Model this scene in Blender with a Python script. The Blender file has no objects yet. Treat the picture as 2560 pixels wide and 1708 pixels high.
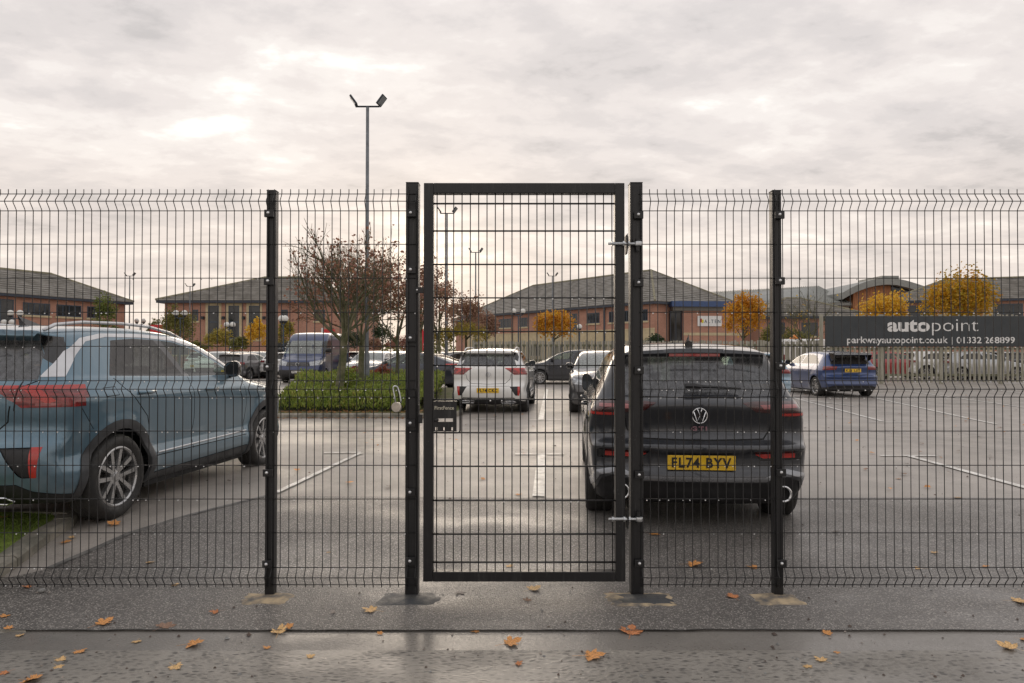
import bpy, bmesh, math, random
import numpy as np
from mathutils import Vector, Matrix, noise as mnoise
R = math.radians
rnd = random.Random(7)
scene = bpy.context.scene
# ---------------------------------------------------------------- camera
F = 1706.7                      # focal length in pixels of the 2560 wide photograph
CAM_H = 1.445
PITCH = R(0.87)
cam_d = bpy.data.cameras.new("camera"); cam_d.lens = 24; cam_d.sensor_width = 36
cam_d.clip_start = 0.05; cam_d.clip_end = 6000
cam = bpy.data.objects.new("camera", cam_d); scene.collection.objects.link(cam)
cam.location = (0, 0, CAM_H); cam.rotation_euler = (R(90) + PITCH, 0, 0)
scene.camera = cam
# ---------------------------------------------------------------- world
SUN_EL, SUN_AZ = R(8.0), R(-7.5)          # azimuth measured from +Y towards +X
w = bpy.data.worlds.new("World"); scene.world = w; w.use_nodes = True
nt = w.node_tree; nt.nodes.clear(); L = nt.links.new
def wn(t, **k):
    n = nt.nodes.new(t)
    for a, b in k.items(): setattr(n, a, b)
    return n
def wmath(op, a, b=None, clamp=False):
    n = wn('ShaderNodeMath', operation=op, use_clamp=clamp)
    for i, v in enumerate((a, b)):
        if v is None: continue
        if isinstance(v, (int, float)): n.inputs[i].default_value = v
        else: L(v, n.inputs[i])
    return n.outputs[0]
def wmix(f, a, b, blend='MIX'):
    n = wn('ShaderNodeMix', data_type='RGBA', blend_type=blend)
    if isinstance(f, (int, float)): n.inputs[0].default_value = f
    else: L(f, n.inputs[0])
    for i, v in ((6, a), (7, b)):
        if isinstance(v, tuple): n.inputs[i].default_value = (*v, 1)
        else: L(v, n.inputs[i])
    return n.outputs[2]
out = wn('ShaderNodeOutputWorld')
sky = wn('ShaderNodeTexSky', sky_type='NISHITA', sun_disc=False, sun_elevation=SUN_EL, sun_rotation=SUN_AZ)
sky.altitude = 60; sky.air_density = 1.0; sky.dust_density = 3.0
bg_sky = wn('ShaderNodeBackground'); L(sky.outputs[0], bg_sky.inputs[0]); bg_sky.inputs[1].default_value = 0.1
tc = wn('ShaderNodeTexCoord'); sep = wn('ShaderNodeSeparateXYZ'); L(tc.outputs['Generated'], sep.inputs[0])
zc = wmath('MAXIMUM', sep.outputs[2], 0.0)
den = wmath('ADD', zc, 0.16)
cx, cy = wmath('DIVIDE', sep.outputs[0], den), wmath('DIVIDE', sep.outputs[1], den)
comb = wn('ShaderNodeCombineXYZ'); L(cx, comb.inputs[0]); L(cy, comb.inputs[1])
def wnoise(scale, detail, rough, dist=0.0, off=(0, 0, 0), stretch=(1, 1, 1), rot=0.0):
    mp = wn('ShaderNodeMapping'); L(comb.outputs[0], mp.inputs[0])
    mp.inputs['Location'].default_value = off; mp.inputs['Scale'].default_value = stretch; mp.inputs['Rotation'].default_value = (0, 0, rot)
    n = wn('ShaderNodeTexNoise'); L(mp.outputs[0], n.inputs['Vector'])
    n.inputs['Scale'].default_value = scale; n.inputs['Detail'].default_value = detail
    n.inputs['Roughness'].default_value = rough; n.inputs['Distortion'].default_value = dist
    return n.outputs[0]
def wramp(f, pts):
    n = wn('ShaderNodeValToRGB'); L(f, n.inputs[0]); e = n.color_ramp.elements
    n.color_ramp.interpolation = 'EASE'
    while len(e) < len(pts): e.new(0.5)
    for i, (p, c) in enumerate(pts): e[i].position = p; e[i].color = (*c, 1)
    return n.outputs[0]
n1 = wnoise(0.95, 9, 0.56, 0.15, (3.1, 1.7, 0), (1.0, 1.5, 1), R(-24))
n2 = wnoise(3.4, 9, 0.60, 0.12, (8.4, 5.0, 0), (1.0, 1.35, 1), R(-30))
nn = wmath('ADD', wmath('MULTIPLY', n1, 0.54), wmath('MULTIPLY', n2, 0.46))
cloud = wramp(nn, [(0.38, (0.395, 0.382, 0.386)), (0.455, (0.485, 0.463, 0.464)), (0.52, (0.545, 0.517, 0.512)), (0.575, (0.600, 0.574, 0.564)), (0.65, (0.73, 0.71, 0.69))])
low = wramp(zc, [(0.0, (1.08, 0.985, 0.87)), (0.10, (1.05, 0.985, 0.91)), (0.32, (1.01, 0.99, 0.965)), (0.75, (0.99, 1.0, 1.01))])
cloud = wmix(1.0, cloud, low, 'MULTIPLY')
# thin overcast: the hidden sun brightens the cloud round it
sd = Vector((math.cos(SUN_EL) * math.sin(SUN_AZ), math.cos(SUN_EL) * math.cos(SUN_AZ), math.sin(SUN_EL)))
vm = wn('ShaderNodeVectorMath', operation='DOT_PRODUCT'); L(tc.outputs['Generated'], vm.inputs[0]); vm.inputs[1].default_value = sd
dt = vm.outputs['Value']
def glow(power, amp):
    return wmath('MULTIPLY', wmath('POWER', wmath('MAXIMUM', dt, 0.0), power), amp)
n3 = wnoise(4.5, 5, 0.55, 0.3, (1.3, 9.0, 0), (0.55, 1.7, 1))
brk = wramp(n3, [(0.36, (0.12,) * 3), (0.62, (1.0,) * 3)])
g1 = wmix(1.0, (1.0, 0.80, 0.56), glow(700, 0.60), 'MULTIPLY')
g1 = wmix(1.0, g1, brk, 'MULTIPLY')
g2 = wmix(1.0, (1.0, 0.80, 0.58), glow(40, 0.018), 'MULTIPLY')
cloud = wmix(1.0, wmix(1.0, cloud, g1, 'ADD'), g2, 'ADD')
bg_c = wn('ShaderNodeBackground'); L(cloud, bg_c.inputs[0]); bg_c.inputs[1].default_value = 1.05
mx = wn('ShaderNodeMixShader'); mx.inputs[0].default_value = 0.985
L(bg_sky.outputs[0], mx.inputs[1]); L(bg_c.outputs[0], mx.inputs[2]); L(mx.outputs[0], out.inputs[0])
# ---------------------------------------------------------------- sun (veiled)
sun_d = bpy.data.lights.new("sun", 'SUN'); sun_d.energy = 0.65; sun_d.angle = R(34); sun_d.color = (1.0, 0.84, 0.66)
sun = bpy.data.objects.new("sun", sun_d); scene.collection.objects.link(sun)
sun.rotation_euler = (-sd).to_track_quat('-Z', 'Y').to_euler()
vs = scene.view_settings
vs.view_transform = 'Standard'; vs.look = 'None'; vs.exposure = 0.58; vs.gamma = 1.0; vs.use_curve_mapping = False
scene.cycles.max_bounces = 8; scene.cycles.transparent_max_bounces = 24; scene.cycles.glossy_bounces = 4
scene.cycles.diffuse_bounces = 3; scene.cycles.use_denoising = True; scene.cycles.caustics_reflective = False; scene.cycles.caustics_refractive = False

# ---------------------------------------------------------------- helpers
COL = scene.collection.objects
def S(t):
    t = min(1.0, max(0.0, t)); return t * t * (3 - 2 * t)
def g(x, y):
    """height of the ground: the car park swells a little behind the fence"""
    return (0.06 + 0.07 * S((1 - x) / 3.5)) * S((y - 4.25) / 1.3) * (1 - S((y - 8.0) / 7.0))
def ray(px, py):
    """direction through a pixel of the photograph, scaled so that y = 1"""
    c, s = math.cos(PITCH), math.sin(PITCH)
    u, v = (px - 1280) / F, (854 - py) / F
    d = Vector((u, c - v * s, s + v * c)); return d / d.y
def at(px, py, Y):
    d = ray(px, py); return Vector((d.x * Y, Y, CAM_H + d.z * Y))
def gp(px, py):
    d = ray(px, py); Y = -CAM_H / d.z
    for _ in range(30): Y = 0.5 * Y + 0.5 * (CAM_H - g(d.x * Y, Y)) / -d.z
    return (d.x * Y, Y)
def tag(o, label=None, cat=None, group=None, kind=None):
    if label: o['label'] = label
    if cat: o['category'] = cat
    if group: o['group'] = group
    if kind: o['kind'] = kind
    return o
def thing(name, label, cat, loc=(0, 0, 0), rz=0.0, group=None):
    o = bpy.data.objects.new(name, None); COL.link(o); o.location = loc; o.rotation_euler = (0, 0, rz)
    o.empty_display_size = 0.2
    return tag(o, label, cat, group)
def link(name, me, mats, parent=None, loc=None, rot=None):
    o = bpy.data.objects.new(name, me); COL.link(o)
    if mats is not None and not me.materials:
        for m in (mats if isinstance(mats, (list, tuple)) else [mats]): me.materials.append(m)
    if parent is not None: o.parent = parent
    if loc is not None: o.location = loc
    if rot is not None: o.rotation_euler = rot
    return o
def copy_tree(o, parent=None):
    c = o.copy(); COL.link(c); c.parent = parent
    for ch in list(o.children): copy_tree(ch, c)
    return c
def tree_of(o):
    yield o
    for ch in o.children: yield from tree_of(ch)
class MB:
    def __init__(s): s.v = []; s.f = []; s.m = []; s.mi = 0
    def add(s, vs_, fs):
        n = len(s.v); s.v.extend([tuple(q) for q in vs_])
        for f in fs: s.f.append([i + n for i in f]); s.m.append(s.mi)
    def box(s, x0, x1, y0, y1, z0, z1, M=None):
        v = [Vector(q) for q in ((x0, y0, z0), (x1, y0, z0), (x1, y1, z0), (x0, y1, z0), (x0, y0, z1), (x1, y0, z1), (x1, y1, z1), (x0, y1, z1))]
        if M is not None: v = [M @ q for q in v]
        s.add(v, [(0, 3, 2, 1), (4, 5, 6, 7), (0, 1, 5, 4), (1, 2, 6, 5), (2, 3, 7, 6), (3, 0, 4, 7)]); return s
    def quad(s, *p): s.add(p, [tuple(range(len(p)))]); return s
    def prism(s, pts, z0, z1):
        n = len(pts); s.add([(x, y, z0) for x, y in pts] + [(x, y, z1) for x, y in pts],
            [tuple(range(n - 1, -1, -1)), tuple(range(n, 2 * n))] + [(i, (i + 1) % n, (i + 1) % n + n, i + n) for i in range(n)]); return s
    def prism_y(s, pts, y0, y1):
        """outline in x,z pushed through y"""
        n = len(pts); s.add([(x, y0, z) for x, z in pts] + [(x, y1, z) for x, z in pts],
            [tuple(range(n)), tuple(range(2 * n - 1, n - 1, -1))] + [(i, i + n, (i + 1) % n + n, (i + 1) % n) for i in range(n)]); return s
    def tube(s, pts, r, n=6, closed=False, cap=True):
        pts = [Vector(p) for p in pts]; k = len(pts); rr = r if isinstance(r, (list, tuple)) else [r] * k
        rings = []; up = None
        for i, p in enumerate(pts):
            a = pts[i - 1] if (i > 0 or closed) else p; b = pts[(i + 1) % k] if (i < k - 1 or closed) else p
            t = (b - a); t = t.normalized() if t.length > 1e-9 else Vector((0, 0, 1))
            if up is None: up = Vector((0, 0, 1)) if abs(t.z) < 0.9 else Vector((0, 1, 0))
            sx = t.cross(up); sx = sx.normalized() if sx.length > 1e-6 else t.orthogonal().normalized()
            up = sx.cross(t).normalized()
            rings.append([p + (sx * math.cos(2 * math.pi * j / n) + up * math.sin(2 * math.pi * j / n)) * rr[i] for j in range(n)])
        vs_ = [q for ring in rings for q in ring]; fs = []
        for i in range(k if closed else k - 1):
            a, b = i * n, ((i + 1) % k) * n
            for j in range(n): fs.append((a + j, a + (j + 1) % n, b + (j + 1) % n, b + j))
        if cap and not closed: fs += [tuple(range(n - 1, -1, -1)), tuple((k - 1) * n + j for j in range(n))]
        s.add(vs_, fs); return s
    def lathe(s, prof, n=24, axis='y', M=None):
        """profile of (radius, along) turned about an axis"""
        vs_ = []
        for j in range(n):
            a = 2 * math.pi * j / n; c, q = math.cos(a), math.sin(a)
            for r, h in prof:
                p = Vector((r * c, h, r * q)) if axis == 'y' else Vector((r * c, r * q, h))
                vs_.append(M @ p if M is not None else p)
        m = len(prof); fs = []
        for j in range(n):
            for i in range(m - 1): fs.append((j * m + i, j * m + i + 1, ((j + 1) % n) * m + i + 1, ((j + 1) % n) * m + i))
        s.add(vs_, fs); return s
    def ball(s, c, r, n=10, m=6, sq=(1, 1, 1)):
        c = Vector(c); vs_ = []
        for i in range(m + 1):
            a = math.pi * i / m
            for j in range(n):
                b = 2 * math.pi * j / n
                vs_.append(c + Vector((r * sq[0] * math.sin(a) * math.cos(b), r * sq[1] * math.sin(a) * math.sin(b), r * sq[2] * math.cos(a))))
        s.add(vs_, [(i * n + j, (i + 1) * n + j, (i + 1) * n + (j + 1) % n, i * n + (j + 1) % n) for i in range(m) for j in range(n)]); return s
    def mesh(s, name, mats, smooth=False):
        me = bpy.data.meshes.new(name); me.from_pydata(s.v, [], s.f)
        for m in (mats if isinstance(mats, (list, tuple)) else [mats]): me.materials.append(m)
        if any(s.m): me.polygons.foreach_set('material_index', s.m)
        bm = bmesh.new(); bm.from_mesh(me); bmesh.ops.remove_doubles(bm, verts=bm.verts, dist=1e-5)
        bmesh.ops.recalc_face_normals(bm, faces=bm.faces); bm.to_mesh(me); bm.free()
        if smooth: me.shade_smooth()
        me.update(); return me
    def build(s, name, mats, parent=None, loc=None, rot=None, smooth=False, bevel=0.0, auto=None):
        o = link(name, s.mesh(name, mats, smooth), None, parent, loc, rot)
        if auto is not None: o.data.set_sharp_from_angle(angle=R(auto))
        if bevel:
            b = o.modifiers.new('bevel', 'BEVEL'); b.width = bevel; b.segments = 2; b.limit_method = 'ANGLE'; b.angle_limit = R(40)
        return o
def raw_mesh(name, V, Fa, mats, smooth=False, mi=None):
    """fast path for big numpy meshes: quads or triangles only"""
    me = bpy.data.meshes.new(name); V = np.asarray(V, np.float32); Fa = np.asarray(Fa, np.int32); k = Fa.shape[1]
    me.vertices.add(len(V)); me.vertices.foreach_set('co', V.ravel())
    me.loops.add(Fa.size); me.loops.foreach_set('vertex_index', Fa.ravel())
    me.polygons.add(len(Fa)); me.polygons.foreach_set('loop_start', np.arange(0, Fa.size, k, dtype=np.int32))
    for m in (mats if isinstance(mats, (list, tuple)) else [mats]): me.materials.append(m)
    if mi is not None: me.polygons.foreach_set('material_index', np.asarray(mi, np.int32))
    me.update(calc_edges=True)
    if smooth: me.shade_smooth()
    return me
def text_mesh(txt, size, depth=0.002, bold=0.0, shear=0.0, spacing=1.0, align='CENTER'):
    cu = bpy.data.curves.new('txt', 'FONT'); cu.body = txt; cu.size = size; cu.extrude = depth; cu.offset = bold
    cu.shear = shear; cu.space_character = spacing; cu.align_x = align; cu.align_y = 'CENTER'; cu.resolution_u = 4
    o = bpy.data.objects.new('txt', cu); COL.link(o)
    dg = bpy.context.evaluated_depsgraph_get(); dg.update()
    me = bpy.data.meshes.new_from_object(o.evaluated_get(dg)); bpy.data.objects.remove(o); me.name = 'lettering'
    return me
# ---------------------------------------------------------------- materials
def new_mat(name):
    m = bpy.data.materials.new(name); m.use_nodes = True; return m, m.node_tree, m.node_tree.nodes['Principled BSDF']
def nd(t, ty, **k):
    n = t.nodes.new(ty)
    for a, b in k.items(): setattr(n, a, b)
    return n
def setin(t, sock, v):
    if isinstance(v, (int, float)): sock.default_value = v
    elif isinstance(v, tuple): sock.default_value = (*v, 1) if len(v) == 3 and sock.type == 'RGBA' else v
    else: t.links.new(v, sock)
def nmath(t, op, a, b=0.0, clamp=False):
    n = nd(t, 'ShaderNodeMath', operation=op, use_clamp=clamp); setin(t, n.inputs[0], a); setin(t, n.inputs[1], b); return n.outputs[0]
def nmix(t, f, a, b, blend='MIX'):
    n = nd(t, 'ShaderNodeMix', data_type='RGBA', blend_type=blend); setin(t, n.inputs[0], f); setin(t, n.inputs[6], a); setin(t, n.inputs[7], b); return n.outputs[2]
def nramp(t, f, a, b, ca=0.0, cb=1.0):
    n = nd(t, 'ShaderNodeMapRange', interpolation_type='SMOOTHSTEP'); setin(t, n.inputs[0], f)
    for i, v in enumerate((a, b, ca, cb)): n.inputs[i + 1].default_value = v
    return n.outputs[0]
def nnoise(t, vec, scale, detail=4, rough=0.55, dist=0.0, out='Fac'):
    n = nd(t, 'ShaderNodeTexNoise'); t.links.new(vec, n.inputs['Vector'])
    n.inputs['Scale'].default_value = scale; n.inputs['Detail'].default_value = detail
    n.inputs['Roughness'].default_value = rough; n.inputs['Distortion'].default_value = dist
    return n.outputs[out]
def nvor(t, vec, scale, out='Distance', feature='F1'):
    n = nd(t, 'ShaderNodeTexVoronoi', feature=feature); t.links.new(vec, n.inputs['Vector']); n.inputs['Scale'].default_value = scale
    return n.outputs[out]
def nmap(t, vec, scale=(1, 1, 1), rot=(0, 0, 0), loc=(0, 0, 0)):
    n = nd(t, 'ShaderNodeMapping'); t.links.new(vec, n.inputs[0]); n.inputs['Scale'].default_value = scale
    n.inputs['Rotation'].default_value = rot; n.inputs['Location'].default_value = loc; return n.outputs[0]
def nbump(t, p, h, strength, dist=0.01, normal=None):
    n = nd(t, 'ShaderNodeBump'); n.inputs['Strength'].default_value = strength; n.inputs['Distance'].default_value = dist
    t.links.new(h, n.inputs['Height'])
    if normal is not None: t.links.new(normal, n.inputs['Normal'])
    t.links.new(n.outputs[0], p.inputs['Normal']); return n.outputs[0]
def M(name, col, rough=0.5, metal=0.0, var=0.15, vs_=6.0, bump=0.0, bs=60.0, coat=0.0, spec=0.5, col2=None, space='Object', stretch=(1, 1, 1), rvar=0.1):
    m, t, p = new_mat(name)
    tc_ = nd(t, 'ShaderNodeTexCoord').outputs[space]; v = nmap(t, tc_, stretch)
    n = nnoise(t, v, vs_, 5, 0.6)
    c2 = col2 if col2 else tuple(c * (1 - var) for c in col); c1 = tuple(min(1, c * (1 + var * 0.6)) for c in col)
    setin(t, p.inputs['Base Color'], nmix(t, nramp(t, n, 0.32, 0.68), c2, c1))
    setin(t, p.inputs['Roughness'], nramp(t, nnoise(t, v, vs_ * 2.3, 3), 0.3, 0.7, max(0.02, rough - rvar), min(1, rough + rvar)))
    p.inputs['Metallic'].default_value = metal; p.inputs['Coat Weight'].default_value = coat; p.inputs['Coat Roughness'].default_value = 0.08
    p.inputs['Specular IOR Level'].default_value = spec
    if bump: nbump(t, p, nnoise(t, v, bs, 4, 0.6), bump, 0.01)
    return m
def paint(name, col, metal=0.35, dirt=(0.20, 0.19, 0.17), wet=True, rough=0.30, dirt_amt=0.5):
    m, t, p = new_mat(name)
    tc_ = nd(t, 'ShaderNodeTexCoord').outputs['Object']; sp = nd(t, 'ShaderNodeSeparateXYZ'); t.links.new(tc_, sp.inputs[0])
    st = nnoise(t, nmap(t, tc_, (9, 9, 1.3)), 2.4, 5, 0.6)                   # run-off streaks
    big = nnoise(t, tc_, 2.2, 4, 0.6)
    spray = nramp(t, sp.outputs[2], 0.75, 0.15, 0.0, 0.55)                   # road spray low on the body
    d = nmath(t, 'MULTIPLY', nmath(t, 'ADD', nmath(t, 'MULTIPLY', nramp(t, st, 0.46, 0.72), nramp(t, big, 0.35, 0.65, 0.15, 0.5)), spray, True), dirt_amt)
    setin(t, p.inputs['Base Color'], nmix(t, d, col, dirt))
    p.inputs['Metallic'].default_value = metal
    setin(t, p.inputs['Metallic'], nmath(t, 'MULTIPLY', nmath(t, 'SUBTRACT', 1.0, d), metal))
    setin(t, p.inputs['Roughness'], nramp(t, d, 0.0, 0.4, rough, 0.6))
    p.inputs['Coat Weight'].default_value = 1.0; p.inputs['Coat IOR'].default_value = 1.5
    setin(t, p.inputs['Coat Roughness'], nramp(t, nmath(t, 'ADD', d, nmath(t, 'MULTIPLY', big, 0.08)), 0.0, 0.35, 0.02, 0.22))
    drops = nramp(t, nvor(t, tc_, 75.0), 0.10, 0.34, 1.0, 0.0)
    up = nramp(t, nnoise(t, tc_, 7, 2), 0.45, 0.6)
    nbump(t, p, nmath(t, 'MULTIPLY', drops, up), 0.10, 0.004)
    cb = nd(t, 'ShaderNodeBump'); cb.inputs['Strength'].default_value = 0.16; cb.inputs['Distance'].default_value = 0.004
    t.links.new(nmath(t, 'MULTIPLY', drops, up), cb.inputs['Height']); t.links.new(cb.outputs[0], p.inputs['Coat Normal'])
    return m
def glass(name, tint=(0.25, 0.3, 0.28), haze=0.10, rough=0.02, hz=(0.32, 0.32, 0.31)):
    """car glass: tinted, reflecting more at a grazing look, filmed with rain dirt; hz can also hold painted sheen"""
    m, t, p = new_mat(name); o = t.nodes['Material Output']; t.nodes.remove(p)
    tc_ = nd(t, 'ShaderNodeTexCoord').outputs['Object']
    tr = nd(t, 'ShaderNodeBsdfTransparent'); tr.inputs[0].default_value = (*tint, 1)
    gl = nd(t, 'ShaderNodeBsdfGlossy'); gl.inputs['Roughness'].default_value = rough; gl.inputs[0].default_value = (0.95,) * 3 + (1,)
    df = nd(t, 'ShaderNodeBsdfDiffuse'); df.inputs[0].default_value = (*hz, 1)
    ge = nd(t, 'ShaderNodeNewGeometry'); dp = nd(t, 'ShaderNodeVectorMath', operation='DOT_PRODUCT'); t.links.new(ge.outputs['Normal'], dp.inputs[0]); t.links.new(ge.outputs['Incoming'], dp.inputs[1])
    ca_ = nmath(t, 'SUBTRACT', 1.0, nmath(t, 'ABSOLUTE', dp.outputs['Value']), True)
    fr_ = nmath(t, 'ADD', nmath(t, 'MULTIPLY', nmath(t, 'POWER', ca_, 5.0), 0.94), 0.055)
    st = nnoise(t, nmap(t, tc_, (10, 10, 2.2)), 2.6, 6, 0.65)
    hzf = nmath(t, 'MULTIPLY', nramp(t, st, 0.30, 0.80, 0.35, 1.0), haze * 1.5)
    m1 = nd(t, 'ShaderNodeMixShader'); setin(t, m1.inputs[0], hzf); t.links.new(tr.outputs[0], m1.inputs[1]); t.links.new(df.outputs[0], m1.inputs[2])
    m2 = nd(t, 'ShaderNodeMixShader'); setin(t, m2.inputs[0], fr_); t.links.new(m1.outputs[0], m2.inputs[1]); t.links.new(gl.outputs[0], m2.inputs[2])
    t.links.new(m2.outputs[0], o.inputs[0]); return m
def asphalt(name, col, chip, chip_scale, chip_amt, bump, wet_scale, wet_lo, wet_hi, rough_dry=0.62, rough_wet=0.12, wet_dark=0.62, pale=0.0, squash=(1, 1, 1), film=1.0, cpow=2.2):
    m, t, p = new_mat(name); tc_ = nd(t, 'ShaderNodeTexCoord').outputs['Object']; tc2 = nmap(t, tc_, squash)
    dis = nd(t, 'ShaderNodeTexNoise'); t.links.new(tc2, dis.inputs['Vector']); dis.inputs['Scale'].default_value = chip_scale * 0.6; dis.inputs['Detail'].default_value = 3
    mixv = nd(t, 'ShaderNodeVectorMath', operation='ADD'); t.links.new(tc2, mixv.inputs[0])
    sc = nd(t, 'ShaderNodeVectorMath', operation='SCALE'); t.links.new(dis.outputs['Color'], sc.inputs[0]); sc.inputs['Scale'].default_value = 0.9 / chip_scale
    t.links.new(sc.outputs[0], mixv.inputs[1])
    vd = nvor(t, mixv.outputs[0], chip_scale); vc = nd(t, 'ShaderNodeSeparateColor'); t.links.new(nvor(t, mixv.outputs[0], chip_scale, 'Color'), vc.inputs[0])
    fine = nnoise(t, tc_, 160, 3, 0.7); mid = nnoise(t, tc_, 1.3, 6, 0.62); big = nnoise(t, tc_, 0.33, 4, 0.55)
    stone = nramp(t, vd, 0.15, 0.62, 1.0, 0.0)
    ca = nmath(t, 'MULTIPLY', nmath(t, 'MULTIPLY', nmath(t, 'POWER', vc.outputs[0], cpow), chip_amt), stone)
    base = nmix(t, nramp(t, mid, 0.35, 0.68), tuple(c * 0.78 for c in col), tuple(c * 1.18 for c in col))
    base = nmix(t, nmath(t, 'MULTIPLY', nramp(t, big, 0.4, 0.62), 0.35 + pale), base, tuple(min(1, c * 1.45) for c in col))
    base = nmix(t, ca, base, chip)
    base = nmix(t, nmath(t, 'MULTIPLY', nramp(t, fine, 0.5, 0.75), 0.25), base, tuple(c * 0.4 for c in col))
    wet = nramp(t, nmath(t, 'ADD', nnoise(t, nmap(t, tc_, (1, 1.7, 1)), wet_scale, 5, 0.6), nmath(t, 'MULTIPLY', fine, 0.03)), wet_lo, wet_hi)
    base = nmix(t, nmath(t, 'MULTIPLY', wet, 1 - wet_dark), base, tuple(c * 0.35 for c in col))
    setin(t, p.inputs['Base Color'], base)
    hf = nmath(t, 'ADD', nmath(t, 'MULTIPLY', stone, nmath(t, 'ADD', vc.outputs[1], 0.3)), nmath(t, 'MULTIPLY', fine, 0.35))
    dry = nmath(t, 'SUBTRACT', 1.0, wet)
    hf2 = nmath(t, 'MULTIPLY', hf, nmath(t, 'ADD', nmath(t, 'MULTIPLY', dry, 0.93), 0.07))
    rg = nmath(t, 'ADD', nmath(t, 'MULTIPLY', wet, rough_wet - rough_dry), rough_dry)
    setin(t, p.inputs['Roughness'], nmath(t, 'ADD', rg, nmath(t, 'MULTIPLY', nmath(t, 'SUBTRACT', vc.outputs[2], 0.5), 0.12), True))
    p.inputs['Specular IOR Level'].default_value = 0.5
    # the film of rain water lying on it
    setin(t, p.inputs['Coat Weight'], nmath(t, 'ADD', nmath(t, 'MULTIPLY', wet, film * 0.7), film * 0.3)); p.inputs['Coat IOR'].default_value = 1.33
    setin(t, p.inputs['Coat Roughness'], nramp(t, wet, 0.0, 1.0, 0.34, 0.16))
    nbump(t, p, hf2, bump, 0.006)
    cb = nd(t, 'ShaderNodeBump'); cb.inputs['Strength'].default_value = bump * 0.25; cb.inputs['Distance'].default_value = 0.004
    t.links.new(hf2, cb.inputs['Height']); t.links.new(cb.outputs[0], p.inputs['Coat Normal'])
    return m
def simple(name, col, rough=0.5, metal=0.0, spec=0.5, coat=0.0):
    return M(name, col, rough, metal, 0.08, 8.0, coat=coat, spec=spec)
def leafmat(name, cols, rough=0.55, trans=0.35, scale=1.2):
    """leaf colours scattered face by face, with some light through the leaf"""
    m, t, p = new_mat(name); o = t.nodes['Material Output']
    geo = nd(t, 'ShaderNodeNewGeometry'); rr = geo.outputs['Random Per Island']
    cr = nd(t, 'ShaderNodeValToRGB'); t.links.new(rr, cr.inputs[0]); e = cr.color_ramp.elements
    while len(e) < len(cols): e.new(0.5)
    for i, c in enumerate(cols): e[i].position = i / max(1, len(cols) - 1); e[i].color = (*c, 1)
    tc_ = nd(t, 'ShaderNodeTexCoord').outputs['Object']
    big = nnoise(t, tc_, scale, 3)
    c = nmix(t, nramp(t, big, 0.38, 0.62, 0.0, 0.45), cr.outputs[0], cols[0])
    setin(t, p.inputs['Base Color'], c); p.inputs['Roughness'].default_value = rough
    tl = nd(t, 'ShaderNodeBsdfTranslucent'); t.links.new(c, tl.inputs[0])
    mx_ = nd(t, 'ShaderNodeMixShader'); mx_.inputs[0].default_value = trans
    t.links.new(p.outputs[0], mx_.inputs[1]); t.links.new(tl.outputs[0], mx_.inputs[2]); t.links.new(mx_.outputs[0], o.inputs[0]); return m
def brickmat(name, c1, c2, mortar, bw=0.225, bh=0.075):
    m, t, p = new_mat(name); tc_ = nd(t, 'ShaderNodeTexCoord').outputs['Object']
    sp = nd(t, 'ShaderNodeSeparateXYZ'); t.links.new(tc_, sp.inputs[0]); cb = nd(t, 'ShaderNodeCombineXYZ')
    t.links.new(nmath(t, 'ADD', sp.outputs[0], sp.outputs[1]), cb.inputs[0]); t.links.new(sp.outputs[2], cb.inputs[1])
    b = nd(t, 'ShaderNodeTexBrick'); t.links.new(cb.outputs[0], b.inputs['Vector']); b.inputs['Scale'].default_value = 1.0
    b.inputs['Brick Width'].default_value = bw; b.inputs['Row Height'].default_value = bh; b.inputs['Mortar Size'].default_value = 0.008
    setin(t, b.inputs['Color1'], c1); setin(t, b.inputs['Color2'], c2); setin(t, b.inputs['Mortar'], mortar)
    n = nnoise(t, tc_, 0.6, 5, 0.65)
    setin(t, p.inputs['Base Color'], nmix(t, nramp(t, n, 0.35, 0.7, 0.0, 0.35), b.outputs[0], tuple(c * 0.5 for c in c1)))
    p.inputs['Roughness'].default_value = 0.85; nbump(t, p, b.outputs['Fac'], -0.3, 0.01); return m
def drymetal(name, col):   # powder coated steel, rain-wet and a little dusty
    m, t, p = new_mat(name); tc_ = nd(t, 'ShaderNodeTexCoord').outputs['Object']
    st = nnoise(t, nmap(t, tc_, (30, 30, 2.0)), 2.0, 5, 0.65); dots = nramp(t, nvor(t, tc_, 55), 0.05, 0.2, 1.0, 0.0)
    sel = nramp(t, nnoise(t, tc_, 9, 3), 0.5, 0.66)
    c = nmix(t, nmath(t, 'MULTIPLY', nramp(t, st, 0.52, 0.75), 0.35), col, (0.11, 0.11, 0.105))
    c = nmix(t, nmath(t, 'MULTIPLY', nmath(t, 'MULTIPLY', dots, sel), 0.25), c, (0.3, 0.3, 0.29))
    setin(t, p.inputs['Base Color'], c); setin(t, p.inputs['Roughness'], nramp(t, st, 0.3, 0.7, 0.28, 0.5)); p.inputs['Specular IOR Level'].default_value = 0.45
    nbump(t, p, nnoise(t, tc_, 220, 2), 0.06, 0.002); return m
MT = {}
MT['fence'] = drymetal('black powder coat', (0.012, 0.012, 0.013))
MT['wire'] = M('black coated wire', (0.014, 0.014, 0.015), 0.38, var=0.2, vs_=20)
MT['zinc'] = M('zinc plated steel', (0.55, 0.57, 0.58), 0.32, 0.9, 0.2, 60)
MT['bolt'] = M('bright bolt head', (0.75, 0.76, 0.77), 0.30, 0.75, 0.2, 80)
MT['drop'] = M('water drop', (0.9, 0.9, 0.9), 0.05, 0.1, 0.0, spec=1.0)  # clear water coloured white: the sky glint is in the base colour
MT['lockbody'] = M('brushed lock body', (0.50, 0.46, 0.40), 0.38, 0.85, 0.15, 50)
MT['white_print'] = simple('white print', (0.78, 0.78, 0.77), 0.45)
MT['tan_print'] = simple('pale stamped letters', (0.55, 0.52, 0.42), 0.5)
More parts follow.
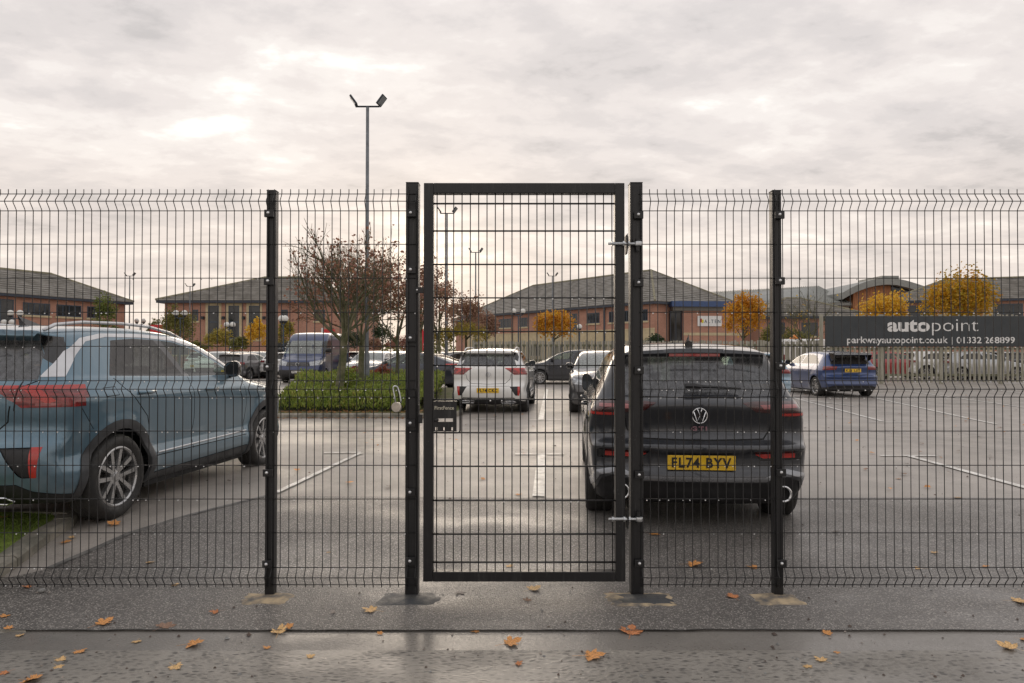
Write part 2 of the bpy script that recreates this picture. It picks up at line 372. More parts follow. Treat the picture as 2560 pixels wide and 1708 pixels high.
MT['black_print'] = simple('black print', (0.012, 0.012, 0.012), 0.4)
MT['plate_y'] = M('yellow plate', (0.80, 0.50, 0.018), 0.22, var=0.08, vs_=9, coat=0.5)
MT['plate_w'] = M('white plate', (0.75, 0.75, 0.72), 0.25, var=0.06, vs_=9)
MT['rubber'] = M('tyre rubber', (0.018, 0.018, 0.018), 0.62, var=0.35, vs_=14, bump=0.25, bs=90, col2=(0.035, 0.033, 0.03))
MT['plastic'] = M('black plastic', (0.022, 0.022, 0.024), 0.48, var=0.3, vs_=7, bump=0.1, bs=200)
MT['gloss_black'] = M('gloss black trim', (0.008, 0.008, 0.009), 0.08, var=0.2, coat=0.8)
MT['arch'] = M('dark grey cladding', (0.055, 0.058, 0.062), 0.5, var=0.3, vs_=6, bump=0.1, bs=200)
MT['under'] = M('underbody black', (0.01, 0.01, 0.01), 0.8)
MT['cabin'] = M('cabin trim', (0.03, 0.03, 0.032), 0.7, var=0.2)
MT['seat'] = M('seat cloth', (0.045, 0.045, 0.048), 0.85, var=0.25, vs_=12)
MT['chrome'] = M('chrome', (0.80, 0.81, 0.82), 0.10, 1.0, 0.05)
MT['silver'] = M('satin silver', (0.66, 0.67, 0.69), 0.38, 0.45, 0.08)
MT['rim'] = M('machined alloy', (0.50, 0.50, 0.50), 0.30, 0.9, 0.2, 12)
MT['rim_dark'] = M('dark alloy', (0.05, 0.05, 0.052), 0.35, 0.6, 0.2, 12)
MT['disc'] = M('brake disc', (0.22, 0.21, 0.2), 0.4, 0.8, 0.2)
MT['lamp_red'] = M('red lamp lens', (0.24, 0.022, 0.022), 0.12, var=0.55, vs_=9, coat=1.0, stretch=(1, 1, 5))
MT['lamp_bright'] = M('bright red lens', (0.50, 0.03, 0.022), 0.12, var=0.1, coat=1.0)
MT['lamp_dark'] = M('smoked red lens', (0.06, 0.012, 0.012), 0.1, var=0.4, vs_=8, coat=1.0)
MT['lamp_clear'] = M('headlamp lens', (0.40, 0.42, 0.44), 0.12, 0.5, 0.5, 10, coat=1.0, stretch=(1, 1, 4))
MT['lamp_pink'] = M('clear lamp segment', (0.34, 0.10, 0.10), 0.15, var=0.15, coat=1.0)
MT['glass'] = glass('window glass', (0.72, 0.82, 0.77), 0.10, hz=(0.36, 0.40, 0.38))
MT['glass_dark'] = glass('privacy glass', (0.14, 0.14, 0.14), 0.20, hz=(0.22, 0.21, 0.20))
MT['glass_film_sheen'] = glass('rain film and painted sheen glass', (0.28, 0.33, 0.31), 0.34, 0.05, hz=(0.30, 0.31, 0.33))  # pale hz paints a reflection into the rain film
MT['p_blue'] = paint('blue grey paint', (0.115, 0.200, 0.262), 0.5, dirt=(0.24, 0.28, 0.30), dirt_amt=0.45)
MT['p_black'] = paint('near black paint', (0.026, 0.029, 0.036), 0.3, dirt=(0.17, 0.17, 0.175), dirt_amt=0.25)
MT['p_white'] = paint('white paint', (0.80, 0.80, 0.78), 0.0, dirt=(0.50, 0.48, 0.44), dirt_amt=0.3)
MT['p_van'] = paint('navy van paint', (0.022, 0.040, 0.115), 0.2, dirt_amt=0.15)
MT['p_ford'] = paint('blue hatchback paint', (0.028, 0.062, 0.19), 0.3, dirt_amt=0.35)
MT['p_navy'] = paint('dark navy paint', (0.030, 0.036, 0.052), 0.4, dirt_amt=0.2)
MT['p_grey'] = paint('mid grey paint', (0.16, 0.16, 0.165), 0.5)
MT['p_two'] = paint('dark metallic grey paint', (0.085, 0.087, 0.095), 0.45)
MT['p_silver'] = paint('silver paint', (0.42, 0.43, 0.44), 0.6)
MT['p_red'] = paint('red paint', (0.38, 0.02, 0.025), 0.1)
MT['p_sky'] = paint('pale blue paint', (0.25, 0.36, 0.45), 0.4)
MT['p_char'] = paint('charcoal paint', (0.040, 0.042, 0.05), 0.4, dirt_amt=0.2)
MT['apron'] = asphalt('coarse asphalt apron', (0.120, 0.112, 0.104), (0.62, 0.58, 0.53), 95, 1.0, 0.95, 0.5, 0.44, 0.70, 0.50, 0.32, 0.88, film=0.28, cpow=1.15)
MT['lot'] = asphalt('car park asphalt', (0.315, 0.288, 0.258), (0.55, 0.51, 0.47), 85, 0.6, 0.30, 0.22, 0.42, 0.72, 0.50, 0.36, 0.94, film=0.28)
MT['road'] = asphalt('wet road asphalt', (0.240, 0.223, 0.197), (0.040, 0.038, 0.036), 46, 1.0, 0.9, 0.9, 0.42, 0.60, 0.50, 0.32, 0.92, squash=(0.6, 1.15, 1), film=0.26, cpow=1.6)
MT['gutter'] = asphalt('smooth wet gutter', (0.185, 0.172, 0.155), (0.3, 0.28, 0.26), 80, 0.3, 0.18, 0.8, 0.36, 0.56, 0.44, 0.30, 0.95, film=0.30)
MT['kerb'] = M('weathered kerb concrete', (0.27, 0.25, 0.21), 0.8, var=0.4, vs_=5, bump=0.5, bs=70, col2=(0.13, 0.125, 0.10))
MT['footing'] = M('sandy concrete', (0.42, 0.33, 0.21), 0.8, var=0.4, vs_=9, bump=0.5, bs=60, col2=(0.10, 0.10, 0.10))
MT['footing_dark'] = M('tarred concrete', (0.045, 0.048, 0.052), 0.55, var=0.3, vs_=8, bump=0.5, bs=60, col2=(0.085, 0.085, 0.08))
MT['line'] = M('worn white road paint', (0.76, 0.75, 0.71), 0.4, var=0.3, vs_=7, bump=0.15, bs=120, col2=(0.50, 0.48, 0.44))
MT['soil'] = M('leafy soil', (0.10, 0.085, 0.04), 0.9, var=0.5, vs_=3, bump=0.6, bs=30, col2=(0.075, 0.095, 0.018))
MT['turf'] = M('mossy turf', (0.15, 0.21, 0.03), 0.9, var=0.4, vs_=9, bump=0.7, bs=60, col2=(0.09, 0.12, 0.02))
MT['timber'] = M('weathered timber', (0.37, 0.35, 0.30), 0.8, var=0.3, vs_=3.0, bump=0.3, bs=30, col2=(0.24, 0.235, 0.17), stretch=(6, 6, 0.6))
MT['rail'] = M('mossy timber rail', (0.20, 0.20, 0.13), 0.85, var=0.4, vs_=4, bump=0.3, bs=30)
MT['sign'] = M('dark grey sign board', (0.032, 0.040, 0.046), 0.42, var=0.10, vs_=1.2)
MT['post_grey'] = M('grey painted column', (0.17, 0.19, 0.21), 0.45, 0.3, 0.2, 4)
MT['brick'] = brickmat('red brick', (0.50, 0.235, 0.16), (0.42, 0.185, 0.125), (0.45, 0.37, 0.30))
MT['cream'] = M('cream stone', (0.56, 0.47, 0.30), 0.8, var=0.12, vs_=2)
MT['slate'] = M('grey roof tile', (0.27, 0.26, 0.24), 0.5, var=0.4, vs_=0.9, col2=(0.19, 0.18, 0.16), bump=0.3, bs=12)
MT['ridge'] = M('pale ridge tile', (0.25, 0.23, 0.15), 0.7, var=0.3, vs_=3)
MT['fascia'] = M('dark fascia', (0.035, 0.045, 0.065), 0.5, var=0.1)
MT['fascia_blue'] = M('blue fascia', (0.045, 0.085, 0.20), 0.45, var=0.1)
MT['frame_blue'] = M('blue grey window frame', (0.05, 0.075, 0.11), 0.45, var=0.1)
MT['pane'] = M('dark office pane', (0.025, 0.03, 0.034), 0.08, var=0.3, vs_=0.7, spec=0.6)
MT['metal_roof'] = M('ribbed metal roof', (0.27, 0.28, 0.265), 0.5, 0.2, 0.1, 2)
MT['cedar'] = M('cedar cladding', (0.40, 0.17, 0.075), 0.7, var=0.3, vs_=1.5, stretch=(6, 6, 0.5))
MT['bark'] = M('mossy bark', (0.13, 0.12, 0.075), 0.9, var=0.4, vs_=6, bump=0.6, bs=25, col2=(0.075, 0.085, 0.035))
MT['twig'] = M('dark twig', (0.075, 0.062, 0.045), 0.9, var=0.3, vs_=6)
MT['globe'] = M('opal lamp globe', (0.72, 0.72, 0.69), 0.3, var=0.05)
MT['lamp_dk'] = M('dark lamp metal', (0.03, 0.035, 0.045), 0.4, 0.4)
MT['flood'] = M('floodlight glass', (0.25, 0.27, 0.28), 0.2, 0.2)
MT['seam'] = M('pale tar seam', (0.15, 0.145, 0.135), 0.55, var=0.4, vs_=12, bump=0.2, bs=80, col2=(0.07, 0.068, 0.065))
MT['joint'] = M('dark joint', (0.05, 0.048, 0.045), 0.6, var=0.5, vs_=25)
MT['kerb_grey'] = M('grey kerb edge', (0.26, 0.26, 0.25), 0.7, var=0.3, vs_=9, bump=0.4, bs=60)
MT['blade'] = leafmat('grass blades', [(0.12, 0.20, 0.022), (0.17, 0.27, 0.035), (0.23, 0.30, 0.045), (0.12, 0.16, 0.03)], 0.6, 0.3, 2.0)
MT['fascia_soffit'] = M('grey soffit', (0.16, 0.15, 0.13), 0.6, var=0.1)
MT['sign_red'] = simple('red print', (0.45, 0.05, 0.04)); MT['sign_yellow'] = simple('yellow print', (0.70, 0.62, 0.04))
MT['render'] = M('pale render', (0.42, 0.40, 0.35), 0.8, var=0.1, vs_=1)
MT['red_board'] = simple('red board', (0.62, 0.035, 0.04))
MT['flag'] = simple('red flag cloth', (0.65, 0.03, 0.05), 0.8)
MT['orange'] = M('amber beacon', (0.75, 0.25, 0.03), 0.3, var=0.05)
MT['leaf_litter'] = leafmat('fallen leaf litter', [(0.30, 0.12, 0.03), (0.20, 0.08, 0.04), (0.42, 0.22, 0.07), (0.12, 0.06, 0.04)], 0.7, 0.1, 3.0)
for k_, c_ in (('lf_a', (0.72, 0.33, 0.10)), ('lf_b', (0.78, 0.50, 0.22)), ('lf_c', (0.58, 0.22, 0.08)), ('lf_d', (0.30, 0.18, 0.12)), ('lf_e', (0.36, 0.31, 0.27)), ('lf_f', (0.10, 0.07, 0.055))):
    MT[k_] = M('leaf ' + k_, c_, 0.55, var=0.45, vs_=22, bump=0.4, bs=120)

# rows of tiles: the shade line under every course painted into the colour by height
_t = MT['slate'].node_tree; _p = _t.nodes['Principled BSDF']; _b = _p.inputs['Base Color'].links[0].from_socket
_tc = nd(_t, 'ShaderNodeTexCoord').outputs['Object']; _sp = nd(_t, 'ShaderNodeSeparateXYZ'); _t.links.new(_tc, _sp.inputs[0])
_fr = nmath(_t, 'FRACT', nmath(_t, 'MULTIPLY', nmath(_t, 'ADD', _sp.outputs[2], nmath(_t, 'MULTIPLY', nnoise(_t, _tc, 0.8, 2), 0.05)), 4.3))
setin(_t, _p.inputs['Base Color'], nmix(_t, nramp(_t, _fr, 0.50, 0.75, 0.0, 0.38), _b, (0.05, 0.048, 0.045)))
# ---------------------------------------------------------------- cars
def chaikin(P, it=2):
    P = np.array(P, float)
    for _ in range(it):
        Q = np.roll(P, -1, 0); P = np.stack([P * 0.75 + Q * 0.25, P * 0.25 + Q * 0.75], 1).reshape(-1, 2)
    return P
def sdf_poly(px, pz, poly):
    ax, az = poly[:, 0], poly[:, 1]; bx, bz = np.roll(ax, -1), np.roll(az, -1)
    ex, ez = bx - ax, bz - az; wx = px[:, None] - ax; wz = pz[:, None] - az
    t = np.clip((wx * ex + wz * ez) / (ex * ex + ez * ez + 1e-12), 0, 1)
    d = np.sqrt(((wx - ex * t) ** 2 + (wz - ez * t) ** 2).min(1))
    c = (az[None] <= pz[:, None]) != (bz[None] <= pz[:, None])
    xi = ax + (pz[:, None] - az) / np.where(np.abs(ez) < 1e-12, 1e-12, ez) * ex
    ins = (np.sum(c & (px[:, None] < xi), 1) % 2) == 1
    return np.where(ins, -d, d)
def sstep(t): t = np.clip(t, 0, 1); return t * t * (3 - 2 * t)
def in_poly(x, y, P):
    c = False; j = len(P) - 1
    for i in range(len(P)):
        xi, yi = P[i]; xj, yj = P[j]
        if (yi > y) != (yj > y) and x < (xj - xi) * (y - yi) / (yj - yi) + xi: c = not c
        j = i
    return c
class Body:
    def __init__(s, sp, res):
        s.sp = sp; L_, W_, H_ = sp['L'], sp['W'], sp['H']; s.L = L_; s.hw = W_ / 2
        s.poly = chaikin(sp['sil'], 2)
        wt = np.array(sp['wt'], float); zz = np.linspace(0, H_ + 0.3, 220); s.zt = zz
        wv = np.interp(zz, wt[:, 0], wt[:, 1] * s.hw); k = np.ones(3) / 3; s.wv = np.convolve(np.pad(wv, 1, 'edge'), k, 'valid')
        core = np.array([[sp.get('core_x0', 0.55), -0.42, 0.42], [L_ - sp.get('core_x1', 0.75), 0.42, sp.get('core_z', 0.66)]])
        pad = 0.12; lo = np.array([-pad, -s.hw - pad, 0.08]); hi = np.array([L_ + pad, s.hw + pad, H_ + pad])
        nx, ny, nz = [max(4, int(round(v / res))) for v in (L_, W_, H_)]
        X, Y, Z = (np.linspace(lo[i], hi[i], n + 1) for i, n in enumerate((nx, ny, nz)))
        pts, faces = [], []
        def patch(U, V, f):
            n0 = len(pts); a, b = len(U), len(V)
            for u in U:
                for v in V: pts.append(f(u, v))
            for i in range(a - 1):
                for j in range(b - 1):
                    q = n0 + i * b + j; faces.append((q, q + 1, q + b + 1, q + b))
        patch(X, Z, lambda u, v: (u, lo[1], v)); patch(X, Z, lambda u, v: (u, hi[1], v))
        patch(Y, Z, lambda u, v: (lo[0], u, v)); patch(Y, Z, lambda u, v: (hi[0], u, v))
        patch(X, Y, lambda u, v: (u, v, hi[2])); patch(X, Y, lambda u, v: (u, v, lo[2]))
        P = np.array(pts); C = np.clip(P, core[0], core[1])
        # march from outside inwards, then bisect
        K = 26; ts = np.linspace(0, 1, K); t_out = np.zeros(len(P)); t_in = np.ones(len(P)); found = np.zeros(len(P), bool)
        for i in range(1, K):
            q = P + (C - P) * ts[i]; ins = s.f(q) < 0; new = ins & ~found
            t_out[new] = ts[i - 1]; t_in[new] = ts[i]; found |= ins
            if found.all(): break
        for _ in range(16):
            tm = (t_out + t_in) / 2; ins = s.f(P + (C - P) * tm[:, None]) < 0
            t_in = np.where(ins, tm, t_in); t_out = np.where(ins, t_out, tm)
        Q = P + (C - P) * t_in[:, None]
        bm = s.bm = bmesh.new(); vs_ = [bm.verts.new(q) for q in Q]
        for f in faces: bm.faces.new([vs_[i] for i in f])
        bmesh.ops.remove_doubles(bm, verts=bm.verts, dist=1e-4)
        bmesh.ops.recalc_face_normals(bm, faces=bm.faces)
        s.lay = bm.faces.layers.int.new('tag'); s.names = {0: None}; s.n = 0
    def f(s, q):
        sp = s.sp; x, y, z = q[:, 0], q[:, 1], q[:, 2]; a = np.abs(y) / s.hw
        t = x / s.L; wr = sstep((0.42 - t) / 0.42); wf = sstep((t - 0.55) / 0.45)
        b = a ** 2.6
        xs = x - (sp.get('bow_r', 0.16) * b) * wr + (sp.get('bow_f', 0.30) * b) * wf
        zs = z + sp.get('crown', 0.06) * a * a * sstep((z - 0.6) / 0.4)
        f1 = sdf_poly(xs, zs, s.poly)
        zb = z - sp.get('belt_slope', 0.0) * (s.L * 0.5 - x)
        w = np.interp(zb, s.zt, s.wv)
        xr, xf = 0.75, 1.25; gh = sstep((z - 0.85) / 0.3)
        w = w - (sp.get('tap_r', 0.07) + gh * sp.get('tap_rg', 0.03)) * np.clip((xr - x) / xr, 0, 1) ** 1.8 - (sp.get('tap_f', 0.14) + gh * sp.get('tap_fg', 0.10)) * np.clip((x - (s.L - xf)) / xf, 0, 1) ** 1.8
        w = w - sp.get('gh_taper', 0.05) * gh * np.clip((x - s.L * 0.5) / (s.L * 0.3), 0, 1) ** 2
        for wx in (sp['xr'], sp['xf']):
            r = np.hypot(x - wx, z - sp['rw']); w = w + sp.get('flare', 0.016) * np.exp(-((r - sp['rw'] * 1.22) / 0.08) ** 2) * sstep((sp['rw'] * 2.2 - r) / 0.3)
        for (cz, cw, dep) in sp.get('crease', []):
            w = w - dep * np.exp(-((z - cz) / cw) ** 2) * sstep((x - 0.3) / 0.5) * sstep((s.L - 0.6 - x) / 0.5)
        f2 = np.abs(y) - w
        k = sp.get('k', 0.07); h = np.maximum(k - np.abs(f1 - f2), 0) / k
        return np.maximum(f1, f2) + h * h * k * 0.25
    def _pr(s, c, view):
        return (c.x, c.z) if view == 'side' else (c.y, c.z) if view in ('rear', 'front') else (c.x, c.y)
    def cut(s, name, mat, view, poly, lim=None, mirror=None, off=0.0, skirt=0.0, over=True, pred=None):
        """cut a polygon given in a side, rear, front or top view out of the skin"""
        if mirror is None: mirror = (view != 'side')
        if lim is None:
            lim = {'side': lambda c, n: abs(n.y) > 0.25, 'rear': lambda c, n: n.x < -0.12 and c.x < s.L * 0.33,
                   'front': lambda c, n: n.x > 0.10 and c.x > s.L * 0.6, 'top': lambda c, n: n.z > 0.3}[view]
        s.n += 1; s.names[s.n] = (name, mat, off, skirt); res = []
        polys = [poly] + ([[(-p[0], p[1]) for p in poly]] if mirror and view != 'top' else [[(p[0], -p[1]) for p in poly]] if mirror else [])
        bm = s.bm; ax = {'side': Vector((0, 1, 0)), 'rear': Vector((1, 0, 0)), 'front': Vector((1, 0, 0)), 'top': Vector((0, 0, 1))}[view]
        for P in polys:
            x0, x1 = min(p[0] for p in P) - 0.02, max(p[0] for p in P) + 0.02
            y0, y1 = min(p[1] for p in P) - 0.02, max(p[1] for p in P) + 0.02
            def near(f_):
                c = f_.calc_center_median()
                if not lim(c, f_.normal): return False
                u = [s._pr(v.co, view) for v in f_.verts]
                return max(q[0] for q in u) > x0 and min(q[0] for q in u) < x1 and max(q[1] for q in u) > y0 and min(q[1] for q in u) < y1
            cand = [f_ for f_ in bm.faces if near(f_)]
            for i in range(len(P)):
                a, b = P[i], P[(i + 1) % len(P)]
                if math.hypot(b[0] - a[0], b[1] - a[1]) < 1e-6: continue
                d = (b[0] - a[0], b[1] - a[1]); n2 = (-d[1], d[0])
                def v3(u): return Vector((u[0], 0, u[1])) if view == 'side' else Vector((0, u[0], u[1])) if view in ('rear', 'front') else Vector((u[0], u[1], 0))
                ex0, ex1 = min(a[0], b[0]) - 0.002, max(a[0], b[0]) + 0.002; ey0, ey1 = min(a[1], b[1]) - 0.002, max(a[1], b[1]) + 0.002
                sel = []
                for f_ in cand:
                    if not f_.is_valid: continue
                    u = [s._pr(v.co, view) for v in f_.verts]
                    if max(q[0] for q in u) < ex0 or min(q[0] for q in u) > ex1 or max(q[1] for q in u) < ey0 or min(q[1] for q in u) > ey1: continue
                    sd_ = [(q[0] - a[0]) * n2[0] + (q[1] - a[1]) * n2[1] for q in u]
                    if min(sd_) < -1e-7 and max(sd_) > 1e-7: sel.append(f_)
                if not sel: continue
                es = list({e for f_ in sel for e in f_.edges}); vv = list({v for f_ in sel for v in f_.verts})
                r = bmesh.ops.bisect_plane(bm, geom=sel + es + vv, dist=1e-5, plane_co=v3(a), plane_no=v3(n2))
                old = set(cand); cand = [f_ for f_ in cand if f_.is_valid] + [f_ for f_ in r['geom'] if isinstance(f_, bmesh.types.BMFace) and f_.is_valid and f_ not in old]
            for f_ in cand:
                if not f_.is_valid: continue
                c = f_.calc_center_median()
                if in_poly(*s._pr(c, view), P) and (over or f_[s.lay] == 0) and (pred is None or pred(c, f_.normal)): f_[s.lay] = s.n; res.append(f_)
        return res
    def gap(s, view, pts, w=0.009, lim=None, mirror=None, name='panel_gap', mat=None, closed=False, off=-0.004):
        P = [Vector(p) for p in pts]; n = len(P)
        tag0 = None
        for i in range(n if closed else n - 1):
            a, b = P[i], P[(i + 1) % n]; d = (b - a).normalized(); q = Vector((-d.y, d.x)) * w / 2; e = d * w * 0.3
            s.cut(name, mat or MT['under'], view, [tuple(a - q - e), tuple(b - q + e), tuple(b + q + e), tuple(a + q - e)], lim, mirror, off)
    def kill(s, view, poly, lim):
        fs = s.cut('_kill', None, view, poly, lim, False); bmesh.ops.delete(s.bm, geom=[f_ for f_ in fs if f_.is_valid], context='FACES'); s.names[s.n] = ('_kill', None, 0, 0)
    def emit(s, root, paint_mat, shift):
        bm = s.bm; bm.normal_update(); s.bm.verts.index_update()
        co = np.array([v.co for v in bm.verts]); e = 0.006
        gx = np.stack([s.f(co + np.eye(3)[i] * e) - s.f(co - np.eye(3)[i] * e) for i in range(3)], 1)
        gx /= np.linalg.norm(gx, axis=1, keepdims=True) + 1e-9
        groups = {}; seen = set()
        for f_ in bm.faces:
            t = f_[s.lay]; nm = s.names[t]
            if nm is None or nm[0] == 'panel_gap':
                groups.setdefault(('body', 0) if nm is None else (nm[0], nm[1].name), (t, []))[1].append(f_); continue
            if f_ in seen: continue
            comp, stack = [], [f_]; seen.add(f_)
            while stack:
                c = stack.pop(); comp.append(c)
                for e_ in c.edges:
                    for k2 in e_.link_faces:
                        if k2[s.lay] == t and k2 not in seen: seen.add(k2); stack.append(k2)
            groups[(nm[0], t, f_.index, len(groups))] = (t, comp)
        made = {}
        for key, (t, fs) in groups.items():
            nm = s.names[t]; off, skirt, mat, name = (0, 0, paint_mat, 'body') if nm is None else (nm[2], nm[3], nm[1], nm[0])
            ids = {}; V = []; N = []; FF = []
            for f_ in fs:
                q = []
                for v in f_.verts:
                    if v.index not in ids: ids[v.index] = len(V); V.append(co[v.index] + gx[v.index] * off - np.array([shift, 0, 0])); N.append(gx[v.index])
                    q.append(ids[v.index])
                FF.append(q)
            if skirt:
                fset = set(fs)
                for f_ in fs:
                    vl = list(f_.verts)
                    for i, lp in enumerate(f_.loops):
                        ed = lp.edge
                        if sum(1 for k2 in ed.link_faces if k2 in fset) == 1:
                            a, b = lp.vert.index, lp.link_loop_next.vert.index; n0 = len(V)
                            for idx in (a, b): V.append(co[idx] + gx[idx] * off - np.array([shift, 0, 0])); N.append(gx[idx])
                            for idx in (b, a): V.append(co[idx] + gx[idx] * (off - skirt) - np.array([shift, 0, 0])); N.append(gx[idx])
                            FF.append([n0 + 1, n0, n0 + 3, n0 + 2])
            me = bpy.data.meshes.new(name); me.from_pydata([tuple(v) for v in V], [], FF); me.materials.append(mat); me.shade_smooth()
            try: me.normals_split_custom_set_from_vertices([tuple(n) for n in N])
            except Exception: pass
            o = link(name, me, None, root); made.setdefault(name, []).append(o)
            if name == 'panel_gap': o['kind'] = 'stuff'
        bm.free(); return made

def rim_mesh(rw, style='five', dark=False, wd=0.21):
    mb = MB(); ro = rw * 0.70; yo = wd / 2
    mb.lathe([(ro * 1.03, yo - 0.004), (ro * 0.97, yo + 0.002), (ro * 0.925, yo - 0.008), (ro * 0.90, yo - 0.05), (ro * 0.88, -yo + 0.02)], 32)
    k = {'five': 5, 'twin': 5, 'seven': 7}[style]
    for i in range(k):
        for s_ in ((-1, 1) if style != 'seven' else (0,)):
            a = 2 * math.pi * i / k + math.pi / 2
            w0, w1 = (0.036, 0.044) if style == 'twin' else (0.026, 0.040)
            M_ = Matrix.Rotation(-a, 4, 'Y')
            sp_ = (0.022, 0.058) if style == 'twin' else (0.016, 0.052)
            z0, z1 = (s_ * sp_[0], s_ * sp_[1]) if s_ else (0, 0)
            pts = [(0.04, z0 - w0 / 2), (ro * 0.93, z1 - w1 / 2), (ro * 0.93, z1 + w1 / 2), (0.04, z0 + w0 / 2)]
            yo_ = yo - 0.012
            v = [M_ @ Vector((p[0], yo_ - 0.035 + 0.0 * p[0], p[1])) for p in pts] + [M_ @ Vector((p[0] * (1 if j in (1, 2) else 1), yo_ - (0.012 if j in (0, 3) else 0.0), p[1] * 0.8 + (z0 if j in (0, 3) else z1) * 0.2)) for j, p in enumerate(pts)]
            mb.add(v, [(0, 1, 2, 3), (7, 6, 5, 4), (0, 4, 5, 1), (1, 5, 6, 2), (2, 6, 7, 3), (3, 7, 4, 0)])
    mb.lathe([(0.0, yo - 0.015), (0.028, yo - 0.015), (0.034, yo - 0.022), (0.062, yo - 0.03), (0.066, yo - 0.06)], 20)
    return mb
_wheel_cache = {}
def wheel(root, x, y, rw, side, style='five', mat='rim'):
    """side +1 left, -1 right (outer face looks along side*y)"""
    key = (round(rw, 3), style, mat)
    if key not in _wheel_cache:
        wd = 0.22
        t = MB(); t.lathe([(rw * 0.70, -wd / 2 + 0.01), (rw * 0.74, -wd / 2), (rw * 0.90, -wd / 2 - 0.006), (rw * 0.975, -wd / 2 + 0.018), (rw, -wd / 2 + 0.045), (rw, -0.03), (rw * 0.985, -0.026), (rw * 0.985, -0.018), (rw, -0.014), (rw, 0.014), (rw * 0.985, 0.018), (rw * 0.985, 0.026), (rw, 0.03), (rw, wd / 2 - 0.045), (rw * 0.975, wd / 2 - 0.018), (rw * 0.90, wd / 2 + 0.006), (rw * 0.82, wd / 2 + 0.008), (rw * 0.74, wd / 2), (rw * 0.70, wd / 2 - 0.01)], 48)
        d = MB(); d.lathe([(0.0, 0.0), (rw * 0.46, 0.0), (rw * 0.46, -0.02), (0, -0.02)], 24); d.box(rw * 0.28, rw * 0.52, -0.04, 0.035, -0.09, 0.09)
        d.lathe([(0.0, -0.03), (rw * 0.68, -0.03)], 24)
        _wheel_cache[key] = (rim_mesh(rw, style).mesh('wheel', MT[mat]), t.mesh('tyre', MT['rubber'], True), d.mesh('brake_disc', MT['disc']))
        _wheel_cache[key][0].shade_smooth(); _wheel_cache[key][0].set_sharp_from_angle(angle=R(28))
        _wheel_cache[key][1].set_sharp_from_angle(angle=R(50))
    a, b, c = _wheel_cache[key]
    o = link('wheel', a, None, root, (x, y, rw - 0.004), (0, 0, 0 if side > 0 else math.pi)); o.rotation_euler[1] = rnd.uniform(0, 6)
    link('tyre', b, None, o); link('brake_disc', c, None, o)
    return o
def emblem(root, loc, r, facing, mat, name='badge'):
    """ring with a V over a W; facing: -1 looks to the rear (-x), +1 to the front"""
    mb = MB(); th = r * 0.10
    mb.tube([(0, r * math.cos(a), r * math.sin(a)) for a in [2 * math.pi * i / 28 for i in range(28)]], th * 0.8, 6, closed=True)
    def st(p): mb.tube([(0, x * r, z * r) for x, z in p], th * 0.85, 5)
    st([(-0.30, 0.88), (0.0, 0.12), (0.30, 0.88)])
    st([(-0.78, 0.50), (-0.36, -0.82), (0.0, 0.0), (0.36, -0.82), (0.78, 0.50)])
    return mb.build(name, mat, root, loc, smooth=True)
def number_plate(root, loc, txt, yellow, facing, w=0.52, h=0.111, tilt=0.0):
    p = MB(); p.box(-0.006, 0.0, -w / 2, w / 2, -h / 2, h / 2)
    o = p.build('number_plate', MT['plate_y' if yellow else 'plate_w'], root, loc, (0, tilt, 0 if facing < 0 else math.pi), bevel=0.003)
    if txt:
        me = text_mesh(txt, 0.113, 0.0008, 0.0028, spacing=1.16); me.materials.append(MT['black_print'])
        xs = [v.co.x for v in me.vertices]; wx = max(xs) - min(xs); cx_ = (max(xs) + min(xs)) / 2; k = 0.455 * w / 0.52 / wx
        ys = [v.co.y for v in me.vertices]; hy = max(ys) - min(ys); cy_ = (max(ys) + min(ys)) / 2; ky = 0.079 * h / 0.111 / hy
        for v in me.vertices: v.co = Vector((-0.0085 + v.co.z * 0.3, -(v.co.x - cx_) * k, (v.co.y - cy_) * ky))
        link('lettering', me, None, o)
    return o
def mirror_part(root, x, y, z, side, mat, sz=1.0, hy=.095, hz=.085):
    """door mirror: a housing rounded in front, cut off flat at the glass, on a short foot"""
    n = 16; rows = [(-0.030, 0.96), (-0.010, 1.0), (0.030, 0.95), (0.065, 0.78), (0.090, 0.50), (0.100, 0.18)]; vs_ = []
    hy, hz = hy * sz, hz * sz; yc = y - side * 0.03
    def ring(dx, k, dy=0.0):
        P = []
        for j in range(n):
            b = 2 * math.pi * j / n; u, v_ = math.cos(b), math.sin(b); u = math.copysign(abs(u) ** .72, u); v_ = math.copysign(abs(v_) ** .72, v_)
            P.append((x + dx * sz - side * u * side * 0.012, yc + side * (u * hy * k + dy), z + v_ * hz * k * (1 - 0.22 * (1 - u) * .5) + 0.006 * u))
        return P
    for dx, k in rows: vs_ += ring(dx, k)
    m = len(rows); mb = MB(); mb.add(vs_, [(i * n + j, (i + 1) * n + j, (i + 1) * n + (j + 1) % n, i * n + (j + 1) % n) for i in range(m - 1) for j in range(n)] + [tuple((m - 1) * n + j for j in range(n))])
    o = mb.build('door_mirror', mat, root, smooth=True, auto=45)
    st = MB(); st.prism_y([(x - 0.02, z - 0.085), (x + 0.06, z - 0.085), (x + 0.05, z - 0.05), (x - 0.005, z - 0.05)], min(yc - side * 0.17, yc - side * .01), max(yc - side * 0.17, yc - side * .01)); st.build('mirror_foot', MT['plastic'], o)
    gl_ = MB(); gl_.add(ring(-0.026, 0.90), [tuple(range(n))]); gl_.build('mirror_glass', MT['mirror'], o)
    return o
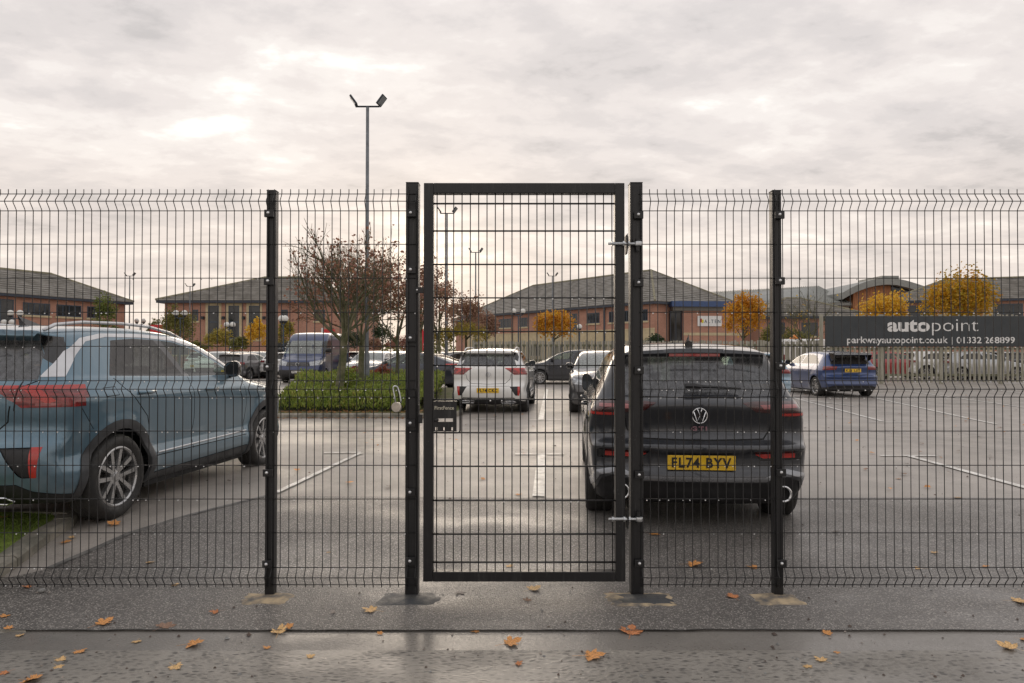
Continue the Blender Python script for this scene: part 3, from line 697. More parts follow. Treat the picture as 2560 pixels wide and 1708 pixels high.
def interior(root, sp, sh):
    L_, hw, H_ = sp['L'], sp['W'] / 2, sp['H']; zb = sp['belt']; cx0, cx1 = sp['cab']
    mb = MB(); t = hw - 0.24
    mb.box(0.46 - sh, L_ - 0.60 - sh, -t, t, 0.20, 0.60)                      # tub and engine bay, closes the wheel wells
    mb.box(sp['xr'] + 0.42 - sh, sp['xf'] - 0.42 - sh, -hw + 0.09, hw - 0.09, 0.17, 0.40)
    mb.box(0.42 - sh, cx0 - sh, -t, t, 0.60, zb - 0.22)
    mb.box(cx1 - sh, L_ - 0.65 - sh, -t, t, 0.60, zb - 0.28)
    o = mb.build('underbody', MT['under'], root)
    d = MB(); d.box(cx1 - 0.35 - sh, cx1 - sh, -hw + 0.16, hw - 0.16, zb - 0.22, zb - 0.09)
    d.build('dashboard', MT['cabin'], root, bevel=0.03)
    sw = MB(); cxs = cx1 - 0.50 - sh; ys = -0.36
    sw.tube([(cxs + 0.06 * math.sin(a), ys + 0.18 * math.cos(a), zb - 0.10 + 0.17 * math.sin(a)) for a in [2 * math.pi * i / 16 for i in range(16)]], 0.015, 6, closed=True)
    sw.build('steering_wheel', MT['cabin'], root)
    def seat(x, y, w_, name='seat', back=0.62, n_head=1):
        m = MB(); m.box(x - 0.05, x + 0.45, y - w_ / 2, y + w_ / 2, 0.50, 0.64)
        Mx = Matrix.Translation((x, y, 0.58)) @ Matrix.Rotation(R(-14), 4, 'Y')
        m.box(-0.06, 0.06, -w_ / 2, w_ / 2, 0, back, Mx)
        for i in range(n_head):
            yy = (i - (n_head - 1) / 2) * w_ / n_head
            m.box(-0.04, 0.05, yy - 0.12, yy + 0.12, back + 0.04, back + 0.20, Mx); m.box(-0.01, 0.01, yy - 0.05, yy + 0.05, back, back + 0.06, Mx)
        m.build(name, MT['seat'], root, bevel=0.03)
    xd = cx1 - 1.15 - sh
    for yy in (-0.36, 0.36): seat(xd, yy, 0.50)
    if not sp.get('no_rear_seat'): seat(cx0 + 0.25 - sh, 0, 1.2, 'rear_seat', 0.50, 3)

WT_HATCH = [(0.0, .80), (0.16, .84), (0.22, .90), (0.34, .955), (0.48, .985), (0.70, 1.0), (0.86, .99), (0.95, .965), (1.02, .93), (1.06, .895), (1.40, .70), (1.55, .62), (1.9, .5)]
TROC = dict(bow_r=0.24, L=4.234, W=1.819, H=1.555, xr=0.80, xf=3.39, rw=0.335, belt=1.10, cab=(0.70, 2.85), k=0.07, belt_slope=0.012,
    sil=[(0.30, 0.20), (0.12, 0.25), (0.05, 0.34), (0.0, 0.48), (0.0, 0.60), (0.035, 0.67), (0.075, 0.71), (0.10, 0.80), (0.075, 0.90), (0.075, 1.04), (0.10, 1.10), (0.19, 1.20), (0.34, 1.385), (0.335, 1.43), (0.20, 1.47), (0.215, 1.49), (0.50, 1.522), (1.0, 1.545), (1.4, 1.552), (1.8, 1.535), (2.10, 1.495), (2.40, 1.41), (2.70, 1.275), (3.00, 1.125), (3.10, 1.085), (3.55, 1.03), (4.0, 0.95), (4.17, 0.84), (4.22, 0.68), (4.234, 0.50), (4.20, 0.30), (4.05, 0.20), (2.2, 0.18)],
    wt=[(0.0, .80), (0.16, .85), (0.24, .93), (0.34, .985), (0.425, .990), (0.455, .978), (0.54, .950), (0.62, .968), (0.78, .990), (0.93, 1.0), (0.975, .992), (1.02, .962), (1.09, .935), (1.12, .90), (1.42, .74), (1.50, .68), (1.60, .60), (1.9, .45)],
    crease=[], flare=0.020)
GOLF = dict(L=4.287, W=1.789, H=1.476, xr=0.80, xf=3.43, rw=0.325, belt=1.04, cab=(0.75, 3.0), k=0.07, belt_slope=0.01,
    sil=[(0.35, 0.17), (0.18, 0.20), (0.10, 0.28), (0.07, 0.36), (0.02, 0.415), (0.005, 0.44), (0.03, 0.475), (0.055, 0.50), (0.055, 0.58), (0.045, 0.615), (0.0, 0.64), (-0.002, 0.665), (0.06, 0.69), (0.10, 0.703), (0.125, 0.735), (0.145, 0.77), (0.14, 0.84), (0.10, 0.93), (0.085, 0.975), (0.105, 1.01), (0.19, 1.06), (0.30, 1.20), (0.44, 1.335), (0.42, 1.365), (0.30, 1.385), (0.31, 1.405), (0.60, 1.435), (1.0, 1.462), (1.5, 1.476), (1.9, 1.465), (2.2, 1.435), (2.55, 1.345), (2.9, 1.19), (3.22, 1.02), (3.32, 0.985), (3.7, 0.93), (4.05, 0.84), (4.2, 0.74), (4.265, 0.60), (4.287, 0.45), (4.25, 0.26), (4.1, 0.17), (2.2, 0.16)],
    wt=[(0.0, .80), (0.14, .85), (0.20, .91), (0.32, .955), (0.46, .98), (0.68, 1.0), (0.82, .995), (0.90, .975), (0.97, .945), (1.04, .895), (1.34, .72), (1.42, .66), (1.52, .58), (1.9, .4)],
    crease=[(0.36, 0.05, 0.012)], flare=0.016)
def scaled(base, L_, W_, H_, **k):
    sp = dict(base); fx, fz = L_ / base['L'], H_ / base['H']
    sp.update(L=L_, W=W_, H=H_, sil=[(x * fx, z * fz) for x, z in base['sil']], wt=[(z * fz, w_) for z, w_ in base['wt']],
              xr=base['xr'] * fx, xf=base['xf'] * fx, cab=tuple(v * fx for v in base['cab']), belt=base['belt'] * fz, fx=fx, fz=fz, base=base)
    sp.update(k); return sp
def arches(b, sp, trim=None, out=0.010):
    rw = sp['rw']; 
    for wx in (sp['xr'], sp['xf']):
        circ = lambda r, dz=0.0: [(wx + r * math.cos(a), max(0.02, rw + r * math.sin(a))) for a in [math.pi * (1.32 * i / 22 - 0.16) for i in range(23)]] + [(wx - r * 0.99, 0.02), (wx + r * 0.99, 0.02)]
        if trim is not None: b.cut('wheel_arch', trim, 'side', circ(rw + 0.115), lambda c, n: abs(c.y) > 0.5, off=out, skirt=0.03)
        b.kill('side', circ(rw + 0.045), lambda c, n: abs(c.y) > 0.42)
def make_troc(name, label, paint_mat, res=0.032, plate='FL74 CKC'):
    sp = TROC; sh = sp['xr']; root = thing(name, label, 'car'); b = Body(sp, res); T = MT
    rear = lambda c, n: n.x < -0.10 and c.x < 0.75
    # glazing
    b.cut('rear_window', T['glass_film_sheen'], 'rear', [(-.655, 1.115), (.655, 1.115), (.60, 1.27), (.575, 1.40), (-.575, 1.40), (-.60, 1.27)], rear, False)
    b.cut('spoiler_blade', T['gloss_black'], 'rear', [(.60, 1.27), (.74, 1.20), (.66, 1.43), (.575, 1.44)], rear)
    b.cut('window_trim', T['silver'], 'side', [(.255, 1.135), (.345, 1.135), (.50, 1.29), (.66, 1.400), (.92, 1.443), (1.4, 1.450), (1.85, 1.432), (2.2, 1.362), (2.52, 1.235), (2.82, 1.085), (2.89, 1.085), (2.55, 1.265), (2.22, 1.393), (1.85, 1.462), (1.4, 1.480), (.88, 1.468), (.615, 1.425), (.43, 1.32)], off=0.004, skirt=0.01)
    b.cut('side_window', T['glass_dark'], 'side', [(.76, 1.13), (.96, 1.415), (1.25, 1.437), (1.56, 1.434), (1.78, 1.10)])
    b.cut('side_window', T['glass'], 'side', [(1.86, 1.098), (1.66, 1.430), (1.85, 1.418), (2.18, 1.345), (2.48, 1.222), (2.72, 1.09)])
    b.cut('window_pillar', T['gloss_black'], 'side', [(1.78, 1.10), (1.56, 1.434), (1.66, 1.430), (1.86, 1.098)])
    b.cut('windscreen', T['glass'], 'front', [(-.70, 1.11), (.70, 1.11), (.57, 1.42), (-.57, 1.42)], lambda c, n: n.x > 0.15 and 2.4 < c.x < 3.5, False)
    # lamps: one lens on the bodyside, one on the tailgate
    lim = lambda c, n: c.x < 0.60
    b.cut('tail_lamp', T['lamp_red'], 'rear', [(.385, 1.075), (1.0, 1.075), (1.0, .92), (.60, .92), (.53, .98)], lim, off=0.006, skirt=0.02, pred=lambda c, n: c.x < 0.46 - (1.075 - c.z) * 0.35)
    b.cut('tail_lamp', T['lamp_bright'], 'rear', [(.385, 1.075), (1.0, 1.075), (1.0, 1.045), (.43, 1.045)], lim, off=0.007, skirt=0.02, pred=lambda c, n: c.x < 0.45)
    b.cut('tail_lamp', T['lamp_bright'], 'rear', [(.60, 1.045), (.70, 1.045), (.80, .965), (.745, .945)], lim, off=0.007, skirt=0.02, pred=lambda c, n: c.x < 0.45)
    b.cut('tail_lamp', T['lamp_pink'], 'rear', [(.50, .99), (.60, .99), (.60, .965), (.545, .965)], lim, off=0.0075)
    b.cut('tail_lamp', T['lamp_pink'], 'rear', [(.68, .95), (.80, .95), (.80, .93), (.68, .93)], lim, off=0.0075)
    b.gap('rear', [(.575, 1.10), (.565, 1.0), (.555, .90)], 0.010, rear, off=0.008)
    # rear bumper
    b.cut('bumper_vent', T['plastic'], 'rear', [(.69, .645), (.50, .645), (.53, .61), (.625, .445), (.645, .43), (.69, .43)], lim, off=-0.012)
    b.cut('reflector', T['lamp_bright'], 'rear', [(.755, .645), (.69, .645), (.69, .43), (.725, .43)], lim, off=0.002, skirt=0.02)
    b.cut('rear_diffuser', T['plastic'], 'rear', [(-.92, .10), (.92, .10), (.92, .26), (.80, .30), (.68, .33), (.60, .385), (-.60, .385), (-.68, .33), (-.80, .30), (-.92, .26)], lambda c, n: c.x < 0.55, False, off=0.004)
    b.gap('rear', [(.53, .93), (.51, .82), (.40, .715), (0, .70)], 0.009, rear); b.gap('rear', [(.66, 1.11), (.56, 1.05)], .008, rear)
    b.gap('rear', [(0, .655), (.50, .655)], 0.007, rear)
    b.gap('side', [(.38, .90), (.50, .74)], 0.006, lambda c, n: abs(n.y) > .4)
    for pts in ([(.78, 1.11), (.90, 1.0), (1.14, .78), (1.18, .68)], [(1.82, 1.09), (1.87, .70), (1.85, .42)], [(2.82, 1.07), (2.90, .80), (2.88, .45)], [(1.22, .43), (2.90, .43)]):
        b.gap('side', pts, 0.008)
    b.gap('side', [(.62, 1.04), (.76, 1.045), (.77, .98), (.63, .975)], .005, closed=True)
    b.cut('side_skirt', T['arch'], 'side', [(1.26, .10), (2.93, .10), (2.93, .315), (1.26, .285)], lambda c, n: abs(c.y) > .55, off=0.006)
    b.cut('headlamp', T['lamp_clear'], 'front', [(.45, .78), (.95, .86), (.95, .72), (.5, .70)], lambda c, n: c.x > 3.65, off=.004)
    b.cut('grille', T['gloss_black'], 'front', [(-.45, .80), (.45, .80), (.50, .70), (-.50, .70)], lambda c, n: c.x > 3.7, False)
    b.cut('grille', T['gloss_black'], 'front', [(-.70, .55), (.70, .55), (.62, .30), (-.62, .30)], lambda c, n: c.x > 3.7, False)
    arches(b, sp, T['arch'])
    b.emit(root, paint_mat, sh)
    interior(root, sp, sh)
    hw = sp['W'] / 2
    for x in (0, sp['xf'] - sh):
        for sd_ in (1, -1): wheel(root, x, sd_ * (hw - 0.128), sp['rw'], sd_, 'twin')
    for sd_ in (1, -1):
        r = MB(); P = [(.35, sd_ * .60, 1.485), (.46, sd_ * .60, 1.53), (.75, sd_ * .60, 1.562), (1.2, sd_ * .60, 1.573), (1.6, sd_ * .595, 1.562), (1.95, sd_ * .58, 1.52), (2.2, sd_ * .565, 1.455)]
        r.tube([(x - sh, y, z - 0.006) for x, y, z in P], 0.014, 6); r.build('roof_rail', T['silver'], root, smooth=True)
        mirror_part(root, 2.62 - sh, sd_ * (hw + 0.0), 1.15, sd_, T['gloss_black'], 1.0, .090, .095)
        h = MB()
        for hx, hz in ((1.12, .985), (2.16, .965)):
            hh = MB(); hh.tube([(hx - .11 - sh, sd_ * (hw - .022), hz), (hx - .09 - sh, sd_ * (hw + .012), hz), (hx + .09 - sh, sd_ * (hw + .012), hz), (hx + .11 - sh, sd_ * (hw - .022), hz)], 0.014, 6); hh.build('door_handle', paint_mat, root, smooth=True)
        e = MB(); e.tube([(.03 - sh, sd_ * .30, .31), (.03 - sh, sd_ * .60, .31), (.035 - sh, sd_ * .66, .285), (.05 - sh, sd_ * .60, .262), (.05 - sh, sd_ * .33, .262)], .008, 6, closed=True)
        e.tube([(.03 - sh, sd_ * .42, .31), (.05 - sh, sd_ * .46, .262)], .006, 5); e.build('exhaust_trim', T['chrome'], root, smooth=True)
        dm = MB(); dm.tube([(3.22 - sh, sd_ * (hw - .012), .945), (3.32 - sh, sd_ * (hw - .022), .94)], .010, 5); dm.build('wing_badge', T['silver'], root)
        cs = MB(); cs.tube([(1.30 - sh, sd_ * (hw - .012), .455), (2.9 - sh, sd_ * (hw - .016), .475)], .008, 5); cs.build('sill_strip', T['silver'], root)
    fin = MB(); fin.add([(.80 - sh, 0, 1.615), (.87 - sh, .02, 1.535), (1.05 - sh, 0, 1.548), (.87 - sh, -.02, 1.535), (.82 - sh, 0, 1.535)], [(0, 1, 2), (0, 2, 3), (0, 3, 4), (0, 4, 1)]); fin.build('aerial', T['gloss_black'], root)
    wp = MB(); wp.tube([(.10 - sh, .02, 1.13), (.12 - sh, -.08, 1.145), (.125 - sh, -.40, 1.145)], [.016, .011, .006], 6); wp.build('wiper', T['plastic'], root)
    br = MB(); br.box(.245 - sh, .26 - sh, -.20, .20, 1.452, 1.468); br.build('brake_light', T['lamp_dark'], root)
    emblem(root, (.064 - sh, 0, .925), .058, -1, T['gloss_black'] if plate else T['chrome'])
    if plate: number_plate(root, (-.006 - sh, 0, .555), plate, True, -1)
    else: number_plate(root, (-.006 - sh, 0, .555), '', True, -1)
    return root
def make_golf(name, label, paint_mat, res=0.03):
    sp = GOLF; sh = sp['xr']; root = thing(name, label, 'car'); b = Body(sp, res); T = MT
    rear = lambda c, n: n.x < -0.08 and c.x < 0.8; lim = lambda c, n: c.x < 0.50
    b.cut('rear_window', T['glass_film_sheen'], 'rear', [(-.655, 1.05), (.655, 1.05), (.60, 1.20), (.55, 1.345), (-.55, 1.345), (-.60, 1.20)], rear, False)
    b.cut('spoiler_blade', T['gloss_black'], 'rear', [(.60, 1.20), (.72, 1.13), (.63, 1.385), (.55, 1.385)], rear)
    b.cut('side_window', T['glass_dark'], 'side', [(.88, 1.055), (1.08, 1.28), (1.22, 1.365), (1.45, 1.385), (1.82, 1.385), (1.97, 1.04)])
    b.cut('side_window', T['glass'], 'side', [(2.04, 1.038), (1.90, 1.382), (2.10, 1.370), (2.45, 1.290), (2.72, 1.165), (2.95, 1.03)])
    b.cut('quarter_window', T['glass_dark'], 'side', [(.62, 1.062), (.82, 1.058), (1.00, 1.26)])
    b.cut('window_pillar', T['gloss_black'], 'side', [(1.97, 1.04), (1.82, 1.385), (1.90, 1.382), (2.04, 1.038)])
    b.cut('windscreen', T['glass'], 'front', [(-.70, 1.04), (.70, 1.04), (.57, 1.37), (-.57, 1.37)], lambda c, n: n.x > 0.15 and 2.2 < c.x < 3.4, False)
    b.cut('tail_lamp', T['lamp_dark'], 'rear', [(.335, .99), (.42, 1.0), (1.0, 1.0), (1.0, .885), (.66, .885), (.58, .915), (.44, .925)], lim, off=.005, skirt=.02, pred=lambda c, n: c.x < 0.36)
    for P in ([(.47, .975), (.60, .975), (.60, .945), (.50, .945)], [(.63, .975), (.78, .975), (.78, .95), (.63, .95)]):
        b.cut('tail_lamp', T['lamp_pink'], 'rear', P, lim, off=.0065, pred=lambda c, n: c.x < 0.34)
    b.cut('tail_lamp', T['lamp_bright'], 'rear', [(.60, .912), (1.0, .912), (1.0, .892), (.62, .892)], lim, off=.0065, pred=lambda c, n: c.x < 0.36)
    b.cut('reflector', T['lamp_bright'], 'rear', [(.42, .605), (.74, .61), (.74, .578), (.48, .578)], lim, off=.003, skirt=.01)
    b.cut('bumper_vent', T['gloss_black'], 'rear', [(.40, .625), (.80, .63), (.80, .56), (.46, .56)], lim, off=-.006, over=False)
    b.cut('rear_diffuser', T['plastic'], 'rear', [(-.92, .08), (.92, .08), (.92, .25), (.83, .25), (.77, .40), (.66, .44), (.52, .39), (-.52, .39), (-.66, .44), (-.77, .40), (-.83, .25), (-.92, .25)], lambda c, n: c.x < .6, False, off=-.006)
    b.cut('diffuser_lip', T['p_lip'], 'rear', [(-.50, .405), (.50, .405), (.64, .465), (.78, .43), (.86, .27), (.89, .28), (.81, .46), (.64, .497), (.49, .437), (-.49, .437), (-.64, .497), (-.81, .46), (-.89, .28), (-.86, .27), (-.78, .43), (-.64, .465)], lambda c, n: c.x < .6, False, off=.006, skirt=.01)
    b.gap('rear', [(.585, .895), (.56, .78), (.50, .715), (0, .705)], .010, rear)
    b.gap('rear', [(0, 1.03), (.66, 1.035)], .008, rear)
    for pts in ([(.88, 1.045), (.93, .95), (1.13, .76), (1.15, .66)], [(1.97, 1.03), (1.98, .66), (1.94, .38)], [(2.97, 1.02), (2.99, .76), (2.95, .40)], [(1.2, .38), (2.95, .38)]):
        b.gap('side', pts, .008)
    b.gap('side', [(.5, .845), (3.6, .84)], .006, mat=paint_mat, name='body_crease', off=.003)
    b.cut('side_skirt', T['plastic'], 'side', [(1.24, .08), (2.98, .08), (2.98, .24), (1.24, .24)], lambda c, n: abs(c.y) > .55, off=.006)
    b.cut('headlamp', T['lamp_clear'], 'front', [(.42, .72), (.95, .80), (.95, .66), (.45, .66)], lambda c, n: c.x > 3.65, off=.004)
    b.cut('grille', T['gloss_black'], 'front', [(-.72, .50), (.72, .50), (.60, .24), (-.60, .24)], lambda c, n: c.x > 3.7, False)
    arches(b, sp, None)
    b.emit(root, paint_mat, sh); interior(root, sp, sh); hw = sp['W'] / 2
    for x in (0, sp['xf'] - sh):
        for sd_ in (1, -1): wheel(root, x, sd_ * (hw - .125), sp['rw'], sd_, 'five', 'rim_dark')
    for sd_ in (1, -1):
        mirror_part(root, 2.80 - sh, sd_ * (hw - .03), 1.03, sd_, T['gloss_black'], 1.0, .066, .115)
        for hx, hz in ((1.25, .905), (2.36, .895)):
            hh = MB(); hh.tube([(hx - .11 - sh, sd_ * (hw - .02), hz), (hx - .09 - sh, sd_ * (hw + .014), hz), (hx + .09 - sh, sd_ * (hw + .014), hz), (hx + .11 - sh, sd_ * (hw - .02), hz)], .014, 6); hh.build('door_handle', paint_mat, root, smooth=True)
        e = MB(); e.lathe([(.058, -.02), (.062, -.055), (.052, -.06), (.047, -.03), (.045, .12)], 24, M=Matrix.Translation((.06 - sh, sd_ * .615, .325)) @ Matrix.Rotation(R(-90), 4, 'Z')); e.build('exhaust_pipe', T['chrome'], root, smooth=True)
        dk = MB(); dk.lathe([(0.0, .0), (.046, .0)], 20, M=Matrix.Translation((.05 - sh, sd_ * .615, .325)) @ Matrix.Rotation(R(-90), 4, 'Z')); dk.build('exhaust_bore', T['under'], root)
    fin = MB(); fin.add([(.60 - sh, 0, 1.535), (.66 - sh, .022, 1.44), (.86 - sh, 0, 1.448), (.66 - sh, -.022, 1.44), (.62 - sh, 0, 1.44)], [(0, 1, 2), (0, 2, 3), (0, 3, 4), (0, 4, 1)]); fin.tube([(.60 - sh, 0, 1.445), (.85 - sh, 0, 1.452)], [.035, .012], 8); fin.build('aerial', T['gloss_black'], root)
    wp = MB(); wp.tube([(.175 - sh, -.02, 1.112), (.165 - sh, .03, 1.12), (.165 - sh, .10, 1.118)], [.02, .024, .022], 6); wp.tube([(.165 - sh, .10, 1.118), (.18 - sh, -.10, 1.112), (.19 - sh, -.34, 1.10)], [.018, .012, .007], 6); wp.build('wiper', T['plastic'], root)
    br = MB(); br.box(.325 - sh, .345 - sh, -.205, .205, 1.348, 1.37); br.build('brake_light', T['lamp_redbar'], root)
    emblem(root, (.092 - sh, 0, .895), .058, -1, T['chrome'])
    me = text_mesh('GTI', .058, .002, .0022, spacing=1.35); me.materials.append(T['gti'])
    for v in me.vertices: v.co = Vector((.118 - sh + v.co.z, -v.co.x * 1.12, v.co.y * .75 + .792))
    link('model_lettering', me, None, root)
    number_plate(root, (.035 - sh, 0, .545), 'FL74 BYV', True, -1)
    return root
MT['p_lip'] = M('satin grey lip', (0.30, 0.31, 0.33), 0.3, 0.5, 0.1, coat=0.5)
MT['mirror'] = M('tinted mirror', (0.16, 0.17, 0.18), 0.03, 1.0, 0.02)
MT['gti'] = M('red letters', (0.30, 0.16, 0.19), 0.3, 0.3, 0.05)
MT['lamp_redbar'] = M('brake light bar', (0.28, 0.015, 0.015), 0.2, coat=1.0)
SUV = scaled(TROC, 4.5, 1.85, 1.66); HATCH = scaled(GOLF, 4.36, 1.82, 1.48)
COUPE = dict(L=4.75, W=1.86, H=1.45, xr=0.95, xf=3.80, rw=0.345, belt=0.98, cab=(0.95, 3.3), k=0.07, belt_slope=0.02,
    sil=[(0.4, 0.2), (0.12, 0.26), (0.02, 0.45), (0.0, 0.62), (0.05, 0.70), (0.06, 0.90), (0.02, 1.02), (0.06, 1.05), (0.35, 1.13), (0.80, 1.27), (1.3, 1.40), (1.8, 1.45), (2.2, 1.445), (2.6, 1.39), (3.1, 1.16), (3.45, 0.98), (3.55, 0.94), (4.1, 0.86), (4.5, 0.74), (4.68, 0.62), (4.75, 0.45), (4.70, 0.26), (4.5, 0.2), (2.2, 0.18)],
    wt=[(z * 0.98, q) for z, q in GOLF['wt']], crease=[(0.4, 0.05, 0.012)], fx=1.1, fz=0.98)
VAN = dict(L=5.99, W=2.04, H=2.59, xr=1.25, xf=4.89, rw=0.345, belt=1.42, cab=(3.9, 5.15), k=0.09, bow_r=0.04, bow_f=0.22, crown=0.05, tap_r=0.03, tap_rg=0.0, tap_f=0.10, tap_fg=0.03, gh_taper=0.0, core_z=1.9, core_x1=0.9, flare=0.012, no_rear_seat=True, fx=1.3, fz=1.4,
    sil=[(0.15, 0.30), (0.0, 0.45), (0.0, 1.2), (0.04, 2.45), (0.12, 2.56), (0.8, 2.59), (2.5, 2.59), (3.6, 2.57), (4.05, 2.50), (4.35, 2.33), (4.75, 1.95), (5.20, 1.42), (5.32, 1.33), (5.75, 1.18), (5.90, 1.02), (5.95, 0.80), (5.99, 0.60), (5.97, 0.38), (5.85, 0.26), (3.0, 0.28)],
    wt=[(0.0, .88), (0.3, .94), (0.5, .99), (1.3, 1.0), (1.45, .99), (1.5, .975), (2.2, .92), (2.42, .885), (2.55, .84), (2.9, .7)])
def make_generic(name, label, sp, paint_mat, res=0.07, plate=None, front_plate=None, style='five', rimmat='rim', roof=None, side=None, mirror_mat=None, rails=False, spoiler=False, cat='car'):
    sh = sp['xr']; root = thing(name, label, cat); b = Body(sp, res); T = MT; L_, hw, H_ = sp['L'], sp['W'] / 2, sp['H']
    kind = 'van' if sp is VAN else 'coupe' if sp is COUPE else 'troc' if sp.get('base') is TROC else 'golf'
    fx, fz = sp['fx'], sp['fz']; sc_ = lambda P: [(x * fx, z * fz) for x, z in P]; ry = lambda P: [(y, z * fz) for y, z in P]
    rear = lambda c, n: n.x < -0.08 and c.x < 0.9 * fx; lim = lambda c, n: c.x < 0.5
    if roof: b.cut('roof_panel', roof, 'top', [(.4 * fx, -1.2), (2.75 * fx, -1.2), (2.75 * fx, 1.2), (.4 * fx, 1.2)], lambda c, n: c.z > sp['belt'] + .2, False)
    if kind in ('troc', 'golf'):
        q = 1.0 if kind == 'troc' else 0.945; z_ = lambda P: [(y, z * fz * q) for y, z in P]
        b.cut('rear_window', T['glass_dark'], 'rear', z_([(-.64, 1.115), (.64, 1.115), (.60, 1.27), (.56, 1.41), (-.56, 1.41), (-.60, 1.27)]), rear, False)
        sd = (lambda P: [(x * fx, z * fz * q) for x, z in P])
        o_ = -.25 if kind == 'troc' else 0.0; sw_ = lambda P: sd([(x + o_ * min(1, x / 1.8), z - (.02 if kind == 'troc' else 0)) for x, z in P])
        b.cut('side_window', T['glass_dark'], 'side', sw_([(.66, 1.13), (1.04, 1.38), (1.40, 1.445), (1.82, 1.445), (1.99, 1.12)]))
        b.cut('side_window', T['glass'], 'side', sw_([(2.05, 1.118), (1.90, 1.44), (2.12, 1.43), (2.48, 1.365), (2.80, 1.225), (3.01, 1.115)]))
        b.cut('windscreen', T['glass_screen'], 'front', z_([(-.72, 1.10), (.72, 1.10), (.58, 1.45), (-.58, 1.45)]), lambda c, n: n.x > .15 and 2.2 * fx < c.x < 3.6 * fx, False)
        b.cut('tail_lamp', T['lamp_red'], 'rear', z_([(.48, 1.04), (1.0, 1.05), (1.0, .92), (.52, .93)]), lim, off=.005, skirt=.02, pred=lambda c, n: c.x < .34)
        b.cut('rear_diffuser', T['plastic'], 'rear', z_([(-.92, .1), (.92, .1), (.92, .30), (.6, .40), (-.6, .40), (-.92, .30)]), lambda c, n: c.x < .6, False)
        b.gap('rear', z_([(.60, .92), (.55, .78), (0, .73)]), .012, rear)
        for pts in ([(1.99, 1.09), (1.95, .42)], [(3.02, 1.07), (2.98, .45)], [(.95, 1.1), (1.2, .7)]): b.gap('side', sd(pts), .012)
        b.cut('headlamp', T['lamp_clear'], 'front', z_([(.42, .80), (.95, .90), (.95, .74), (.46, .71)]), lambda c, n: c.x > L_ * .85, off=.004)
        b.cut('grille', T['gloss_black'], 'front', z_([(-.42, .80), (.42, .80), (.44, .73), (-.44, .73)]), lambda c, n: c.x > L_ * .85, False)
        b.cut('grille', T['plastic'], 'front', z_([(-.72, .55), (.72, .55), (.62, .26), (-.62, .26)]), lambda c, n: c.x > L_ * .85, False)
    elif kind == 'coupe':
        b.cut('rear_window', T['glass_dark'], 'top', [(.22, -.52), (1.1, -.50), (1.1, .50), (.22, .52)], lambda c, n: c.z > 1.0, False)
        b.cut('side_window', T['glass'], 'side', [(2.18, .985), (2.08, 1.36), (2.45, 1.335), (2.8, 1.20), (3.2, .99)])
        b.cut('side_window', T['glass'], 'side', [(.95, 1.06), (1.35, 1.28), (1.7, 1.36), (2.0, 1.365), (2.1, .985), (1.3, .995)])
        b.cut('windscreen', T['glass_screen'], 'front', [(-.7, 1.0), (.7, 1.0), (.56, 1.36), (-.56, 1.36)], lambda c, n: n.x > .15 and 2.4 < c.x < 3.7, False)
        b.cut('tail_lamp', T['lamp_bright'], 'rear', [(0, 1.0), (1.0, 1.0), (1.0, .95), (0, .95)], lim, off=.004)
        b.cut('headlamp', T['lamp_clear'], 'front', [(.45, .66), (.95, .74), (.95, .62), (.5, .60)], lambda c, n: c.x > 4.1, off=.004)
        for pts in ([(2.12, .98), (2.08, .42)], [(3.25, .98), (3.28, .45)], [(1.0, 1.0), (1.32, .65)]): b.gap('side', pts, .012)
    else:
        b.cut('windscreen', T['glass_screen'], 'front', [(-.84, 1.46), (.84, 1.46), (.74, 2.12), (-.74, 2.12)], lambda c, n: n.x > .15 and 4.2 < c.x < 5.45, False)
        b.cut('side_window', T['glass'], 'side', [(3.75, 1.48), (5.02, 1.45), (4.70, 1.92), (4.52, 2.10), (3.78, 2.12)])
        b.cut('side_panel', paint_mat, 'side', [(.5, 1.52), (2.0, 1.52), (2.0, 2.15), (.5, 2.15)], off=-.012)
        b.cut('side_panel', paint_mat, 'side', [(2.1, 1.52), (3.6, 1.52), (3.6, 2.15), (2.1, 2.15)], off=-.012)
        b.cut('headlamp', T['lamp_clear'], 'front', [(.50, 1.05), (.98, 1.14), (.98, .90), (.56, .86)], lambda c, n: c.x > 5.2, off=.004)
        b.cut('grille', T['plastic'], 'front', [(-.52, 1.04), (.50, 1.04), (.54, .84), (-.54, .84)], lambda c, n: c.x > 5.2, False)
        b.cut('front_bumper', T['plastic'], 'front', [(-1.1, .10), (1.1, .10), (1.1, .62), (.85, .66), (-.85, .66), (-1.1, .62)], lambda c, n: c.x > 5.3, False, off=.006)
        b.cut('tail_lamp', T['lamp_red'], 'rear', [(.86, 1.5), (1.1, 1.5), (1.1, 1.1), (.86, 1.1)], lim)
        for pts in ([(3.68, 2.2), (3.66, .5)], [(5.06, 1.4), (5.10, .6)], [(2.05, 2.2), (2.05, .5)]): b.gap('side', pts, .015)
        b.cut('side_skirt', T['plastic'], 'side', [(1.7, .30), (4.45, .30), (4.45, .52), (1.7, .52)], lambda c, n: abs(c.y) > .55, off=.008)
    arches(b, sp, None if kind != 'troc' else T['plastic'], .006)
    b.emit(root, paint_mat, sh); interior(root, sp, sh)
    for x in (0, sp['xf'] - sh):
        for sd_ in (1, -1): wheel(root, x, sd_ * (hw - .125), sp['rw'], sd_, style, rimmat)
    mx_ = {'troc': 2.62 * fx, 'golf': 2.86 * fx, 'coupe': 3.02, 'van': 4.95}[kind]
    for sd_ in (1, -1): mirror_part(root, mx_ - sh, sd_ * (hw + (.02 if kind != 'van' else .16)), sp['belt'] + (.05 if kind != 'van' else .22), sd_, mirror_mat or paint_mat, 1.0 if kind != 'van' else 1.5)
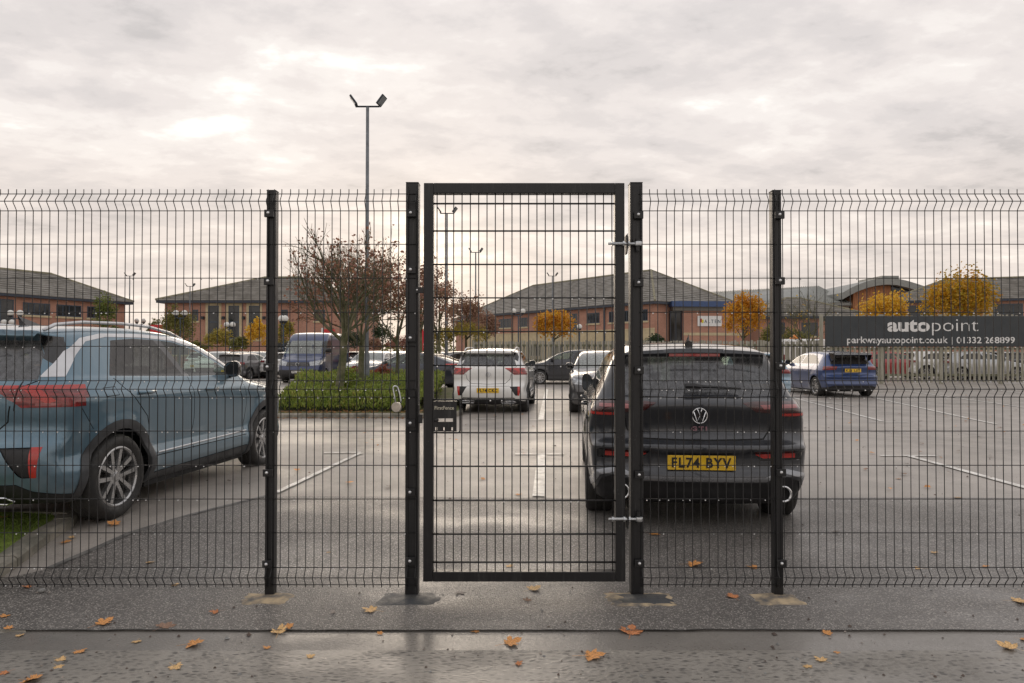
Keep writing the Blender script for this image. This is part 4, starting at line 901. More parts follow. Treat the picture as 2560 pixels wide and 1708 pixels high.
    if rails:
        for sd_ in (1, -1):
            r = MB(); r.tube([(.6 * fx - sh, sd_ * .60, H_ - .03), (1.0 * fx - sh, sd_ * .60, H_ + .02), (2.0 * fx - sh, sd_ * .59, H_ + .02), (2.4 * fx - sh, sd_ * .57, H_ - .035)], .014, 6); r.build('roof_rail', T['silver'], root, smooth=True)
    if plate is not None: number_plate(root, (-.01 - sh if kind != 'coupe' else .0 - sh, 0, sp.get('plate_z', .55)), plate, True, -1)
    if front_plate is not None: number_plate(root, (L_ + .012 - sh, 0, .46 if kind != 'van' else .56), front_plate, False, 1)
    if kind == 'van':
        for i in range(3):
            s_ = MB(); s_.box(5.945 - sh, 5.965 - sh, -.50, .50, .885 + i * .055, .893 + i * .055); s_.build('grille_bar', T['silver'], root)
        bg_ = MB(); bg_.lathe([(0, 0), (.085, 0), (.085, -.02), (0, -.02)], 20, M=Matrix.Translation((5.965 - sh, 0, .94)) @ Matrix.Rotation(R(-90), 4, 'Z')); bg_.build('badge_disc', T['lamp_dk'], root)
        emblem(root, (5.99 - sh, 0, .94), .085, 1, T['chrome'])
    if spoiler:
        s_ = MB(); s_.prism_y([(.02 - sh, 1.36), (.10 - sh, 1.345), (.48 - sh, 1.40), (.46 - sh, 1.435), (.10 - sh, 1.405)], -.60, .60)
        for yy in (-.60, .58): s_.prism_y([(.12 - sh, 1.21), (.30 - sh, 1.14), (.46 - sh, 1.42), (.05 - sh, 1.37)], yy, yy + .02)
        s_.build('roof_spoiler', T['gloss_black'], root, bevel=.008)
    return root
MT['glass_screen'] = glass('windscreen glass', (0.30, 0.34, 0.32), 0.50, 0.04, hz=(0.50, 0.54, 0.52))
def put(root, x, y, a, z=None, tilt=0.0):
    """rear axle centre at x,y; heading a degrees clockwise from straight away"""
    root.location = (x, y, g(x, y) if z is None else z); root.rotation_euler = (0, tilt, R(90 - a)); return root
def recolour(root, m, name='body'):
    for o in root.children:
        if o.name.split('.')[0] in (name, 'door_handle', 'body_crease', 'side_panel') and o.material_slots:
            o.material_slots[0].link = 'OBJECT'; o.material_slots[0].material = m
        if o.name.split('.')[0] == 'door_mirror' and o.material_slots[0].material.name != MT['gloss_black'].name:
            o.material_slots[0].link = 'OBJECT'; o.material_slots[0].material = m
def unplate(root, txt=None, yellow=True):
    for o in list(root.children):
        if o.name.split('.')[0] == 'number_plate':
            loc = o.location.copy(); rot = o.rotation_euler.copy()
            for c in list(o.children): bpy.data.objects.remove(c)
            bpy.data.objects.remove(o)
            if txt is not None: p_ = number_plate(root, loc, txt, yellow, -1); p_.rotation_euler = rot
# ---------------------------------------------------------------- ground
def sheet(name, poly, z, mat, step=0.3, kind='structure', parent=None, cutp=True):
    xs, ys = [p[0] for p in poly], [p[1] for p in poly]
    nx, ny = max(1, int((max(xs) - min(xs)) / step)), max(1, int((max(ys) - min(ys)) / step))
    bm = bmesh.new(); V = [[bm.verts.new((min(xs) + (max(xs) - min(xs)) * i / nx, min(ys) + (max(ys) - min(ys)) * j / ny, 0)) for j in range(ny + 1)] for i in range(nx + 1)]
    for i in range(nx):
        for j in range(ny): bm.faces.new((V[i][j], V[i + 1][j], V[i + 1][j + 1], V[i][j + 1]))
    if cutp:
        for k in range(len(poly)):
            a, b = poly[k], poly[(k + 1) % len(poly)]
            bmesh.ops.bisect_plane(bm, geom=bm.faces[:] + bm.edges[:] + bm.verts[:], dist=1e-5, plane_co=(a[0], a[1], 0), plane_no=(-(b[1] - a[1]), b[0] - a[0], 0))
        dele = [f for f in bm.faces if not in_poly(f.calc_center_median().x, f.calc_center_median().y, poly)]
        bmesh.ops.delete(bm, geom=dele, context='FACES')
    for v in bm.verts: v.co.z = g(v.co.x, v.co.y) + (z(v.co.x, v.co.y) if callable(z) else z)
    me = bpy.data.meshes.new(name); bmesh.ops.recalc_face_normals(bm, faces=bm.faces)
    if bm.faces and sum(f.normal.z for f in bm.faces) < 0: bmesh.ops.reverse_faces(bm, faces=bm.faces)
    bm.to_mesh(me); bm.free(); me.materials.append(mat); me.shade_smooth()
    o = link(name, me, None, parent); 
    if kind and parent is None: o['kind'] = kind
    return o
ROAD_Y = 3.56
# car park, one sheet to the horizon, fine near the fence
def axis(bands):
    r = []
    for a, b, s_ in bands:
        n = max(1, int(round((b - a) / s_))); r += [a + (b - a) * i / n for i in range(n)]
    return r + [bands[-1][1]]
gx_ = axis([(-2500, -100, 600), (-100, -12, 11), (-12, 12, 0.4), (12, 100, 11), (100, 2500, 600)])
gy_ = axis([(ROAD_Y, 16, 0.2), (16, 60, 4), (60, 3000, 400)])
V = [(x, y, g(x, y)) for x in gx_ for y in gy_]; ny_ = len(gy_)
Fq = [(i * ny_ + j, (i + 1) * ny_ + j, (i + 1) * ny_ + j + 1, i * ny_ + j + 1) for i in range(len(gx_) - 1) for j in range(ny_ - 1)]
tag(link('car_park_ground', raw_mesh('car_park_ground', V, Fq, MT['lot'], True), None), kind='structure')
apron_poly = [gp(-260, 1500), gp(120, 1424), gp(327, 1334), gp(480, 1288), gp(660, 1243), gp(1330, 1246), gp(2250, 1245), gp(2900, 1247), (7.5, ROAD_Y), (-7.5, ROAD_Y)]
sheet('asphalt_apron', apron_poly, lambda x, y: 0.005, MT['apron'], 0.25)
# a thin smoother seam of tar along the edge of the apron
def strip(pts, wd):
    P = [Vector(p) for p in pts]; Lf, Rt = [], []
    for i, p in enumerate(P):
        d = ((P[min(i + 1, len(P) - 1)]) - (P[max(i - 1, 0)])).normalized(); q = Vector((-d.y, d.x)) * wd / 2
        Lf.append(tuple(p + q)); Rt.append(tuple(p - q))
    return Lf + Rt[::-1]
def ribbon(name, pts, wd, z, mat, step=0.25, **k):
    """a painted or poured line laid on the ground along points"""
    P = [Vector(p) for p in pts]; Q = []
    for a, b in zip(P[:-1], P[1:]):
        n = max(1, int((b - a).length / step)); Q += [a + (b - a) * i / n for i in range(n)]
    Q.append(P[-1]); V = []; Fc = []
    for i, p in enumerate(Q):
        d = (Q[min(i + 1, len(Q) - 1)] - Q[max(i - 1, 0)]).normalized(); q = Vector((-d.y, d.x)) * wd / 2
        for s_ in (1, 0, -1): u = p + q * s_; V.append((u.x, u.y, g(u.x, u.y) + z))
        if i: b_ = i * 3; Fc += [(b_ - 3, b_ - 2, b_ + 1, b_), (b_ - 2, b_ - 1, b_ + 2, b_ + 1)]
    me = bpy.data.meshes.new(name); me.from_pydata(V, [], Fc); me.materials.append(mat)
    o = link(name, me, None)
    for a_, b_ in k.items(): o[a_] = b_
    return o
ribbon('tar_seam', [gp(120, 1424), gp(327, 1334), gp(480, 1288), gp(680, 1238)], 0.05, 0.009, MT['seam'], kind='structure')
# road: a gutter channel, then the carriageway, both lower than the apron's edge
def flat(name, x0, x1, y0, y1, z, mat, n=1, zf=None):
    xs = [x0 + (x1 - x0) * i / n for i in range(n + 1)]
    V = [(x, y, zf(x, y) if zf else z) for x in xs for y in (y0, y1)]
    me = raw_mesh(name, V, [(2 * i, 2 * i + 2, 2 * i + 3, 2 * i + 1) for i in range(n)], mat); o = link(name, me, None); o['kind'] = 'structure'; return o
flat('gutter', -60, 60, 3.33, ROAD_Y + 0.08, -0.003, MT['gutter'])
flat('road', -60, 60, -40, 3.33, -0.001, MT['road'])
# the ragged joint between apron and road
pts = []; x = -7.0
while x < 7: pts.append((x, ROAD_Y - 0.006 + 0.012 * mnoise.noise(Vector((x * 1.3, 0, 4))) + 0.008 * mnoise.noise(Vector((x * 6.3, 0, 4))))); x += 0.05
e = MB(); V = []
for (x, y) in pts: wj = .0015 + .007 * max(0, mnoise.noise(Vector((x * 1.7, 5, 1)))); V += [(x, y - wj, 0.0078), (x, y + .004, 0.0078)]
e.add(V, [(2 * i, 2 * i + 2, 2 * i + 3, 2 * i + 1) for i in range(len(pts) - 1)])
tag(e.build('road_joint', MT['joint']), kind='structure')
# painted bay lines
def line(name, a, b, wd=0.09, z=0.010): return ribbon('bay_line', [a, b], wd, z, MT['line'], 0.25, kind='structure')
for a, b in (((1367, 974), (1352, 1050)), ((1355, 1137), (1346, 1243)),
             ((1965, 990), (2206, 1054)), ((2181, 994), (2490, 1061)), ((2262, 977), (2700, 1039)), ((2377, 964), (2800, 1010)),
             ((2271, 1141), (2640, 1242)), ((2010, 1000), (2140, 1017))):
    line('bay_line', gp(*a), gp(*b), 0.09 if a[0] > 1500 else 0.115)
for a, b in (((1324, 1051), (1402, 1051)), ((1288, 1137), (1410, 1137)), ((2010, 1009), (2620, 1009)), ((2170, 1057), (2270, 1057)), ((2200, 1141), (2340, 1141)), ((1190, 1048), (1240, 1048)), ((810, 1134), (902, 1133))):
    line('bay_line', gp(*a), gp(*b), 0.07, 0.013)
line('bay_line', gp(902, 1134), gp(690, 1234), 0.06, 0.011)
# kerbs
def kerb_run(pts, h, w_, name, label, mat, piece=0.9, z0=-0.02, grp=None, prof=0.02):
    root = thing(name, label, 'kerb', (pts[0][0], pts[0][1], 0), 0, grp); o0 = Vector((pts[0][0], pts[0][1], 0))
    P = [Vector(p) for p in pts]
    for a, b in zip(P[:-1], P[1:]):
        Ld = (b - a).length; n = max(1, round(Ld / piece)); d = (b - a) / Ld; q = Vector((-d.y, d.x)) * w_
        for i in range(n):
            s0, s1 = a + d * (Ld * i / n + 0.004), a + d * (Ld * (i + 1) / n - 0.004); m = MB()
            jz = rnd.uniform(-0.004, 0.004); V = []
            for s_ in (s0, s1):
                gz = g(s_.x, s_.y)
                for (t, z) in ((0, z0), (0, h * 0.75), (0.18, h), (1, h), (1, z0)): u = s_ + q * t; V.append((u.x - o0.x, u.y - o0.y, gz + z + jz))
            m.add(V, [(0, 1, 6, 5), (1, 2, 7, 6), (2, 3, 8, 7), (3, 4, 9, 8), (4, 3, 2, 1, 0), (5, 6, 7, 8, 9)])
            m.build('kerb_stone', mat, root)
    return root
IS = [(-5.35, 14.9), (-1.75, 14.9), (-1.3, 15.15), (-1.12, 15.6), (-1.25, 17.5), (-1.75, 24.0)]
kerb_run(IS, 0.10, 0.12, 'kerb', 'concrete kerb edging the shrub island in the car park', MT['kerb'])
kerb_run([(-7.9, 24), (-6.5, 19.5), (-5.35, 14.9)], 0.10, 0.12, 'kerb', 'left end of the concrete kerb round the shrub island', MT['kerb'])
island_poly = [(-5.25, 15.0), (-1.8, 15.0), (-1.38, 15.23), (-1.22, 15.62), (-1.35, 17.5), (-1.85, 24.0), (-7.8, 24), (-6.4, 19.5)]
sheet('island_soil', island_poly, lambda x, y: 0.085 + 0.10 * S((y - 15.2) / 2), MT['soil'], 0.4)
# small grass island on the left, beside the blue grey car
GK = [(-7.0, 5.40), (-3.75, 5.46), (-3.42, 5.42), (-3.34, 5.22), (-3.34, 4.95), (-3.28, 4.55), (-3.22, 4.12), (-3.20, 3.72)]
kerb_run(GK[::-1], 0.075, 0.13, 'kerb', 'curved concrete kerb round the mossy grass at the left', MT['kerb'], 0.6)
grass_poly = [(-7, 3.7), (-3.33, 3.72), (-3.35, 4.12), (-3.41, 4.56), (-3.47, 4.96), (-3.47, 5.22), (-3.55, 5.30), (-3.75, 5.33), (-7, 5.28)]
sheet('grass_bed', grass_poly, lambda x, y: 0.072 + 0.02 * mnoise.noise(Vector((x * 2, y * 2, 0))), MT['turf'], 0.12)
def blades(name, n, sampler, h0, h1, w_, mat, lean=0.4, kind='stuff', seed=1, label=None):
    r = random.Random(seed); V = []; T_ = []
    for i in range(n):
        x, y, z = sampler(r); a = r.uniform(0, 6.283); h = r.uniform(h0, h1); lx, ly = r.gauss(0, lean) * h, r.gauss(0, lean) * h; c, s_ = math.cos(a) * w_, math.sin(a) * w_
        k = len(V); V += [(x - c, y - s_, z), (x + c, y + s_, z), (x + lx * .4, y + ly * .4, z + h * .6), (x + lx, y + ly, z + h)]
        T_ += [(k, k + 1, k + 2), (k + 1, k + 3, k + 2)]
    o = link(name, raw_mesh(name, V, T_, mat), None); o['kind'] = kind
    return o
def in_grass(r):
    while True:
        x, y = r.uniform(-6, -3.3), r.uniform(3.75, 5.3)
        if in_poly(x, y, grass_poly): return x, y, g(x, y) + 0.065
blades('grass', 16000, in_grass, 0.01, 0.04, 0.0025, MT['blade'], 0.6, seed=3)
# dropped kerb by the road at the left corner
m = MB(); m.add([(-3.6, 3.60, .010), (-2.72, 3.565, .0075), (-2.52, 3.555, .007), (-2.50, 3.545, -.011), (-2.75, 3.50, -.011), (-3.6, 3.50, -.011), (-2.75, 3.515, 0.0), (-3.6, 3.52, .02)], [(0, 7, 6, 1), (1, 6, 3, 2), (7, 5, 4, 6), (6, 4, 3)])
k_ = thing('dropped_kerb', 'worn sloping kerb stone beside the road in the left corner', 'kerb', (-3, 3.55, 0)); o = m.build('kerb_stone', MT['kerb'], k_); o.location = (3, -3.55, 0)
m = MB(); m.tube([(-3.7, 3.50, .0), (-3.1, 3.50, .01), (-2.88, 3.485, .0), (-2.80, 3.47, -.01)], [.035, .03, .022, .012], 8)
o = m.build('kerb_edge', MT['kerb_grey'], k_, smooth=True); o.location = (3, -3.55, 0)
# concrete footings at the posts
def footing(cx_, cy_, w_, d_, seed, mat, label, mat2=None):
    r = random.Random(seed); n = 26
    def outline(k, e_=1.0):
        P = []
        for i in range(n):
            a = 2 * math.pi * i / n; c, s_ = math.cos(a), math.sin(a); q = 1 / max(abs(c), abs(s_)) ** 0.85
            f = q * k * (1 + e_ * 0.13 * r.uniform(-1, 1)); P.append((c * w_ / 2 * f, s_ * d_ / 2 * f))
        return P
    root = thing('concrete_footing', label, 'footing', (cx_, cy_, g(cx_, cy_)), 0, 'footings under the fence posts')
    def dome(P, z, zc_, nm, m_):
        mb = MB(); V = [(x, y, 0.004) for x, y in P] + [(x * .8, y * .8, z) for x, y in P] + [(0, 0, zc_)]
        mb.add(V, [(i, (i + 1) % n, n + (i + 1) % n, n + i) for i in range(n)] + [(n + i, n + (i + 1) % n, 2 * n) for i in range(n)]); return mb.build(nm, m_, root, smooth=True)
    dome(outline(0.95), 0.010, 0.014, 'concrete_pad', mat)
    if mat2:
        P = [(x * .72 + w_ * .03, y * .66 - d_ * .06) for x, y in outline(1.0, 1.6)]; dome(P, 0.015, 0.020, 'tar_patch', mat2)
footing(-1.43, 4.01, .30, .20, 1, MT['footing'], 'sandy concrete footing under the left fence post')
footing(-0.60, 4.00, .36, .22, 2, MT['footing_dark'], 'dark tarred footing under the left gate post')
footing(0.75, 4.00, .42, .24, 3, MT['footing'], 'sandy footing patched with tar under the right gate post', MT['footing_dark'])
footing(1.54, 4.00, .30, .20, 4, MT['footing'], 'sandy concrete footing under the right fence post')

# ---------------------------------------------------------------- timber fence and its hoarding
def timber_fence(name, label, x0, y0, x1, y1, H_, pitch_, wd, grp, seed, post_every=2.4, double=True):
    L_ = math.hypot(x1 - x0, y1 - y0); a = math.atan2(y1 - y0, x1 - x0); root = thing(name, label, 'fence', (x0, y0, g(x0, y0)), a, grp); r = random.Random(seed)
    for z in (0.35, H_ * .5, H_ - 0.24):
        m = MB(); m.box(0, L_, 0.0, 0.05, z, z + 0.10); m.build('rail', MT['rail'], root)
    n = int(L_ / pitch_); metas = []
    for v in range(4):
        m = MB(); m.box(-wd / 2, wd / 2, -0.022, -0.001, 0.06, H_ - 0.01 + 0.02 * v, None); metas.append(m.mesh('paling', MT['timber']))
    for i in range(n + 1):
        o = link('paling', metas[r.randrange(4)], None, root, (i * L_ / n, 0, r.uniform(-.01, .01)), (0, R(r.uniform(-.5, .5)), 0))
        if double and i < n: o = link('paling', metas[r.randrange(4)], None, root, ((i + .5) * L_ / n, 0.075, r.uniform(-.01, .01)), (0, R(r.uniform(-.5, .5)), 0))
    n = max(1, int(L_ / post_every)); m = MB(); m.box(-0.06, 0.06, -0.085, 0.05, 0.0, H_ + 0.06); me = m.mesh('fence_post', MT['timber'])
    for i in range(n + 1): link('fence_post', me, None, root, (i * L_ / n, 0.012, 0))
    return root
timber_fence('timber_fence', 'low weathered timber paling fence behind the parked cars', -1.9, 33.6, 14.7, 32.6, 1.95, 0.26, 0.105, None, 5)
timber_fence('timber_fence', 'tall weathered timber paling fence carrying the dark sign', 14.0, 30.9, 24.8, 30.9, 3.08, 0.215, 0.105, None, 6, double=False)
bb = thing('sign_board', 'long dark grey sign reading autopoint on the tall timber fence', 'sign', (14.15, 30.78, 0))
m = MB(); m.box(0, 10.6, -0.03, 0.0, 1.70, 3.06); m.build('board', MT['sign'], bb, bevel=.01)
def place_text(txt, root, cx_, cz_, width, height, mat, y=-0.034, bold=0.0, name='lettering'):
    me = text_mesh(txt, 1.0, 0.004, bold); me.materials.append(mat); xs = [v.co.x for v in me.vertices]; zs = [v.co.y for v in me.vertices]
    x0, x1, z0, z1 = min(xs), max(xs), min(zs), max(zs); kx = width / (x1 - x0); kz = height / (z1 - z0)
    for v in me.vertices: v.co = Vector((cx_ + (v.co.x - (x0 + x1) / 2) * kx, y - v.co.z * 0.6, cz_ + (v.co.y - (z0 + z1) / 2) * kz))
    return link(name, me, None, root)
def bx_(px): return (px - 1280) / F * 30.75 - 14.15
def bz_(py): return CAM_H + (880 - py) / F * 30.75
ax0, ax1 = bx_(1900 + 1135 / 3.56), bx_(1900 + 1512 / 3.56); px0, px1 = bx_(1900 + 1532 / 3.56), bx_(1900 + 1945 / 3.56)
place_text('auto', bb, (ax0 + ax1) / 2, bz_(640 + 622 / 3.56), ax1 - ax0, 0.545, MT['white_print'], bold=0.035)
place_text('point', bb, (px0 + px1) / 2, bz_(640 + 636 / 3.56), px1 - px0, 0.72, MT['white_print'], bold=-0.012)
a0, a1 = bx_(1900 + 775 / 3.56), bx_(1900 + 1672 / 3.56)
place_text('parkwayautopoint.co.uk', bb, (a0 + a1) / 2, bz_(640 + 757 / 3.56), a1 - a0, 0.40, MT['white_print'], bold=0.012)
m = MB(); q = bx_(1900 + 1710 / 3.56); m.box(q - .012, q + .012, -.036, -.03, bz_(640 + 792 / 3.56), bz_(640 + 722 / 3.56)); m.build('divider', MT['white_print'], bb)
a0, a1 = bx_(1900 + 1750 / 3.56), bx_(1900 + 1972 / 3.56); place_text('01332', bb, (a0 + a1) / 2, bz_(640 + 750 / 3.56), a1 - a0, 0.29, MT['white_print'], bold=0.012)
a0, a1 = bx_(1900 + 1998 / 3.56), bx_(1900 + 2268 / 3.56); place_text('268899', bb, (a0 + a1) / 2, bz_(640 + 750 / 3.56), a1 - a0, 0.29, MT['white_print'], bold=0.012)

# ---------------------------------------------------------------- office buildings
def local_frame(c0, c1):
    """frame with x along the facade from c0 to c1 (seen left to right) and y going away behind it"""
    a = math.atan2(c1[1] - c0[1], c1[0] - c0[0]); return a, math.hypot(c1[0] - c0[0], c1[1] - c0[1])
def stepped_roof(root, Lx, Dy, z0, rise, ov=0.55, step=0.42, name='roof', run=None):
    """hipped roof laid in courses of tiles: every course is its own sloping strip with a butt edge"""
    x0, x1, y0, y1 = -ov, Lx + ov, -ov, Dy + ov; half = min(x1 - x0, y1 - y0) / 2; run = half
    n = max(4, int(math.hypot(half, rise) / step)); m = MB(); t = 0.12
    def ring(k, dz=0.0):
        f = k / n; d = f * half; return [(x0 + d, y0 + d, z0 + rise * f + dz), (x1 - d, y0 + d, z0 + rise * f + dz), (x1 - d, y1 - d, z0 + rise * f + dz), (x0 + d, y1 - d, z0 + rise * f + dz)]
    for k in range(n):
        a, b = ring(k, t), ring(k + 1, 0.0); c = ring(k, 0.0)
        for i in range(4):
            j = (i + 1) % 4; m.quad(a[i], a[j], b[j], b[i]); m.quad(c[i], c[j], a[j], a[i])
    o = m.build(name, MT['slate'], root)
    top = ring(n, 0.03); r_ = MB(); r_.tube([top[0], top[1] if Lx > Dy else top[3]], 0.13, 6); r_.build('ridge_tile', MT['ridge'], root)
    for i in range(4):
        r_ = MB(); a, b = ring(0, 0.06)[i], top[i]; r_.tube([a, b], 0.11, 5); r_.build('hip_tile', MT['ridge'], root)
    f_ = MB(); f_.box(x0 + .03, x1 - .03, y0 + .03, y1 - .03, z0 - 0.22, z0 - .01); f_.build('eaves', MT['fascia'], root)
    return o
def window(root, x0, x1, z0, z1, face='front', Lx=0, Dy=0, n=2, frame='frame_blue', surround=None, sill=True, pos=0.0, transom=None):
    """a window set into a facade: frame with mullions, panes a little behind it"""
    f = MB(); t = 0.07; d0, d1 = -0.03, 0.05
    f.box(x0, x1, d0, d1, z0, z0 + t); f.box(x0, x1, d0, d1, z1 - t, z1); f.box(x0, x0 + t, d0, d1, z0 + t, z1 - t); f.box(x1 - t, x1, d0, d1, z0 + t, z1 - t)
    for i in range(1, n): xm = x0 + (x1 - x0) * i / n; f.box(xm - .03, xm + .03, d0, d1, z0 + t, z1 - t)
    for z in (transom or []): f.box(x0 + t, x1 - t, d0 + .004, d1, z - .04, z + .04)
    if face == 'right': loc, rz = (Lx, 0, 0), R(90)
    elif face == 'left': loc, rz = (0, Dy, 0), R(-90)
    else: loc, rz = (0, 0, 0), 0.0
    o = f.build('window', MT[frame], root, loc, (0, 0, rz))
    p = MB(); p.box(x0 + t, x1 - t, -0.012, 0.02, z0 + t, z1 - t); p.build('pane', MT['pane'], o)
    if sill: s_ = MB(); s_.box(x0 - .12, x1 + .12, -0.09, -0.002, z0 - .16, z0 - .003); s_.build('sill', MT['cream'], o)
    if surround:
        s_ = MB(); q = surround
        s_.box(x0 - q, x0 - .003, -.05, -.001, z0 - q, z1 + q); s_.box(x1 + .003, x1 + q, -.05, -.001, z0 - q, z1 + q); s_.box(x0 - .003, x1 + .003, -.05, -.001, z1 + .003, z1 + q); s_.box(x0 - .003, x1 + .003, -.05, -.001, z0 - q, z0 - .003)
        s_.build('surround', MT['cream'], o)
    return o
def office(label, c0, c1, Dy, eave=6.0, rise=3.4, wall='brick', ov=0.55, step=0.42):
    a, L_ = local_frame(c0, c1); root = thing('office_building', label, 'building', (c0[0], c0[1], 0), a)
    m = MB(); m.box(0, L_, 0, Dy, -0.3, eave - .2); m.build('wall', MT[wall], root); stepped_roof(root, L_, Dy, eave, rise, ov, step); return root, L_
def band(root, x0, x1, z0, z1, mat='cream', y=-.03, face=None, Lx=0): 
    m = MB(); m.box(x0, x1, y, -.001, z0, z1); return m.build('stone_band', MT[mat], root, (Lx, 0, 0) if face == 'right' else None, (0, 0, R(90)) if face == 'right' else None)
# left block, running away to the right
b1, L1 = office('brick office block with a long grey roof at the far left', (-44.5, 43.5), (-35.9, 63.2), 8.2, 6.05, 2.35)
def along(c0, c1, px):
    """distance along a facade where the ray through a picture column meets it"""
    k = (px - 1280) / F; dx, dy = c1[0] - c0[0], c1[1] - c0[1]; L_ = math.hypot(dx, dy)
    t = (k * c0[1] - c0[0]) / (dx - k * dy); return t * L_
f1 = ((-44.5, 43.5), (-35.9, 63.2))
for (p0, p1), n_ in zip(((56, 124), (140, 202), (217, 250)), (5, 4, 2)): window(b1, along(*f1, p0), along(*f1, p1), 4.45, 5.45, n=n_, frame='frame_blue')
window(b1, along(*f1, -18), along(*f1, 33), .6, 5.6, n=3, transom=[3.2], sill=False)
for p0, p1 in ((56, 124), (140, 202)): window(b1, along(*f1, p0), along(*f1, p1), 1.3, 2.4, n=4)
# middle left block, tall windows in stone surrounds
c0, c1 = (-30.9, 60.7), (-14.4, 60.7); f2 = (c0, c1)
b2, L2 = office('brick office block with tall stone framed windows left of the bare tree', c0, c1, 13.0, 6.0, 2.75)
for p0, p1 in ((520, 547), (571, 598), (622, 649)): window(b2, along(*f2, p0), along(*f2, p1), 2.6, 5.55, n=1, surround=.22, sill=False, transom=[4.1])
for p0, p1 in ((480, 495), (704, 719), (786, 812)): window(b2, along(*f2, p0), along(*f2, p1), 4.2, 5.2, n=1)
for p0, p1 in ((430, 470), (690, 730), (760, 800)): window(b2, along(*f2, p0), along(*f2, p1), 1.2, 2.4, n=2)
for i, px in enumerate((508, 559, 610, 661)):
    wl = MB(); x_ = along(*f2, px); wl.box(x_ - .1, x_ + .1, -.25, 0, 4.35, 4.6); wl.build('wall_lamp', MT['lamp_dk'], b2)
# right hand block seen through the gate
c0, c1 = (-5.7, 87.8), (12.9, 61.7); f3 = (c0, c1)
b3, L3 = office('long brick office block with blue eaves seen through the gate', c0, c1, 12.0, 6.0, 3.8)
def p5(x): return 1000 + x / 4.7
def p8(x): return 1500 + x / 4.7
for p0, p1, z0, z1, n_ in ((p5(1160), p5(1305), 4.3, 5.35, 4), (p5(1405), p5(1500), 4.3, 5.35, 3), (p5(2200), p5(2345), 4.3, 5.35, 4), (p8(108), p8(160), 4.3, 5.35, 2), (p8(290), p8(342), 4.3, 5.35, 2), (p8(505), p8(562), 4.3, 5.35, 2)):
    window(b3, along(*f3, p0), along(*f3, p1), z0, z1, n=n_)
window(b3, along(*f3, p5(1990)), along(*f3, p5(2085)), .3, 5.4, n=3, sill=False, transom=[2.4, 3.9])
band(b3, 0.0, L3, 0.0, 3.5); band(b3, -.02, L3 + .02, 3.5, 3.62, 'cream', -.07)
for px in (p5(1325), p8(62)):
    dp = MB(); x_ = along(*f3, px); dp.tube([(x_, -.10, 0), (x_, -.10, 5.8)], .06, 6); dp.build('drainpipe', MT['frame_blue'], b3)
for px in (1250, 1340, 1390, 1590):
    x_ = along(*f3, px); window(b3, x_ - .9, x_ + .9, 1.0, 2.1, n=2).location.y = -.035
cl = thing('wall_lamp', 'small white wall lamp on the brick corner beside the sign', 'lamp'); 
# end wing with the sign: its wall runs on to the right of the corner
c0, c1 = (14.25, 62.2), (21.2, 62.8); w4 = (c0, c1)
b4 = thing('office_wing', 'brick entrance wing with a deep blue fascia and a white sign', 'building', (c0[0], c0[1], 0), local_frame(c0, c1)[0]); L4 = local_frame(c0, c1)[1]
m = MB(); m.box(1.35, L4, 0, 3, 0, 5.2); m.build('wall', MT['brick'], b4)
m = MB(); m.box(0.2, L4 + .3, -.5, 3, 5.56, 6.06); m.build('fascia', MT['fascia_blue'], b4); m = MB(); m.box(.4, L4 + .2, -.2, 3, 5.2, 5.56); m.build('soffit', MT['fascia_soffit'], b4)
band(b4, 1.35, L4, 2.95, 3.2)
m = MB(); m.box(.25, 1.35, .3, .6, 0, 5.2); m.build('glazed_door', MT['pane'], b4)
for x_ in (.25, .75, 1.30): m = MB(); m.box(x_, x_ + .07, .2, .3, 0, 5.2); m.build('door_frame', MT['fascia'], b4)
sg = thing('wall_sign', 'white sign reading ALTEN on the brick wing behind the orange tree', 'sign', (c0[0], c0[1], 0), local_frame(c0, c1)[0])
s0, s1 = along(*w4, p8(1145)), along(*w4, p8(1425)); zs0, zs1 = CAM_H + (880 - (640 + 826 / 4.7)) / F * 62.4, CAM_H + (880 - (640 + 705 / 4.7)) / F * 62.4
m = MB(); m.box(s0, s1, -.12, -.004, zs0, zs1); m.build('board', MT['white_print'], sg)
q0, q1 = along(*w4, p8(1170)), along(*w4, p8(1212)); m = MB(); m.box(q0, (q0 + q1) / 2, -.15, -.12, zs0 + .35, zs1 - .25); m.build('red_mark', MT['sign_red'], sg)
m = MB(); m.box((q0 + q1) / 2, q1, -.15, -.12, zs0 + .30, zs1 - .35); m.build('yellow_mark', MT['sign_yellow'], sg)
place_text('A L T E N', sg, (along(*w4, p8(1222)) + along(*w4, p8(1410))) / 2, (zs0 + zs1) / 2 - .03, along(*w4, p8(1410)) - along(*w4, p8(1222)), .32, MT['frame_blue'], y=-.125, bold=.015)
bpy.data.objects.remove(cl)
# a lower block behind it on the left
c0, c1 = (-8.3, 101.0), (0.5, 91.0)
b5, L5 = office('lower grey roofed office behind the reddish trees', c0, c1, 9, 6.0, 2.8)
# blocks on the right beyond the timber fence
c0, c1 = (26.5, 72.0), (36.5, 67.5)
b6, L6 = office('slate roofed house with brick walls behind the bare tree', (24.0, 66.5), (34.5, 66.5), 9, 4.9, 2.1)
for x_ in (1.0, 4.2, 7.4): window(b6, x_, x_ + 1.6, 3.0, 4.3, n=2)
window(b6, 6.3, 8.2, .4, 2.2, n=2, frame='frame_blue')
b7, L7 = office('long slate roofed block at the far right behind the orange trees', (39.5, 71.0), (58.0, 64.0), 12, 6.7, 2.6)
for x_ in (1.5, 5.2, 9.0, 12.5, 15.5): window(b7, x_, x_ + 2.4, 4.7, 6.2, n=3)
for x_ in (0.0, 4.3, 8.1, 11.6): band(b7, x_, x_ + .9, 0, 6.5)
